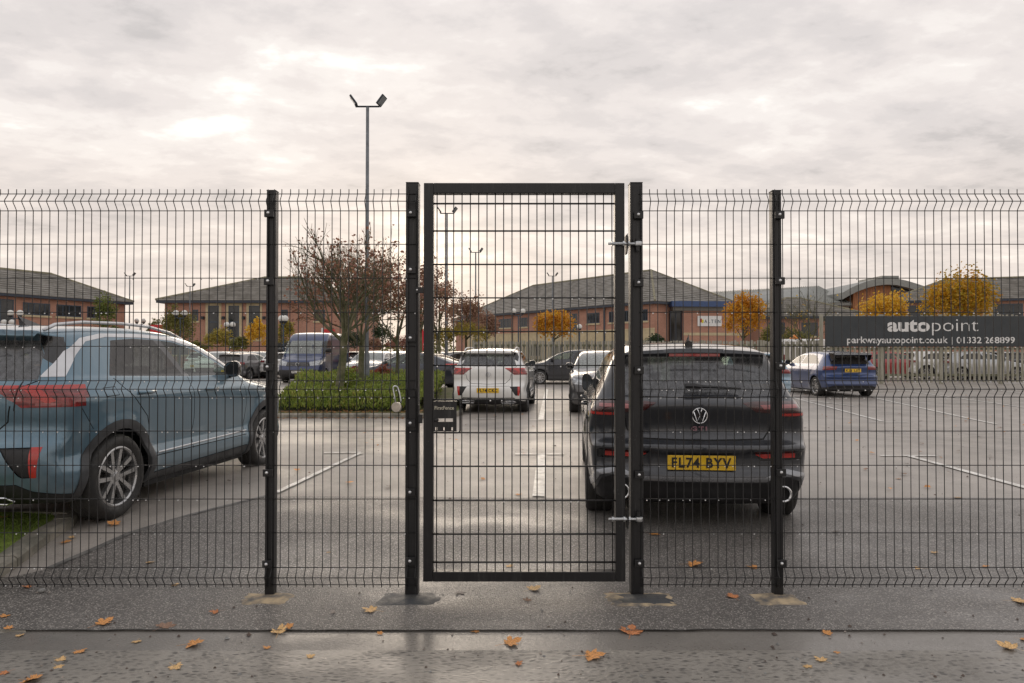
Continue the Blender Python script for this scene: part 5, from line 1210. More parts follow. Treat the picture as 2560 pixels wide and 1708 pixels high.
# curved metal roofed hall
hall = thing('curved_hall', 'large hall with a curved grey metal roof and cedar clad front', 'building', (0, 0, 0))
Yh = 88.0; P_ = lambda px, py, Y=Yh: (at(px, py, Y).x, at(px, py, Y).z)
arc = [P_(1900 + x / 3.56, 640 + y / 3.56) for x, y in ((705, 332), (760, 300), (830, 265), (920, 232), (1000, 212), (1090, 202), (1180, 208), (1270, 228), (1350, 252), (1420, 275))]
m = MB(); top = [(x, z) for x, z in arc]; bot = [(x, z - 1.15) for x, z in arc]
for i in range(len(arc) - 1):
    a, b = arc[i], arc[i + 1]; th = .85
    m.add([(a[0], Yh - 1, a[1]), (b[0], Yh - 1, b[1]), (b[0], Yh + 22, b[1]), (a[0], Yh + 22, a[1]), (a[0], Yh - 1, a[1] - th), (b[0], Yh - 1, b[1] - th), (b[0], Yh + 22, b[1] - th), (a[0], Yh + 22, a[1] - th)], [(0, 1, 2, 3), (7, 6, 5, 4), (0, 4, 5, 1), (2, 6, 7, 3), (1, 5, 6, 2), (3, 7, 4, 0)])
m.build('curved_roof', MT['metal_roof'], hall)
x0h, x1h = P_(2124, 0)[0], P_(2290, 0)[0]
pts = [(x0h, 0)] + [(x1h, 0)] + [(min(max(x, x0h), x1h), z - .86) for x, z in arc[::-1] if x0h - 2 < x < x1h + 2]
m = MB(); m.prism_y([(x0h, -.2), (x1h, -.2)] + [(x, z - .88) for x, z in arc[::-1] if x0h < x < x1h] , Yh, Yh + 20); m.build('clad_wall', MT['cedar'], hall)
m = MB(); q0, q1 = P_(1900 + 1145 / 3.56, 0)[0], P_(1900 + 1300 / 3.56, 0)[0]; m.box(q0, q1, Yh - .1, Yh + .1, P_(0, 730)[1], P_(0, 712)[1]); m.build('high_window', MT['pane'], hall)
m = MB(); q0, q1 = P_(1900 + 1065 / 3.56, 0)[0], P_(1900 + 1215 / 3.56, 0)[0]; m.box(q0, q1, Yh, Yh + 6, P_(0, 699)[1], P_(0, 689.5)[1]); m.build('roof_vent', MT['metal_roof'], hall)
xl, xr_ = P_(1780, 0)[0], P_(2122, 0)[0]; z0, z1, z2 = P_(0, 757)[1], P_(0, 741)[1], P_(0, 730)[1]
wing = thing('metal_roof_wing', 'long low wing with ribbed metal roof left of the curved hall', 'building')
m = MB(); m.add([(xl, Yh, z0), (xr_, Yh, z0), (xr_, Yh + 9, z2 + 1.6), (xl, Yh + 9, z2 + .6)], [(0, 1, 2, 3)]); m.box(xl, xr_, Yh - .05, Yh + .4, z0 - .35, z0 - .02); m.build('roof', MT['metal_roof'], wing)
n = 60
m = MB()
for i in range(n): x_ = xl + (xr_ - xl) * i / n; m.add([(x_, Yh, z0), (x_ + .12, Yh, z0), (x_ + .12, Yh + 9, z2 + .6 + (x_ - xl) / (xr_ - xl)), (x_, Yh + 9, z2 + .6 + (x_ - xl) / (xr_ - xl)), (x_ + .06, Yh, z0 + .14), (x_ + .06, Yh + 9, z2 + .74 + (x_ - xl) / (xr_ - xl))], [(0, 4, 5, 3), (4, 1, 2, 5), (0, 1, 4)])
o = m.build('roof_rib', MT['metal_roof'], wing); o['kind'] = 'stuff'
m = MB(); m.box(xl, xr_, Yh + .6, Yh + 9, -.2, z0 - .4); m.build('wall', MT['render'], wing)
for i in range(12): window(wing, xl + 1.0 + i * (xr_ - xl) / 12, xl + .6 + (i + .8) * (xr_ - xl) / 12, z0 - 2.2, z0 - .7, n=2, sill=False).location = (0, Yh + .56, 0)
# ---------------------------------------------------------------- trees, shrubs, lamp columns
MT['leaf_red'] = leafmat('dry red brown leaves', [(0.28, 0.13, 0.095), (0.36, 0.17, 0.12), (0.30, 0.16, 0.12), (0.46, 0.23, 0.11), (0.22, 0.11, 0.09)], 0.5, 0.35, 1.5)
MT['leaf_brown'] = leafmat('mauve brown leaves', [(0.30, 0.16, 0.12), (0.36, 0.20, 0.145), (0.26, 0.19, 0.10), (0.42, 0.25, 0.15)], 0.6, 0.35, 1.0)
MT['leaf_orange'] = leafmat('orange maple leaves', [(0.62, 0.27, 0.02), (0.75, 0.40, 0.03), (0.50, 0.18, 0.02), (0.78, 0.50, 0.05), (0.38, 0.28, 0.03)], 0.5, 0.4, 1.1)
MT['leaf_orange2'] = leafmat('amber and green leaves', [(0.64, 0.33, 0.02), (0.20, 0.22, 0.025), (0.74, 0.44, 0.03), (0.40, 0.31, 0.025), (0.58, 0.24, 0.02)], 0.5, 0.4, 0.9)
MT['leaf_yellow'] = leafmat('golden leaves', [(0.74, 0.46, 0.03), (0.82, 0.58, 0.06), (0.60, 0.30, 0.03), (0.72, 0.50, 0.08)], 0.5, 0.4, 1.1)
MT['leaf_olive'] = leafmat('olive leaves', [(0.16, 0.18, 0.045), (0.22, 0.21, 0.05), (0.28, 0.22, 0.06), (0.13, 0.14, 0.035)], 0.6, 0.3, 1.0)
MT['leaf_gold'] = leafmat('olive gold leaves', [(0.36, 0.28, 0.05), (0.22, 0.21, 0.05), (0.52, 0.38, 0.05), (0.16, 0.16, 0.04)], 0.6, 0.3, 1.0)
MT['leaf_willow'] = leafmat('willow leaves', [(0.15, 0.19, 0.04), (0.20, 0.22, 0.055), (0.11, 0.15, 0.03)], 0.6, 0.35, 1.0)
MT['leaf_ever'] = leafmat('evergreen leaves', [(0.022, 0.045, 0.016), (0.035, 0.06, 0.02), (0.05, 0.07, 0.025)], 0.6, 0.2, 1.0)
MT['leaf_hedge'] = leafmat('fresh green shrub leaves', [(0.18, 0.26, 0.04), (0.28, 0.36, 0.06), (0.38, 0.43, 0.09), (0.10, 0.16, 0.024), (0.42, 0.34, 0.10)], 0.55, 0.35, 1.6)
MT['leaf_nandina'] = leafmat('red tinged leaves', [(0.38, 0.06, 0.05), (0.22, 0.12, 0.05), (0.45, 0.12, 0.09)], 0.5, 0.35, 2.0)
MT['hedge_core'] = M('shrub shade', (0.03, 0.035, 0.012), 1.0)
def leaf_cloud(name, pts, size, mat, parent, seed, up=0.25, aspect=0.62, fold=True):
    rng = np.random.default_rng(seed); n = len(pts); P = np.asarray(pts)
    d = rng.normal(size=(n, 3)); d[:, 2] = d[:, 2] * 0.7 - up; d /= np.linalg.norm(d, axis=1, keepdims=True)
    e = rng.normal(size=(n, 3)); e -= (e * d).sum(1, keepdims=True) * d; e /= np.linalg.norm(e, axis=1, keepdims=True)
    nn_ = np.cross(d, e); L_ = (size * rng.uniform(0.6, 1.3, n))[:, None]; W_ = L_ * aspect * 0.5
    a = P; b = P + d * L_ * .45 + e * W_ + nn_ * L_ * .08; c = P + d * L_; f = P + d * L_ * .45 - e * W_ + nn_ * L_ * .08
    V = np.stack([a, b, c, f], 1).reshape(-1, 3); k = np.arange(n)[:, None] * 4; Q = np.hstack([k, k + 1, k + 2, k + 3])
    return link(name, raw_mesh(name, V, Q, mat), None, parent)
def clumps(rng, n_leaf, shape, nc, cr):
    """leaf points gathered in clumps spread through an ellipsoid shell (centre, radii)"""
    c, r = np.array(shape[0]), np.array(shape[1]); d = rng.normal(size=(nc, 3)); d /= np.linalg.norm(d, axis=1, keepdims=True)
    d[:, 2] = np.where(d[:, 2] < -0.6, -d[:, 2] * .5, d[:, 2])
    rad = rng.uniform(0.35, 1.0, nc) ** 0.5; C_ = c + d * rad[:, None] * (r - cr * .6)
    w_ = rng.integers(0, nc, n_leaf); e = rng.normal(size=(n_leaf, 3)); e /= np.linalg.norm(e, axis=1, keepdims=True)
    s_ = cr * rng.uniform(0.6, 1.3, nc); return C_[w_] + e * (rng.uniform(0, 1, n_leaf) ** 0.45 * s_[w_])[:, None]
def skeleton(rng, base, H_, fork, spread, levels=5, kids=(3, 4), r0=0.07, up=0.55, lean=(0, 0), shrink=(0.62, 0.82), wob=0.06):
    """branching tubes: returns a mesh builder and the twig points"""
    mb = MB(); tw = []
    def grow(p, d, L_, r, lv):
        n = 4 if lv < 2 else 3; P = [p]; q = Vector(p); dd = Vector(d)
        for i in range(n):
            dd = (dd + Vector((rng.gauss(0, wob), rng.gauss(0, wob), rng.gauss(0, wob * .6)))).normalized(); q = q + dd * (L_ / n); P.append(q.copy())
        mb.tube(P, [r * (1 - 0.45 * i / n) for i in range(n + 1)], 7 if lv == 0 else 5 if lv < 3 else 3, cap=False)
        if lv >= 3: tw.extend([(P[i].lerp(P[i + 1], rng.random()), dd.copy()) for i in range(n)])
        if lv >= levels: tw.append((q, dd)); return
        k = rng.randint(*kids)
        for i in range(k):
            t = 1.0 if i == 0 else rng.uniform(0.35, 1.0); j = min(n - 1, int(t * n)); s_ = P[j].lerp(P[j + 1], t * n - j) if t < 1 else P[-1]
            az = rng.uniform(0, 6.283); perp = dd.orthogonal().normalized(); perp = Matrix.Rotation(az, 3, dd) @ perp
            ang = rng.uniform(0.25, 0.95) * spread * (0.45 if i == 0 else 1)
            nd_ = (dd * math.cos(ang) + perp * math.sin(ang) + Vector((0, 0, up * 0.25))).normalized()
            grow(s_, nd_, L_ * rng.uniform(*shrink), r * (0.66 if i == 0 else 0.5), lv + 1)
    b = Vector(base); top = b + Vector((lean[0], lean[1], fork))
    mb.tube([b, b.lerp(top, .33) + Vector((rng.gauss(0, .02), 0, 0)), b.lerp(top, .66) + Vector((rng.gauss(0, .02), 0, 0)), top], [r0 * 1.35, r0 * 1.1, r0, r0 * .92], 9, cap=False)
    L0 = (H_ - fork) * 0.40
    nk = rng.randint(5, 6)
    for i in range(nk):
        az = 2 * math.pi * i / nk + rng.uniform(-.4, .4); el = rng.uniform(0.35, 1.0) if i else 0.1
        grow(top - Vector((0, 0, rng.uniform(0, fork * .16))), Vector((math.cos(az) * math.sin(el * spread), math.sin(az) * math.sin(el * spread), math.cos(el * spread))), L0 * rng.uniform(.85, 1.15), r0 * .55, 1)
    return mb, tw
def bare_tree(label, x, y, H_, fork, seed, leaves, mat, spread=1.15, lean=(0, 0), r0=.075, size=.085, grp=None, levels=5, top_only=0.0, z=None):
    r = random.Random(seed); root = thing('tree', label, 'tree', (x, y, (g(x, y) + 0.12) if z is None else z), 0, grp)
    mb, tw = skeleton(r, (0, 0, -.2), H_, fork, spread, levels, r0=r0, lean=lean)
    zmax = max(v[2] for v in mb.v); k = H_ / zmax
    mb.v = [(v[0] * k if v[2] > fork else v[0] * (1 + (k - 1) * max(0, v[2]) / fork), v[1] * k if v[2] > fork else v[1], v[2] * k if v[2] > 0 else v[2]) for v in mb.v]
    mb.build('trunk', MT['bark'], root, smooth=True)
    tw = [(p * k, d) for p, d in tw]
    if leaves:
        pts = [tuple(tw[r.randrange(len(tw))][0] + Vector((r.gauss(0, .05), r.gauss(0, .05), r.gauss(0, .05)))) for _ in range(leaves)]
        leaf_cloud('crown', pts, size, mat, root, seed)
    return root
def full_tree(label, px, Y, w_px, top_py, bot_py, mat, seed, n=3600, size=.15, grp=None, nc=60, trunk=True, name='tree', cat='tree', squash=1.0, zb=0.0):
    c = at(px, top_py, Y); x = c.x; zt, zb_ = c.z, at(px, bot_py, Y).z; rx = w_px * Y / F / 2; rz = (zt - zb_) / 2; rng = np.random.default_rng(seed)
    root = thing(name, label, cat, (x, Y, zb), 0, grp); cr = min(rx, rz) * .36
    pts = clumps(rng, n, ((0, 0, (zt + zb_) / 2 - zb), (rx, rx * squash, rz)), nc, cr)
    leaf_cloud('crown', pts, size, mat, root, seed)
    if trunk:
        r = random.Random(seed); mb = MB(); H_ = zt - zb; f = max(.5, zb_ - zb + rz * .2)
        mb.tube([(0, 0, 0), (0.02, 0, f * .5), (0, 0.02, f), (0.03, 0, f + rz)], [.09, .075, .06, .03], 7)
        for i in range(9):
            az = r.uniform(0, 6.28); z0 = f + r.uniform(-.2, .8) * rz * .6; q = Vector((math.cos(az) * rx * .7, math.sin(az) * rx * .7, r.uniform(.3, 1.0) * rz)); p0 = Vector((0, 0, z0))
            mb.tube([p0, p0 + q * .5 + Vector((0, 0, .1)), p0 + q], [.035, .022, .01], 5)
        mb.build('trunk', MT['bark'], root, smooth=True)
    return root
# the island trees: nearly bare, a few red brown leaves left
G1 = 'red brown trees on the shrub island'
def xat(px, Y): return (px - 1280) / F * Y
bare_tree('nearly bare tree with red brown leaves, leftmost trunk on the shrub island', xat(846, 16.8), 16.8, 4.72, 2.02, 11, 1000, MT['leaf_red'], 0.92, (.14, .05), .095, .095, G1)
bare_tree('second trunk on the shrub island beside the tall lamp column, dry red leaves', xat(903, 19.2), 19.2, 4.75, 1.9, 5, 2900, MT['leaf_red'], 0.95, (.03, 0), .085, .10, G1)
bare_tree('slim right hand tree on the shrub island with red brown leaves', xat(990, 21.5), 21.5, 4.5, 1.9, 8, 2600, MT['leaf_red'], 0.85, (.02, 0), .055, .10, G1)
# brownish ornamental trees seen through the left of the gate
G2 = 'brown leaved trees seen through the gate'
full_tree('tall brown leaved tree just right of the left gate upright', 1098, 34, 110, 655, 862, MT['leaf_brown'], 21, 3000, .12, G2, 80)
full_tree('rounded mauve brown tree between the two distant lamp columns', 1165, 37, 105, 722, 862, MT['leaf_brown'], 22, 3400, .12, G2, 70)
full_tree('smaller mauve brown tree in front of the brick office end', 1215, 41, 75, 770, 858, MT['leaf_brown'], 23, 2400, .12, G2, 50)
full_tree('thin brown tree seen between the gate and its left post', 1052, 30, 60, 668, 850, MT['leaf_red'], 24, 1000, .11, G2, 60)
full_tree('olive bush under the brown trees through the gate', 1140, 36, 190, 805, 872, MT['leaf_gold'], 25, 3000, .12, None, 60, False, 'bush', 'bush')
# autumn maples beyond the timber fence
G3 = 'orange maples beyond the timber fence'
full_tree('small orange tree in front of the brick office, seen through the gate', 1385, 40, 108, 768, 856, MT['leaf_orange'], 31, 3600, .15, G3, 70)
full_tree('round orange tree covering the end of the white wall sign', 1858, 40, 116, 727, 856, MT['leaf_orange'], 32, 4200, .15, G3, 80)
full_tree('yellow tree above the left half of the dark sign', 2212, 38, 136, 720, 850, MT['leaf_yellow'], 33, 4200, .16, G3, 80)
full_tree('largest orange and green tree above the right half of the dark sign', 2398, 38, 182, 668, 850, MT['leaf_orange2'], 34, 7000, .17, G3, 110)
bare_tree('bare leafless tree left of the dark sign behind the fence', xat(2022, 36), 36, 4.75, 2.0, 14, 60, MT['leaf_yellow'], 1.0, (0, 0), .08, .12, z=0)
# others
full_tree('pale green weeping tree in front of the far left brick block', 265, 50, 66, 722, 880, MT['leaf_willow'], 41, 3000, .14, None, 60)
full_tree('olive tree at the left corner of the stone windowed block', 446, 52, 96, 755, 880, MT['leaf_olive'], 42, 3400, .16, None, 60)
full_tree('small dark tree between the two brick blocks on the left', 388, 60, 44, 795, 870, MT['leaf_olive'], 43, 900, .16, None, 30)
for i, (px, Y, wp, tp, m_, lb) in enumerate(((545, 48, 80, 812, 'leaf_gold', 'olive gold bush below the left tall window'), (600, 47, 60, 835, 'leaf_olive', 'low olive bush under the middle tall window'), (643, 47, 56, 790, 'leaf_yellow', 'yellow leaved bush beside the left fence post'),
                                      (713, 46, 58, 790, 'leaf_gold', 'olive gold bush just behind the navy van'), (958, 56, 74, 800, 'leaf_ever', 'dark evergreen tree behind the island lamp column'), (930, 50, 60, 842, 'leaf_brown', 'brown hedge behind the island, left part'),
                                      (1000, 50, 90, 840, 'leaf_red', 'rusty hedge behind the island, right part'), (1640, 50, 56, 834, 'leaf_ever', 'dark evergreen shrub beside the brick wing'), (1925, 46, 60, 808, 'leaf_olive', 'olive shrub right of the round orange tree'),
                                      (1985, 47, 90, 816, 'leaf_olive', 'olive green shrubs under the bare tree'), (470, 52, 120, 850, 'leaf_olive', 'low hedge in front of the stone windowed block'), (880, 57, 60, 820, 'leaf_ever', 'dark evergreen behind the rear of the navy van'))):
    full_tree(lb, px, Y, wp, tp, 884, MT[m_], 50 + i, 1500, .16, None, 40, False, 'bush' if 'tree' not in lb else 'tree', 'bush' if 'tree' not in lb else 'tree')
# far tree line closing the horizon
rng = np.random.default_rng(77); n = 26000; xs = rng.uniform(-190, 190, n); ys = rng.uniform(128, 138, n)
hh = np.array([2.9 + 1.3 * mnoise.noise(Vector((x * .09, 0, 0))) + .7 * mnoise.noise(Vector((x * .4, 3, 0))) for x in xs]); zs = rng.uniform(0, 1, n) ** .7 * hh
o = leaf_cloud('far_tree_line', np.stack([xs, ys, zs], 1), .65, MT['leaf_olive'], None, 77); o['kind'] = 'stuff'
# shrub cover of the island
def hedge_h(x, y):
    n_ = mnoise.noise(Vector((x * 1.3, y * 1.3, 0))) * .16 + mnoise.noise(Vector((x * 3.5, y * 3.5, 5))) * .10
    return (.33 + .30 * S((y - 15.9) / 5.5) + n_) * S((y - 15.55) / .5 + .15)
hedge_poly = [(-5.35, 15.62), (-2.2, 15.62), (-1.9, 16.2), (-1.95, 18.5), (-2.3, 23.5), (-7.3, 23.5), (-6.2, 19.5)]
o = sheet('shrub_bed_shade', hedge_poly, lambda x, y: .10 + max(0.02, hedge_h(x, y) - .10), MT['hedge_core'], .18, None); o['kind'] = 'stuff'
r = random.Random(9); V, T_ = [], []
cnt = 0
while cnt < 34000:
    y = 15.5 + (r.random() ** 1.5) * 8; x = r.uniform(-7.3, -1.6)
    if not in_poly(x, y, hedge_poly): continue
    cnt += 1; h = hedge_h(x, y); z = .12 + h * r.uniform(.55, 1.0) if r.random() < .75 else .10 + h * r.uniform(0, 1)
    yy = y - (0.0 if y > 16.2 else r.uniform(0, .12)); az = r.uniform(0, 6.283); tl = r.uniform(.1, .8); Lf = r.uniform(.05, .12); dx, dy, dz = math.cos(az) * math.sin(tl), math.sin(az) * math.sin(tl), math.cos(tl)
    w2 = .010 + .010 * r.random(); cx_, cy_ = -math.sin(az) * w2, math.cos(az) * w2; k = len(V)
    V += [(x, yy, z), (x + dx * Lf * .5 + cx_, yy + dy * Lf * .5 + cy_, z + dz * Lf * .5), (x + dx * Lf, yy + dy * Lf, z + dz * Lf), (x + dx * Lf * .5 - cx_, yy + dy * Lf * .5 - cy_, z + dz * Lf * .5)]
    T_.append((k, k + 1, k + 2, k + 3))
tag(link('shrub_cover', raw_mesh('shrub_cover', V, T_, MT['leaf_hedge']), None), kind='stuff')
rng = np.random.default_rng(4)
for (px, Y, wd, ht, m_, lb) in ((862, 18.2, .75, .95, 'leaf_hedge', 'taller green shrub behind the leftmost island trunk'), (955, 22.0, .9, .95, 'leaf_nandina', 'red tinged shrub right of the tall lamp column'), (885, 21.5, .7, .95, 'leaf_nandina', 'pinkish shrub left of the tall lamp column')):
    x = xat(px, Y); s_ = thing('shrub', lb, 'shrub', (x, Y, .15)); leaf_cloud('foliage', clumps(rng, 1300, ((0, 0, ht * .5), (wd * .55, wd * .5, ht * .5)), 40, .14), .075, MT[m_], s_, int(px))
# leaf litter on the soil in front of the shrubs
pts = []; r = random.Random(31)
for _ in range(420): x, y = r.uniform(-5.2, -1.5), 15.06 + r.random() ** 1.6 * .7; pts.append((x, y, .10 + r.uniform(0, .02)))
for _ in range(160): x, y = r.uniform(-5.3, -1.4), 14.86 - abs(r.gauss(0, .09)); pts.append((x, y, .012))
o = leaf_cloud('leaf_litter', pts, .075, MT['leaf_litter'], None, 5, up=-.05); o['kind'] = 'stuff'
V = np.empty(len(o.data.vertices) * 3, np.float32); o.data.vertices.foreach_get('co', V); V = V.reshape(-1, 4, 3); V[:, :, 2] = V[:, :1, 2] + (V[:, :, 2] - V[:, :1, 2]) * .3 + .004; V[:, :, 2] = np.maximum(V[:, :, 2], .010); o.data.vertices.foreach_set('co', V.ravel()); o.data.update()

# ---------------------------------------------------------------- lamp columns
def flood_column(label, x, y, rz=0.0):
    root = thing('lamp_column', label, 'lamp post', (x, y, 0), rz, 'floodlight columns in the car parks'); H_ = 8.83
    m = MB(); m.tube([(0, 0, -.1), (0, 0, 1.35), (0, 0, 1.42), (0, 0, H_)], [.085, .085, .062, .048], 14, cap=True); m.build('column', MT['post_grey'], root, smooth=True, auto=30)
    m = MB(); m.box(-.05, .05, -.092, -.08, .5, 1.05); m.build('access_door', MT['post_grey'], root)
    m = MB(); m.tube([(-.36, 0, H_ + .02), (.36, 0, H_ + .02)], .028, 8); m.build('cross_arm', MT['lamp_dk'], root)
    for s_ in (-1, 1):
        b = MB(); b.tube([(s_ * .34, 0, H_ + .0), (s_ * .38, 0, H_ + .09)], .02, 6); b.build('bracket', MT['lamp_dk'], root)
        Mx = Matrix.Translation((s_ * .42, 0, H_ + .20)) @ Matrix.Rotation(s_ * R(36), 4, 'Y') @ Matrix.Rotation(R(8 if s_ < 0 else -30), 4, 'Z')
        f = MB(); f.box(-.03, .03, -.11, .11, -.17, .17, Mx); o = f.build('floodlight', MT['lamp_dk'], root, bevel=.01)
        f = MB(); f.box(s_ * .031, s_ * .035, -.09, .09, -.14, .14, Mx); f.build('lens', MT['flood'], o)
    return root
flood_column('nearest tall floodlight column, standing on the shrub island', xat(917, 20.5), 20.5)
for px, Y, lb in ((1117, 36.4, 'second floodlight column, at the left inside the gate'), (1189, 50.7, 'third floodlight column, inside the gate further away'), (1381, 65.8, 'distant floodlight column in front of the brick office roof'),
                  (323, 66.5, 'distant floodlight column between the two left office blocks'), (474, 78.0, 'faint floodlight column before the hip of the stone windowed block')):
    flood_column(lb, xat(px, Y), Y if Y < 60 else min(Y, 59.0)) if px not in (474, 1381, 323) else None
def scaled_column(lb, px, py, Y):
    o = flood_column(lb, xat(px, Y), Y); k = (CAM_H + (880 - py) / F * Y) / 8.85; o.scale = (k, k, k); return o
scaled_column('distant floodlight column in front of the brick office roof', 1381, 690, 58)
scaled_column('distant floodlight column between the two left office blocks', 323, 690, 64)
scaled_column('faint floodlight column before the hip of the stone windowed block', 474, 716, 57)
def globe_lamp(label, px, py, Y, single=False, wdt=.52):
    x = xat(px, Y); z = CAM_H + (880 - py) / F * Y; root = thing('globe_lamp', label, 'lamp post', (x, Y, 0), 0, 'globe lamps by the offices')
    m = MB(); m.tube([(0, 0, 0), (0, 0, z - .35)], .05, 8); m.build('column', MT['frame_blue'], root)
    if not single: m = MB(); m.tube([(-wdt, 0, z - .28), (-wdt * .5, 0, z - .4), (0, 0, z - .36), (wdt * .5, 0, z - .4), (wdt, 0, z - .28)], .035, 6); m.build('bracket_arm', MT['frame_blue'], root)
    for s_ in ((0,) if single else (-1, 1)):
        m = MB(); m.ball((s_ * wdt, 0, z), .22, 12, 8); m.build('globe', MT['globe'], root, smooth=True)
        m = MB(); m.lathe([(.0, z - .30), (.10, z - .28), (.16, z - .16)], 10, 'z', Matrix.Translation((s_ * wdt, 0, 0))); m.build('globe_cup', MT['lamp_dk'], root)
globe_lamp('twin globe lamp left of the small orange tree inside the gate', 1296, 778, 57, wdt=.38)
globe_lamp('single globe lamp right of the small orange tree', 1449, 817, 57, True)
globe_lamp('twin globe lamp at the left edge before the first brick block', 37, 783, 49, wdt=.34)
globe_lamp('lower twin globe lamp at the left edge above the car roof', 19, 806, 52, wdt=.3)
globe_lamp('twin globe lamp in the gap between the left office blocks', 350, 802, 66, wdt=.33)
globe_lamp('twin globe lamp over the olive tree', 450, 783, 51, wdt=.32)
globe_lamp('twin globe lamp before the left tall window', 574, 812, 54, wdt=.24)
globe_lamp('pale twin globe lamp above the yellow bush near the van', 708, 797, 45, wdt=.12)
# red things between the buildings
b_ = thing('red_sign', 'red and white board seen over the roof of the blue grey car', 'sign', (xat(389, 58), 58, 0)); m = MB(); m.box(-.55, .55, 0, .2, 2.6, 3.75); m.build('board', MT['red_board'], b_); m = MB(); m.box(-.5, -.4, .05, .15, 0, 2.6); m.box(.4, .5, .05, .15, 0, 2.6); m.build('sign_post', MT['lamp_dk'], b_)
b_ = thing('red_sign', 'red board just above the roof of the navy van', 'sign', (xat(820, 50), 50, 0)); m = MB(); m.box(-.35, .45, 0, .2, 2.5, 3.1); m.build('board', MT['red_board'], b_); m = MB(); m.box(-.5, -.36, 0, .2, 2.5, 3.2); m.build('white_edge', MT['white_print'], b_)
b_ = thing('flag_banner', 'red feather banner seen between the gate and its left post', 'banner', (xat(1051, 33), 33, 0)); m = MB(); m.prism_y([(-.16, 1.5), (.14, 1.5), (.16, 2.4), (.08, 2.72), (-.12, 2.75)], -.01, .01); m.build('cloth', MT['flag'], b_); m = MB(); m.tube([(-.17, 0, 0), (-.17, 0, 2.8)], .015, 6); m.build('pole', MT['lamp_dk'], b_)
# ---------------------------------------------------------------- the cars
def facing(root, x, y, a, z=None):
    """rear axle at x,y; a measured like put()"""
    return put(root, x, y, a, z)
blue = make_troc('parked_car', 'blue grey crossover with silver roof rails, rear half at the left edge', MT['p_blue'], 0.042, plate='')
a_ = R(5.0); put(blue, -3.14 - .87 * math.cos(a_), 5.44 + .87 * math.sin(a_), 5.0, 0.125, R(0.4))
white = copy_tree(blue); white['label'] = 'white crossover with yellow rear plate seen through the gate'
recolour(white, MT['p_white']); unplate(white, 'FL74 CKC'); a_ = R(5.2)
put(white, -.563 + .78 * math.sin(a_) , 15.9 + .80, 5.2, -0.01)
golf = make_golf('parked_car', 'near black hatchback with red badge letters behind the right gate post', MT['p_black'], 0.040)
put(golf, 1.525, 6.02, 5.3, 0.04); golf.scale = (1, .985, 1.015)
ford = make_generic('parked_car', 'bright blue hatchback with large black roof spoiler on the right', HATCH, MT['p_ford'], 0.06, plate='K21 LST', style='twin', rimmat='rim', spoiler=True)
put(ford, 10.86, 22.5, -1.0, -.01)
for o in ford.children:
    if o.name.split('.')[0] == 'number_plate': o.location.z = .86; o.location.x += .10
# grey crossover facing us behind the dark hatchback
grey = make_generic('parked_car', 'two tone grey crossover facing the camera beside the dark hatchback', scaled(TROC, 4.26, 1.80, 1.50), MT['p_two'], 0.06, front_plate='', style='twin', mirror_mat=MT['gloss_black'])
put(grey, 2.52, 19.0, 185.5, -.01)
# dark electric hatch broadside, behind
dark = make_generic('parked_car', 'dark hatchback parked broadside behind the white crossover', scaled(GOLF, 4.35, 1.80, 1.56), MT['p_char'], 0.07, style='twin', rimmat='rim')
put(dark, 3.9, 31.2, -90.0, -.01)
# dark fastback on the left behind the shrub island
coupe = make_generic('parked_car', 'dark navy fastback with white wheels behind the shrub island', COUPE, MT['p_navy'], 0.07, style='five', rimmat='silver')
put(coupe, -2.75, 27.2, -72.0, -.01)
van = make_generic('parked_van', 'navy blue high roof panel van facing the camera', VAN, MT['p_van'], 0.09, front_plate='FP24 WHD', style='five', rimmat='silver', mirror_mat=MT['plastic'], cat='van')
put(van, -9.85, 36.2, 180.5, -.01); van.scale = (1, 1, .94)
# pale blue car half hidden by the dark hatchback
sky_ = make_generic('parked_car', 'pale blue hatchback half hidden behind the right fence post', HATCH, MT['p_sky'], 0.07, plate='', style='five')
put(sky_, 6.66, 18.9, 6.5, -.01)
# grey suv at the left beyond the mirror of the blue grey car
suv = make_generic('parked_car', 'grey SUV with a red tail lamp beyond the door mirror', scaled(TROC, 4.42, 1.80, 1.50), MT['p_grey'], 0.07, plate='', style='twin')
put(suv, -14.75, 36.3, 8.0, -.10)
def clone(src, label, mat, x, y, a, plate_txt=None, name='parked_car'):
    c = copy_tree(src); c['label'] = label; recolour(c, mat); put(c, x, y, a, 0.0); c['group'] = 'cars parked in the far rows'; return c
clone(sky_, 'white car nosing out behind the left fence post', MT['p_white'], xat(700, 37.5), 37.5, 14)
# far rows behind the island and on the left
for src, lb, m_, px, Y, a in ((suv, 'white SUV in the far row left of the navy van', 'p_white', 560, 43, 172), (sky_, 'silver hatchback in the far row above the bonnet', 'p_silver', 610, 42, 165), (suv, 'silver SUV in the far row beside the left fence post', 'p_silver', 648, 41, 160),
                              (sky_, 'white hatchback in the far row over the door mirror', 'p_white', 505, 44, 10), (suv, 'dark SUV showing its tail right of the navy van', 'p_char', 893, 38, 4), (suv, 'pale silver SUV facing out behind the island lamp column', 'p_silver', 948, 35, 184),
                              (sky_, 'white hatchback at the right end of the far island row', 'p_white', 1010, 37, 182), (sky_, 'silver car behind the tail of the navy fastback', 'p_silver', 1128, 38, 100)):
    clone(src, lb, MT[m_], xat(px, Y), Y, a)
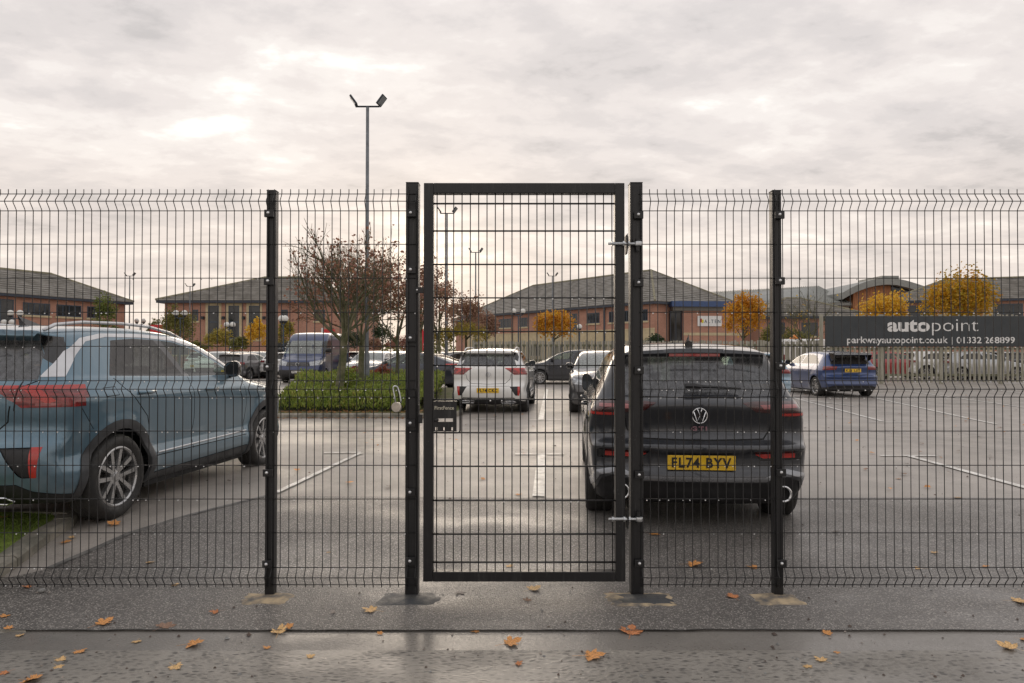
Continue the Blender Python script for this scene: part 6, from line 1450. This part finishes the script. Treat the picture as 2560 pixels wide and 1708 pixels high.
# cars standing behind the timber fence
for src, lb, m_, px, Y, a in ((sky_, 'red car behind the timber fence beside the blue hatchback', 'p_red', 2165, 37, 95), (suv, 'white SUV behind the timber fence under the sign', 'p_white', 2292, 36.5, 90), (sky_, 'silver car behind the timber fence under the telephone number', 'p_silver', 2380, 36.0, 95),
                              (suv, 'dark SUV tail behind the timber fence below the sign', 'p_char', 2450, 37.5, 4), (sky_, 'charcoal hatchback tail behind the fence at the right edge', 'p_char', 2530, 37.5, 2)):
    clone(src, lb, MT[m_], xat(px, Y), Y, a)
wv = clone(van, 'white van with an amber roof beacon behind the low fence', MT['p_white'], xat(1975, 41), 41, 90); wv['category'] = 'van'; wv.name = 'parked_van'; wv.scale = (.8, 1, .86)
bc = thing('roof_beacon', 'amber beacon on the roof of the white van behind the fence', 'beacon', (xat(1988, 40.8), 40.8, 2.22)); m = MB(); m.lathe([(0, .28), (.10, .24), (.14, .1), (.30, .08), (.32, 0), (0, 0)], 14, 'z'); m.build('lens', MT['orange'], bc, smooth=True)
# ---------------------------------------------------------------- mesh fence and gate
FY = 4.045                    # plane of the mesh
def fx_(px): return (px - 1280) / F * FY
def fz(py): return CAM_H + (880 - py) / F * FY
LEV = [2.385, 2.284, 2.085, 1.883, 1.680, 1.478, 1.274, 1.177, .976, .774, .575, .376, .172, .071]
APX = [2.335, 1.2255, 0.1215]
def vprof():
    P = [(0, 2.412), (0, 2.392)]
    for a, b, c in ((2.385, 2.335, 2.284), (1.274, 1.2255, 1.177), (.172, .1215, .071)):
        P += [(0, a), (-.006, a - .012), (-.028, b + .008), (-.030, b), (-.028, b - .008), (-.006, c + .012), (0, c)]
    return P + [(0, .058)]
mb = MB(); mb.tube([(0, y, z) for y, z in vprof()], .0026, 6); VW = mb.mesh('vertical_wire', MT['wire'], True)
def panel(x0, n, label, seed):
    root = thing('mesh_fence', label, 'mesh fence', (x0, FY, 0), 0, 'black mesh fence panels'); r = random.Random(seed); sp = .0499; W_ = (n - 1) * sp
    for i in range(n): link('vertical_wire', VW, None, root, (i * sp, 0, 0), (0, R(r.gauss(0, .04)), 0))
    m = MB(); m.tube([(-.012, .0055, 0), (W_ + .012, .0055, 0)], .0027, 6); hw_ = m.mesh('horizontal_wire', MT['wire'], True)
    for z in LEV: link('horizontal_wire', hw_, None, root, (0, 0, z))
    for z in APX: link('horizontal_wire', hw_, None, root, (0, -.030 - .001, z))
    d = MB(); k = 0
    for z in LEV[2:] + [APX[1]]:
        y = -.031 if z in APX else .0; wet = 0.0 if z > 1.9 else .25 if z > 1.8 else .62
        x = r.uniform(0, .1)
        while x < W_:
            if r.random() < wet * (1 if z > .1 else .3): d.ball((x, y + .004, z - .0070), r.uniform(.0032, .0048), 7, 5, (1, 1, .85)); k += 1
            x += r.uniform(.025, .11)
    o = d.build('water_drops', MT['drop'], root, smooth=True); o['kind'] = 'stuff'
    return root
panel(-1.448 - .0499 * 49, 50, 'wide mesh fence panel in front of the blue grey car, left of the fence', 1)
panel(-1.417, 18, 'narrow mesh panel between the left fence post and the gate', 2)
panel(.766, 17, 'narrow mesh panel in front of the near black hatchback', 3)
panel(1.607, 50, 'wide mesh fence panel at the right in front of the open bays', 4)
mb = MB(); mb.lathe([(0, -.010), (.004, -.0098), (.0075, -.007), (.0095, -.002), (.0095, 0), (0, 0)], 14); BOLT = mb.mesh('bolt', MT['bolt'], True)
mb = MB(); mb.lathe([(0, -.0115), (.0038, -.0112), (.0038, -.0095), (0, -.0095)], 8); SOCK = mb.mesh('bolt_socket', MT['lamp_dk'], True)
def bolt(parent, loc, k=1.0):
    o = link('bolt', BOLT, None, parent, loc); o.scale = (k, k, k); link('bolt_socket', SOCK, None, o) if False else None; return o
def post(name, label, x0, x1, H_, d, bolts, bxx, grp, clampw=.055):
    root = thing(name, label, 'fence post', ((x0 + x1) / 2, FY + .010, 0), 0, grp); w_ = (x1 - x0) / 2; ox = (x0 + x1) / 2
    m = MB(); m.box(-w_, w_, 0, d, -.1, H_); m.build('post_tube', MT['fence'], root, bevel=.004)
    m = MB(); m.box(-w_ - .001, w_ + .001, -.001, d + .001, H_ - .0, H_ + .006); m.build('post_cap', MT['fence'], root, bevel=.002)
    if clampw > .05:
        m = MB(); m.box(-w_ + .012, -w_ + .016, -.004, 0, .05, H_ - .02); m.box(w_ - .016, w_ - .012, -.004, 0, .05, H_ - .02); m.build('clamp_groove', MT['fence'], root)
    for py in bolts:
        z = fz(py); c = MB(); bx0 = bxx - ox; c.box(bx0 - clampw * .45, bx0 + clampw * .55, -.028, -.010, z - .024, z + .020); c.box(bx0 - clampw * .30, bx0 + clampw * .40, -.010, 0, z - .020, z + .016)
        o = c.build('clamp', MT['fence'], root, bevel=.003); bolt(o, (bx0, -.028, z), 1.05)
    return root
GP = 'posts of the mesh fence and gate'
post('fence_post', 'black square fence post left of the gate in front of the car bonnet', -1.463, -1.408, 2.405, .055, (533, 703, 917, 1180, 1406), -1.443, GP)
post('gate_post', 'taller black post at the latch side of the gate with the padlock beside it', -.633, -.557, 2.452, .08, (532.5, 674.5, 845, 1057, 1228, 1398), -.600, GP)
post('gate_post', 'taller black post at the hinge side of the gate', .705, .779, 2.452, .08, (537, 707, 925, 1185, 1404), .748, GP)
post('fence_post', 'black square fence post in front of the dark hatchback', 1.552, 1.605, 2.405, .058, (537, 702, 914.6, 1179, 1404), 1.584, GP)
# the gate
gate = thing('gate', 'tall black mesh pedestrian gate in the middle of the fence', 'gate', (0, FY, 0))
gx0, gx1, gz0, gz1 = -.5235, .668, fz(1450.6), fz(456.8); tw_ = .057; gd0, gd1 = -.008, .050
m = MB(); m.box(gx0, gx0 + tw_, gd0, gd1, gz0, gz1); m.build('frame_upright', MT['fence'], gate, bevel=.003)
m = MB(); m.box(gx1 - tw_, gx1, gd0, gd1, gz0, gz1); m.build('frame_upright', MT['fence'], gate, bevel=.003)
m = MB(); m.box(gx0 + tw_ + .0005, gx1 - tw_ - .0005, gd0, gd1, gz1 - tw_ - .004, gz1); m.build('frame_rail', MT['fence'], gate, bevel=.003)
m = MB(); m.box(gx0 + tw_ + .0005, gx1 - tw_ - .0005, gd0, gd1, gz0, gz0 + tw_); m.build('frame_rail', MT['fence'], gate, bevel=.003)
m = MB(); m.tube([(0, 0, gz0 + .05), (0, 0, gz1 - .05)], .0031, 6); vw = m.mesh('vertical_wire', MT['wire'], True)
for i in range(22): link('vertical_wire', vw, None, gate, (-.4465 + i * .0496, .012, 0))
m = MB(); m.tube([(gx0 + .05, 0, 0), (gx1 - .05, 0, 0)], .0041, 6); hwm = m.mesh('horizontal_wire', MT['wire'], True)
GZ = [fz(v) for v in (507.3, 576.2, 660.4, 744.5, 829, 914, 999, 1082, 1166, 1251, 1334.6, 1404.7)]
for z in GZ:
    link('horizontal_wire', hwm, None, gate, (0, .005, z)); link('horizontal_wire', hwm, None, gate, (0, .019, z))
r = random.Random(12); d = MB()
for z in GZ[3:7] + GZ[9:10]:
    x = gx0 + .08
    while x < gx1 - .07:
        if r.random() < .5: d.ball((x, .004, z - .0068), r.uniform(.0036, .0052), 7, 5)
        x += r.uniform(.03, .12)
o = d.build('water_drops', MT['drop'], gate, smooth=True); o['kind'] = 'stuff'
# lock case: a plate with a slot, three holes and the maker's name, held in a bent rod
lx0, lx1, lz0, lz1 = fx_(1083.8), fx_(1142.5), fz(1076), fz(1003); ly0, ly1 = -.022, -.018
sx0, sx1, sz0, sz1 = fx_(1096), fx_(1136), fz(1053.5), fz(1045); hz0, hz1 = fz(1075), fz(1067); m = MB()
m.box(lx0, lx1, ly0, ly1, sz1, lz1); m.box(lx0, sx0, ly0, ly1, sz0, sz1); m.box(sx1, lx1, ly0, ly1, sz0, sz1); m.box(lx0, lx1, ly0, ly1, hz1, sz0)
hs = [fx_(v) for v in (1092.3, 1112.3, 1132.2)]; hw_ = .0065; xs = [lx0] + [v for h in hs for v in (h - hw_, h + hw_)] + [lx1]
for i in range(0, len(xs), 2): m.box(xs[i], xs[i + 1], ly0, ly1, hz0, hz1)
m.box(lx0, lx1, ly0, ly1, lz0 - .004, hz0); lock = m.build('lock_plate', MT['fence'], gate)
m = MB(); m.box(lx0, lx1, -.018, .03, lz1 - .004, lz1); m.box(lx0, lx1, -.018, .03, lz0 - .004, lz0); m.build('lock_case', MT['fence'], gate, bevel=.002)
place_text('FirstFence', lock, (fx_(1088) + fx_(1136)) / 2, fz(1019), fx_(1136) - fx_(1088), .021, MT['tan_print'], y=ly0 - .0012, bold=.012)
m = MB(); m.tube([(sx0 - .022, -.024, (sz0 + sz1) / 2), (sx0 + .004, -.024, (sz0 + sz1) / 2)], .009, 10); m.build('bolt_knob', MT['fence'], lock, smooth=True)
m = MB(); rx, rz0, rz1 = fx_(1151), fz(1081), fz(999); m.tube([(lx0, -.014, rz1), (rx - .012, -.014, rz1), (rx - .003, -.014, rz1 - .004), (rx, -.014, rz1 - .014), (rx, -.014, rz0 + .014), (rx - .003, -.014, rz0 + .004), (rx - .012, -.014, rz0), (lx0, -.014, rz0)], .0048, 8); m.build('lock_guard_rod', MT['fence'], gate, smooth=True)
for (xx, zz) in ((gx0 + .018, fz(1440 + 0)), ): pass
# hinges: threaded rod through an eye, nuts, wing plate
def hinge(z, s_, label):
    o0 = MB(); y = -.022; x0, x1 = fx_(1519), fx_(1590)
    o0.tube([(x0, y, z), (x0 + .028, y, z)], .0075, 10); o0.tube([(x0 + .028, y, z), (fx_(1562), y, z + .001)], .0098, 10); o0.tube([(fx_(1562), y, z), (x1, y, z)], .0082, 10)
    rod = o0.build('hinge_bolt', MT['zinc'], gate, smooth=True, auto=35)
    for xx, rr, ww in ((fx_(1530), .0155, .009), (fx_(1558), .0165, .011), (fx_(1571), .0165, .009)):
        n_ = MB(); n_.tube([(xx - ww / 2, y, z), (xx + ww / 2, y, z)], rr, 6); n_.build('nut', MT['zinc'], rod)
    e = MB(); e.lathe([(.0, -.0125), (.021, -.0125), (.0225, -.009), (.0225, .009), (.021, .0125), (.0, .0125)], 18, 'z', Matrix.Translation((fx_(1595), y + .002, z))); e.build('hinge_eye', MT['zinc'], rod, smooth=True, auto=40)
    w_ = MB(); xw = fx_(1566); w_.prism_y([(xw - .0025, z - .055), (xw + .0025, z - .06), (xw + .009, z - .01), (xw + .009, z + .03), (xw + .003, z + .062), (xw - .004, z + .05)], -.030, .03); w_.build('wing_plate', MT['fence'], gate)
    pn = MB(); xp = fx_(1593); pn.tube([(xp, y + .002, z - .042 * s_), (xp, y + .002, z + .03 * s_)], .011, 10); pn.box(xp - .024, xp + .022, -.010, .006, z + .012 * s_ - .012, z + .012 * s_ + .016); pn.build('hinge_pin', MT['fence'], gate, smooth=False)
hinge(fz(610.5), 1, 'upper'); hinge(fz(1294), -1, 'lower')
# receiver tabs fixed to the latch post
k_ = thing('latch_keep', 'black latch keep bolted to the inner side of the left gate post', 'latch', (-.557, FY + .03, 0)); m = MB()
m.box(.0, .028, -.035, -.029, fz(1058), fz(1036)); m.box(0, .005, -.035, .02, fz(1083), fz(1012)); m.build('keep_plate', MT['fence'], k_, bevel=.002)
k2 = thing('gate_stop', 'small black stop tab high on the left gate post', 'gate stop', (-.557, FY + .0, 0)); m = MB(); m.box(-.014, .033, -.012, -.004, fz(733.5), fz(718.5)); m.build('stop_tab', MT['fence'], k2, bevel=.002); bolt(k2, (-.005, -.012, fz(725.5)), .62)
# padlock hanging on the mesh
pl = thing('padlock', 'round brushed padlock hooked on the mesh left of the gate post', 'padlock', (fx_(994.7), FY - .040, fz(1017)), R(-12)); m = MB()
m.lathe([(0, -.012), (.026, -.012), (.0305, -.008), (.0305, .008), (.026, .012), (0, .012)], 32, M=Matrix.Rotation(R(8), 4, 'Z')); m.build('lock_body', MT['lockbody'], pl, smooth=True, auto=35)
m = MB(); P = [(-.004 + .0, 0, .02), (-.012, 0, .06), (-.021, 0, .105), (-.020, 0, .118), (-.010, 0, .125), (.002, 0, .122), (.009, 0, .112), (.018, 0, .085), (.027, 0, .040), (.026, 0, .024)]; m.tube(P, .0050, 8); m.build('shackle', MT['zinc'], pl, smooth=True)
# ---------------------------------------------------------------- fallen leaves
def maple(seed, curl):
    r = random.Random(seed); lobes = [(-150, .34), (-100, .62), (-52, .80), (0, 1.0), (52, .80), (100, .62), (150, .34)]; P = []
    for i, (a, l) in enumerate(lobes):
        l *= r.uniform(.85, 1.12); a += r.uniform(-6, 6)
        for da, k in ((-20, .66), (-12, .84), (-6, .82), (0, 1.0), (7, .83), (12, .82), (20, .64)): P.append((a + da, l * k))
        if i < len(lobes) - 1: P.append((a + 25, .46 * r.uniform(.85, 1.1)))
    pts = [(math.sin(R(a)) * l * .5, math.cos(R(a)) * l * .5) for a, l in P]; n = len(pts); ph = r.uniform(0, 6)
    def z(x, y):
        q = x * math.cos(ph) + y * math.sin(ph); u = -x * math.sin(ph) + y * math.cos(ph)
        return curl * (q * q * 2.2 + .12 * math.sin(9 * u + seed) * .5 + .10 * math.sin(14 * q + seed) + .8 * abs(u) * .25) * .5
    V = [(0, 0, z(0, 0))] + [(x * .5, y * .5, z(x * .5, y * .5)) for x, y in pts] + [(x, y, z(x, y)) for x, y in pts]
    zm = min(v[2] for v in V); V = [(x, y, q - zm) for x, y, q in V]
    Fc = []
    for i in range(n - 1): Fc += [(0, 1 + i, 2 + i), (1 + i, 1 + n + i, 2 + n + i), (1 + i, 2 + n + i, 2 + i)]
    k = len(V); s0, s1 = (0, -.02, -zm + .01), (.06 * r.uniform(-1, 1), -.52, .02); V += [(s0[0] - .01, s0[1], s0[2]), (s0[0] + .01, s0[1], s0[2]), (s1[0] + .008, s1[1], s1[2]), (s1[0] - .008, s1[1], s1[2]), ]
    Fc += [(k, k + 1, k + 2), (k, k + 2, k + 3)]
    return V, Fc
LM = {}
for mk in 'abcdef':
    for v in range(3):
        V, Fc = maple(v * 7 + ord(mk), (.12, .30, .55)[v]); me = raw_mesh('fallen_leaf', V, Fc, MT['lf_' + mk], True); LM[(mk, v)] = me
def fleaf(px, py, wpx, mk, v, label, seed, zoff=None, group=None):
    r = random.Random(seed); px, py = px / .918, py / .918; x, y = gp(px, py)
    size = wpx / .918 * y / F * 1.25; z = g(x, y) + (.007 if y > ROAD_Y else -.0005)
    if y > ROAD_Y and in_poly(x, y, grass_poly): z = g(x, y) + .095
    o = link('fallen_leaf', LM[(mk, v)], None, None, (x, y, z), (R(r.uniform(-5, 5)), R(r.uniform(-5, 5)), r.uniform(0, 6.28))); o.scale = (size, size * r.uniform(.8, 1.0), size)
    tag(o, label, 'leaf', 'fallen leaves on the asphalt'); return o
LV = [(66,1350,30,'c',2,'rust coloured leaf on the apron at the left, in line with the grass corner'),(86,1362,16,'e',2,'small pale curled leaf beside the rust one at the left'),(260,1206,40,'a',2,'curled orange leaf just in front of the rear wheel of the blue grey car'),(222,1197,34,'e',2,'upturned grey leaf touching the kerb end by the rear wheel'),
(168,1236,22,'b',2,'pale leaf lying against the curved kerb'),(145,1247,26,'a',1,'orange leaf lying against the curved kerb below the pale one'),(345,1293,24,'b',1,'yellow leaf on the dark asphalt left of the first fence post'),(400,1345,26,'b',1,'pale yellow leaf directly under the bottom wire of the left panel'),
(12,1418,28,'a',1,'orange leaf above the dropped kerb at the left edge'),(20,1446,26,'a',2,'upright curled leaf standing on the dropped kerb'),(45,1458,24,'b',1,'pale leaf on the road beside the dropped kerb'),(232,1435,52,'a',1,'long orange leaf across the joint right of the dropped kerb'),
(180,1495,36,'a',1,'orange leaf in the wet channel, left part of the road'),(136,1513,32,'b',1,'upper of two small leaves on the road at the left'),(133,1529,28,'b',0,'lower of two small leaves on the road at the left'),(68,1562,72,'a',2,'large orange leaf cut off by the bottom edge at the left'),(15,1543,30,'c',1,'rust leaf at the left edge of the road'),
(375,1442,54,'d',1,'brown leaf lying along the joint of the road'),(497,1408,32,'c',2,'curled rust leaf on the apron left of the first post footing'),(315,1471,28,'b',0,'pale leaf in the wet channel below the brown one'),(440,1480,54,'a',2,'pointed orange leaf in the channel below the first footing'),(400,1530,42,'b',1,'pale orange leaf on the rough road, lower left'),
(640,1452,48,'b',2,'left one of a pair of touching leaves below the first fence post'),(661,1443,32,'a',2,'right one of a pair of touching leaves below the first fence post'),(615,1487,22,'a',1,'small orange leaf on the edge of the channel below the pair'),(709,1508,28,'b',1,'pale yellow leaf on the rough road right of the pair'),
(855,1404,46,'b',1,'open star shaped leaf left of the dark tarred footing'),(871,1455,22,'a',2,'small curled leaf on the joint under the star shaped one'),(1055,1362,32,'e',1,'grey faded leaf on the apron under the gate'),(1222,1356,46,'b',1,'peach coloured leaf under the middle of the gate'),(1211,1381,24,'d',2,'grey brown curled leaf below the peach coloured one'),(1405,1363,16,'d',0,'tiny brown leaf left of the tar patched footing'),
(1095,1448,24,'a',1,'small orange leaf on the joint under the gate'),(1168,1477,60,'a',1,'long orange leaf in the wet channel under the gate'),(1187,1525,26,'c',2,'small brownish leaf standing on the rough road'),(1355,1508,66,'a',2,'bright orange curled leaf on the road below the hinge side'),(1448,1453,66,'c',1,'large rust maple leaf on the joint right of the gate'),
(1498,1227,34,'a',0,'flat orange leaf just behind the lower hinge'),(1588,1300,54,'a',2,'bright orange maple leaf behind the narrow right panel'),(1733,1305,34,'a',1,'orange leaf left of the foot of the right fence post'),(1684,1374,40,'c',1,'rust leaf on the apron between the two right footings'),(1172,1302,24,'b',0,'orange leaf glimpsed just above the bottom rail of the gate'),
(1110,1101,24,'a',1,'orange leaf on the car park seen through the gate beside the bay line'),(755,1270,14,'b',0,'tiny yellow leaf on the apron behind the narrow left panel'),(1897,1455,34,'a',2,'upright orange leaf on the joint right of the last footing'),(1888,1516,40,'b',1,'pale orange leaf on the rough road at the right'),(1850,1528,30,'b',0,'pale leaf beside it, a little to the left and lower'),
(1920,1496,20,'a',0,'small flat orange leaf at the edge of the wet channel, right'),(2336,1384,56,'b',1,'peach leaf on the apron at the right edge'),(2322,1489,58,'b',2,'pale leaf in the channel at the right edge'),(2346,1467,30,'a',1,'orange leaf touching the right edge above the pale one'),(2110,1307,28,'b',0,'pale narrow leaf behind the bottom wire of the right panel'),
(2258,1303,20,'a',1,'small orange leaf behind the folded bottom of the right panel'),(2143,1270,22,'b',1,'pale leaf on the apron behind the right panel'),(2195,1143,26,'b',0,'pale leaf at the far edge of the coarse asphalt, right'),(2065,1100,18,'a',0,'small leaf among the bays behind the right panel'),(1917,1222,18,'e',2,'grey curled leaf behind the right panel near the dark hatchback'),
(1203,1042,16,'c',0,'small rust leaf on the bay line end through the gate'),(5,1216,28,'a',1,'orange leaf on the mossy grass at the left edge'),(1082,958,0,'a',0,''),(1095,1062,0,'a',0,''),(1187,1137,22,'a',0,'flat leaf beside the painted stem of the bay line'),(2270,1098,18,'d',0,'brown leaf in the right bay')]
for i, (px, py, wp, mk, v, lb) in enumerate(LV):
    if wp: fleaf(px, py, wp, mk, v, lb, i)
# scattered grit, twigs and leaf scraps too small to count
r = random.Random(5); V = []; T_ = []; MI = []
for i in range(520):
    y = 3.05 + r.random() ** 1.7 * 9; x = r.uniform(-1, 1) * y * .8; z = g(x, y) + (.008 if y > ROAD_Y else .0); s_ = r.uniform(.003, .010) * (1 if r.random() < .9 else 1.8); k = len(V); a = r.uniform(0, 6.28)
    for j in range(4): b = a + j * math.pi / 2 + r.uniform(-.4, .4); V.append((x + math.cos(b) * s_, y + math.sin(b) * s_, z))
    V.append((x, y, z + s_ * r.uniform(.5, 1.1)))
    for j in range(4): T_.append((k + j, k + (j + 1) % 4, k + 4))
    MI += [r.choice((0, 0, 1, 2))] * 4
tag(link('grit', raw_mesh('grit', V, T_, [MT['lf_f'], MT['lf_e'], MT['kerb_grey']], False, MI), None), kind='stuff')
r = random.Random(6); V = []; T_ = []; MI = []
for i in range(260):
    y = r.uniform(6.5, 24); x = r.uniform(-.75, .8) * y
    if in_poly(x, y, hedge_poly) or (x < -1 and 14.7 < y < 24 and x > -8): continue
    z = g(x, y) + .012; s_ = r.uniform(.015, .045); k = len(V); a = r.uniform(0, 6.28)
    for j in range(5): b = a + j * 1.257; q = s_ * r.uniform(.6, 1.2); V.append((x + math.cos(b) * q, y + math.sin(b) * q, z + r.uniform(0, .02)))
    for j in (1, 2, 3): T_.append((k, k + j, k + j + 1)); MI.append(i % 3)
tag(link('scattered_leaves', raw_mesh('scattered_leaves', V, T_, [MT['lf_a'], MT['lf_d'], MT['lf_f']], False, MI), None), kind='stuff')
# concrete and pebble bits beside the kerbs
for (px, py, s_, lb) in ((162, 1238 + 0, .0, ''), (88, 1362, .022, 'small grey pebble on the apron at the left'), (98, 1484 - 0, .0, '')):
    if s_:
        x, y = gp(px / .918, py / .918); m = MB(); m.ball((0, 0, s_ * .5), s_, 8, 6, (1, .8, .6)); tag(m.build('pebble', MT['kerb_grey'], None, (x + .02, y, g(x, y) + .006), smooth=True), lb, 'stone')
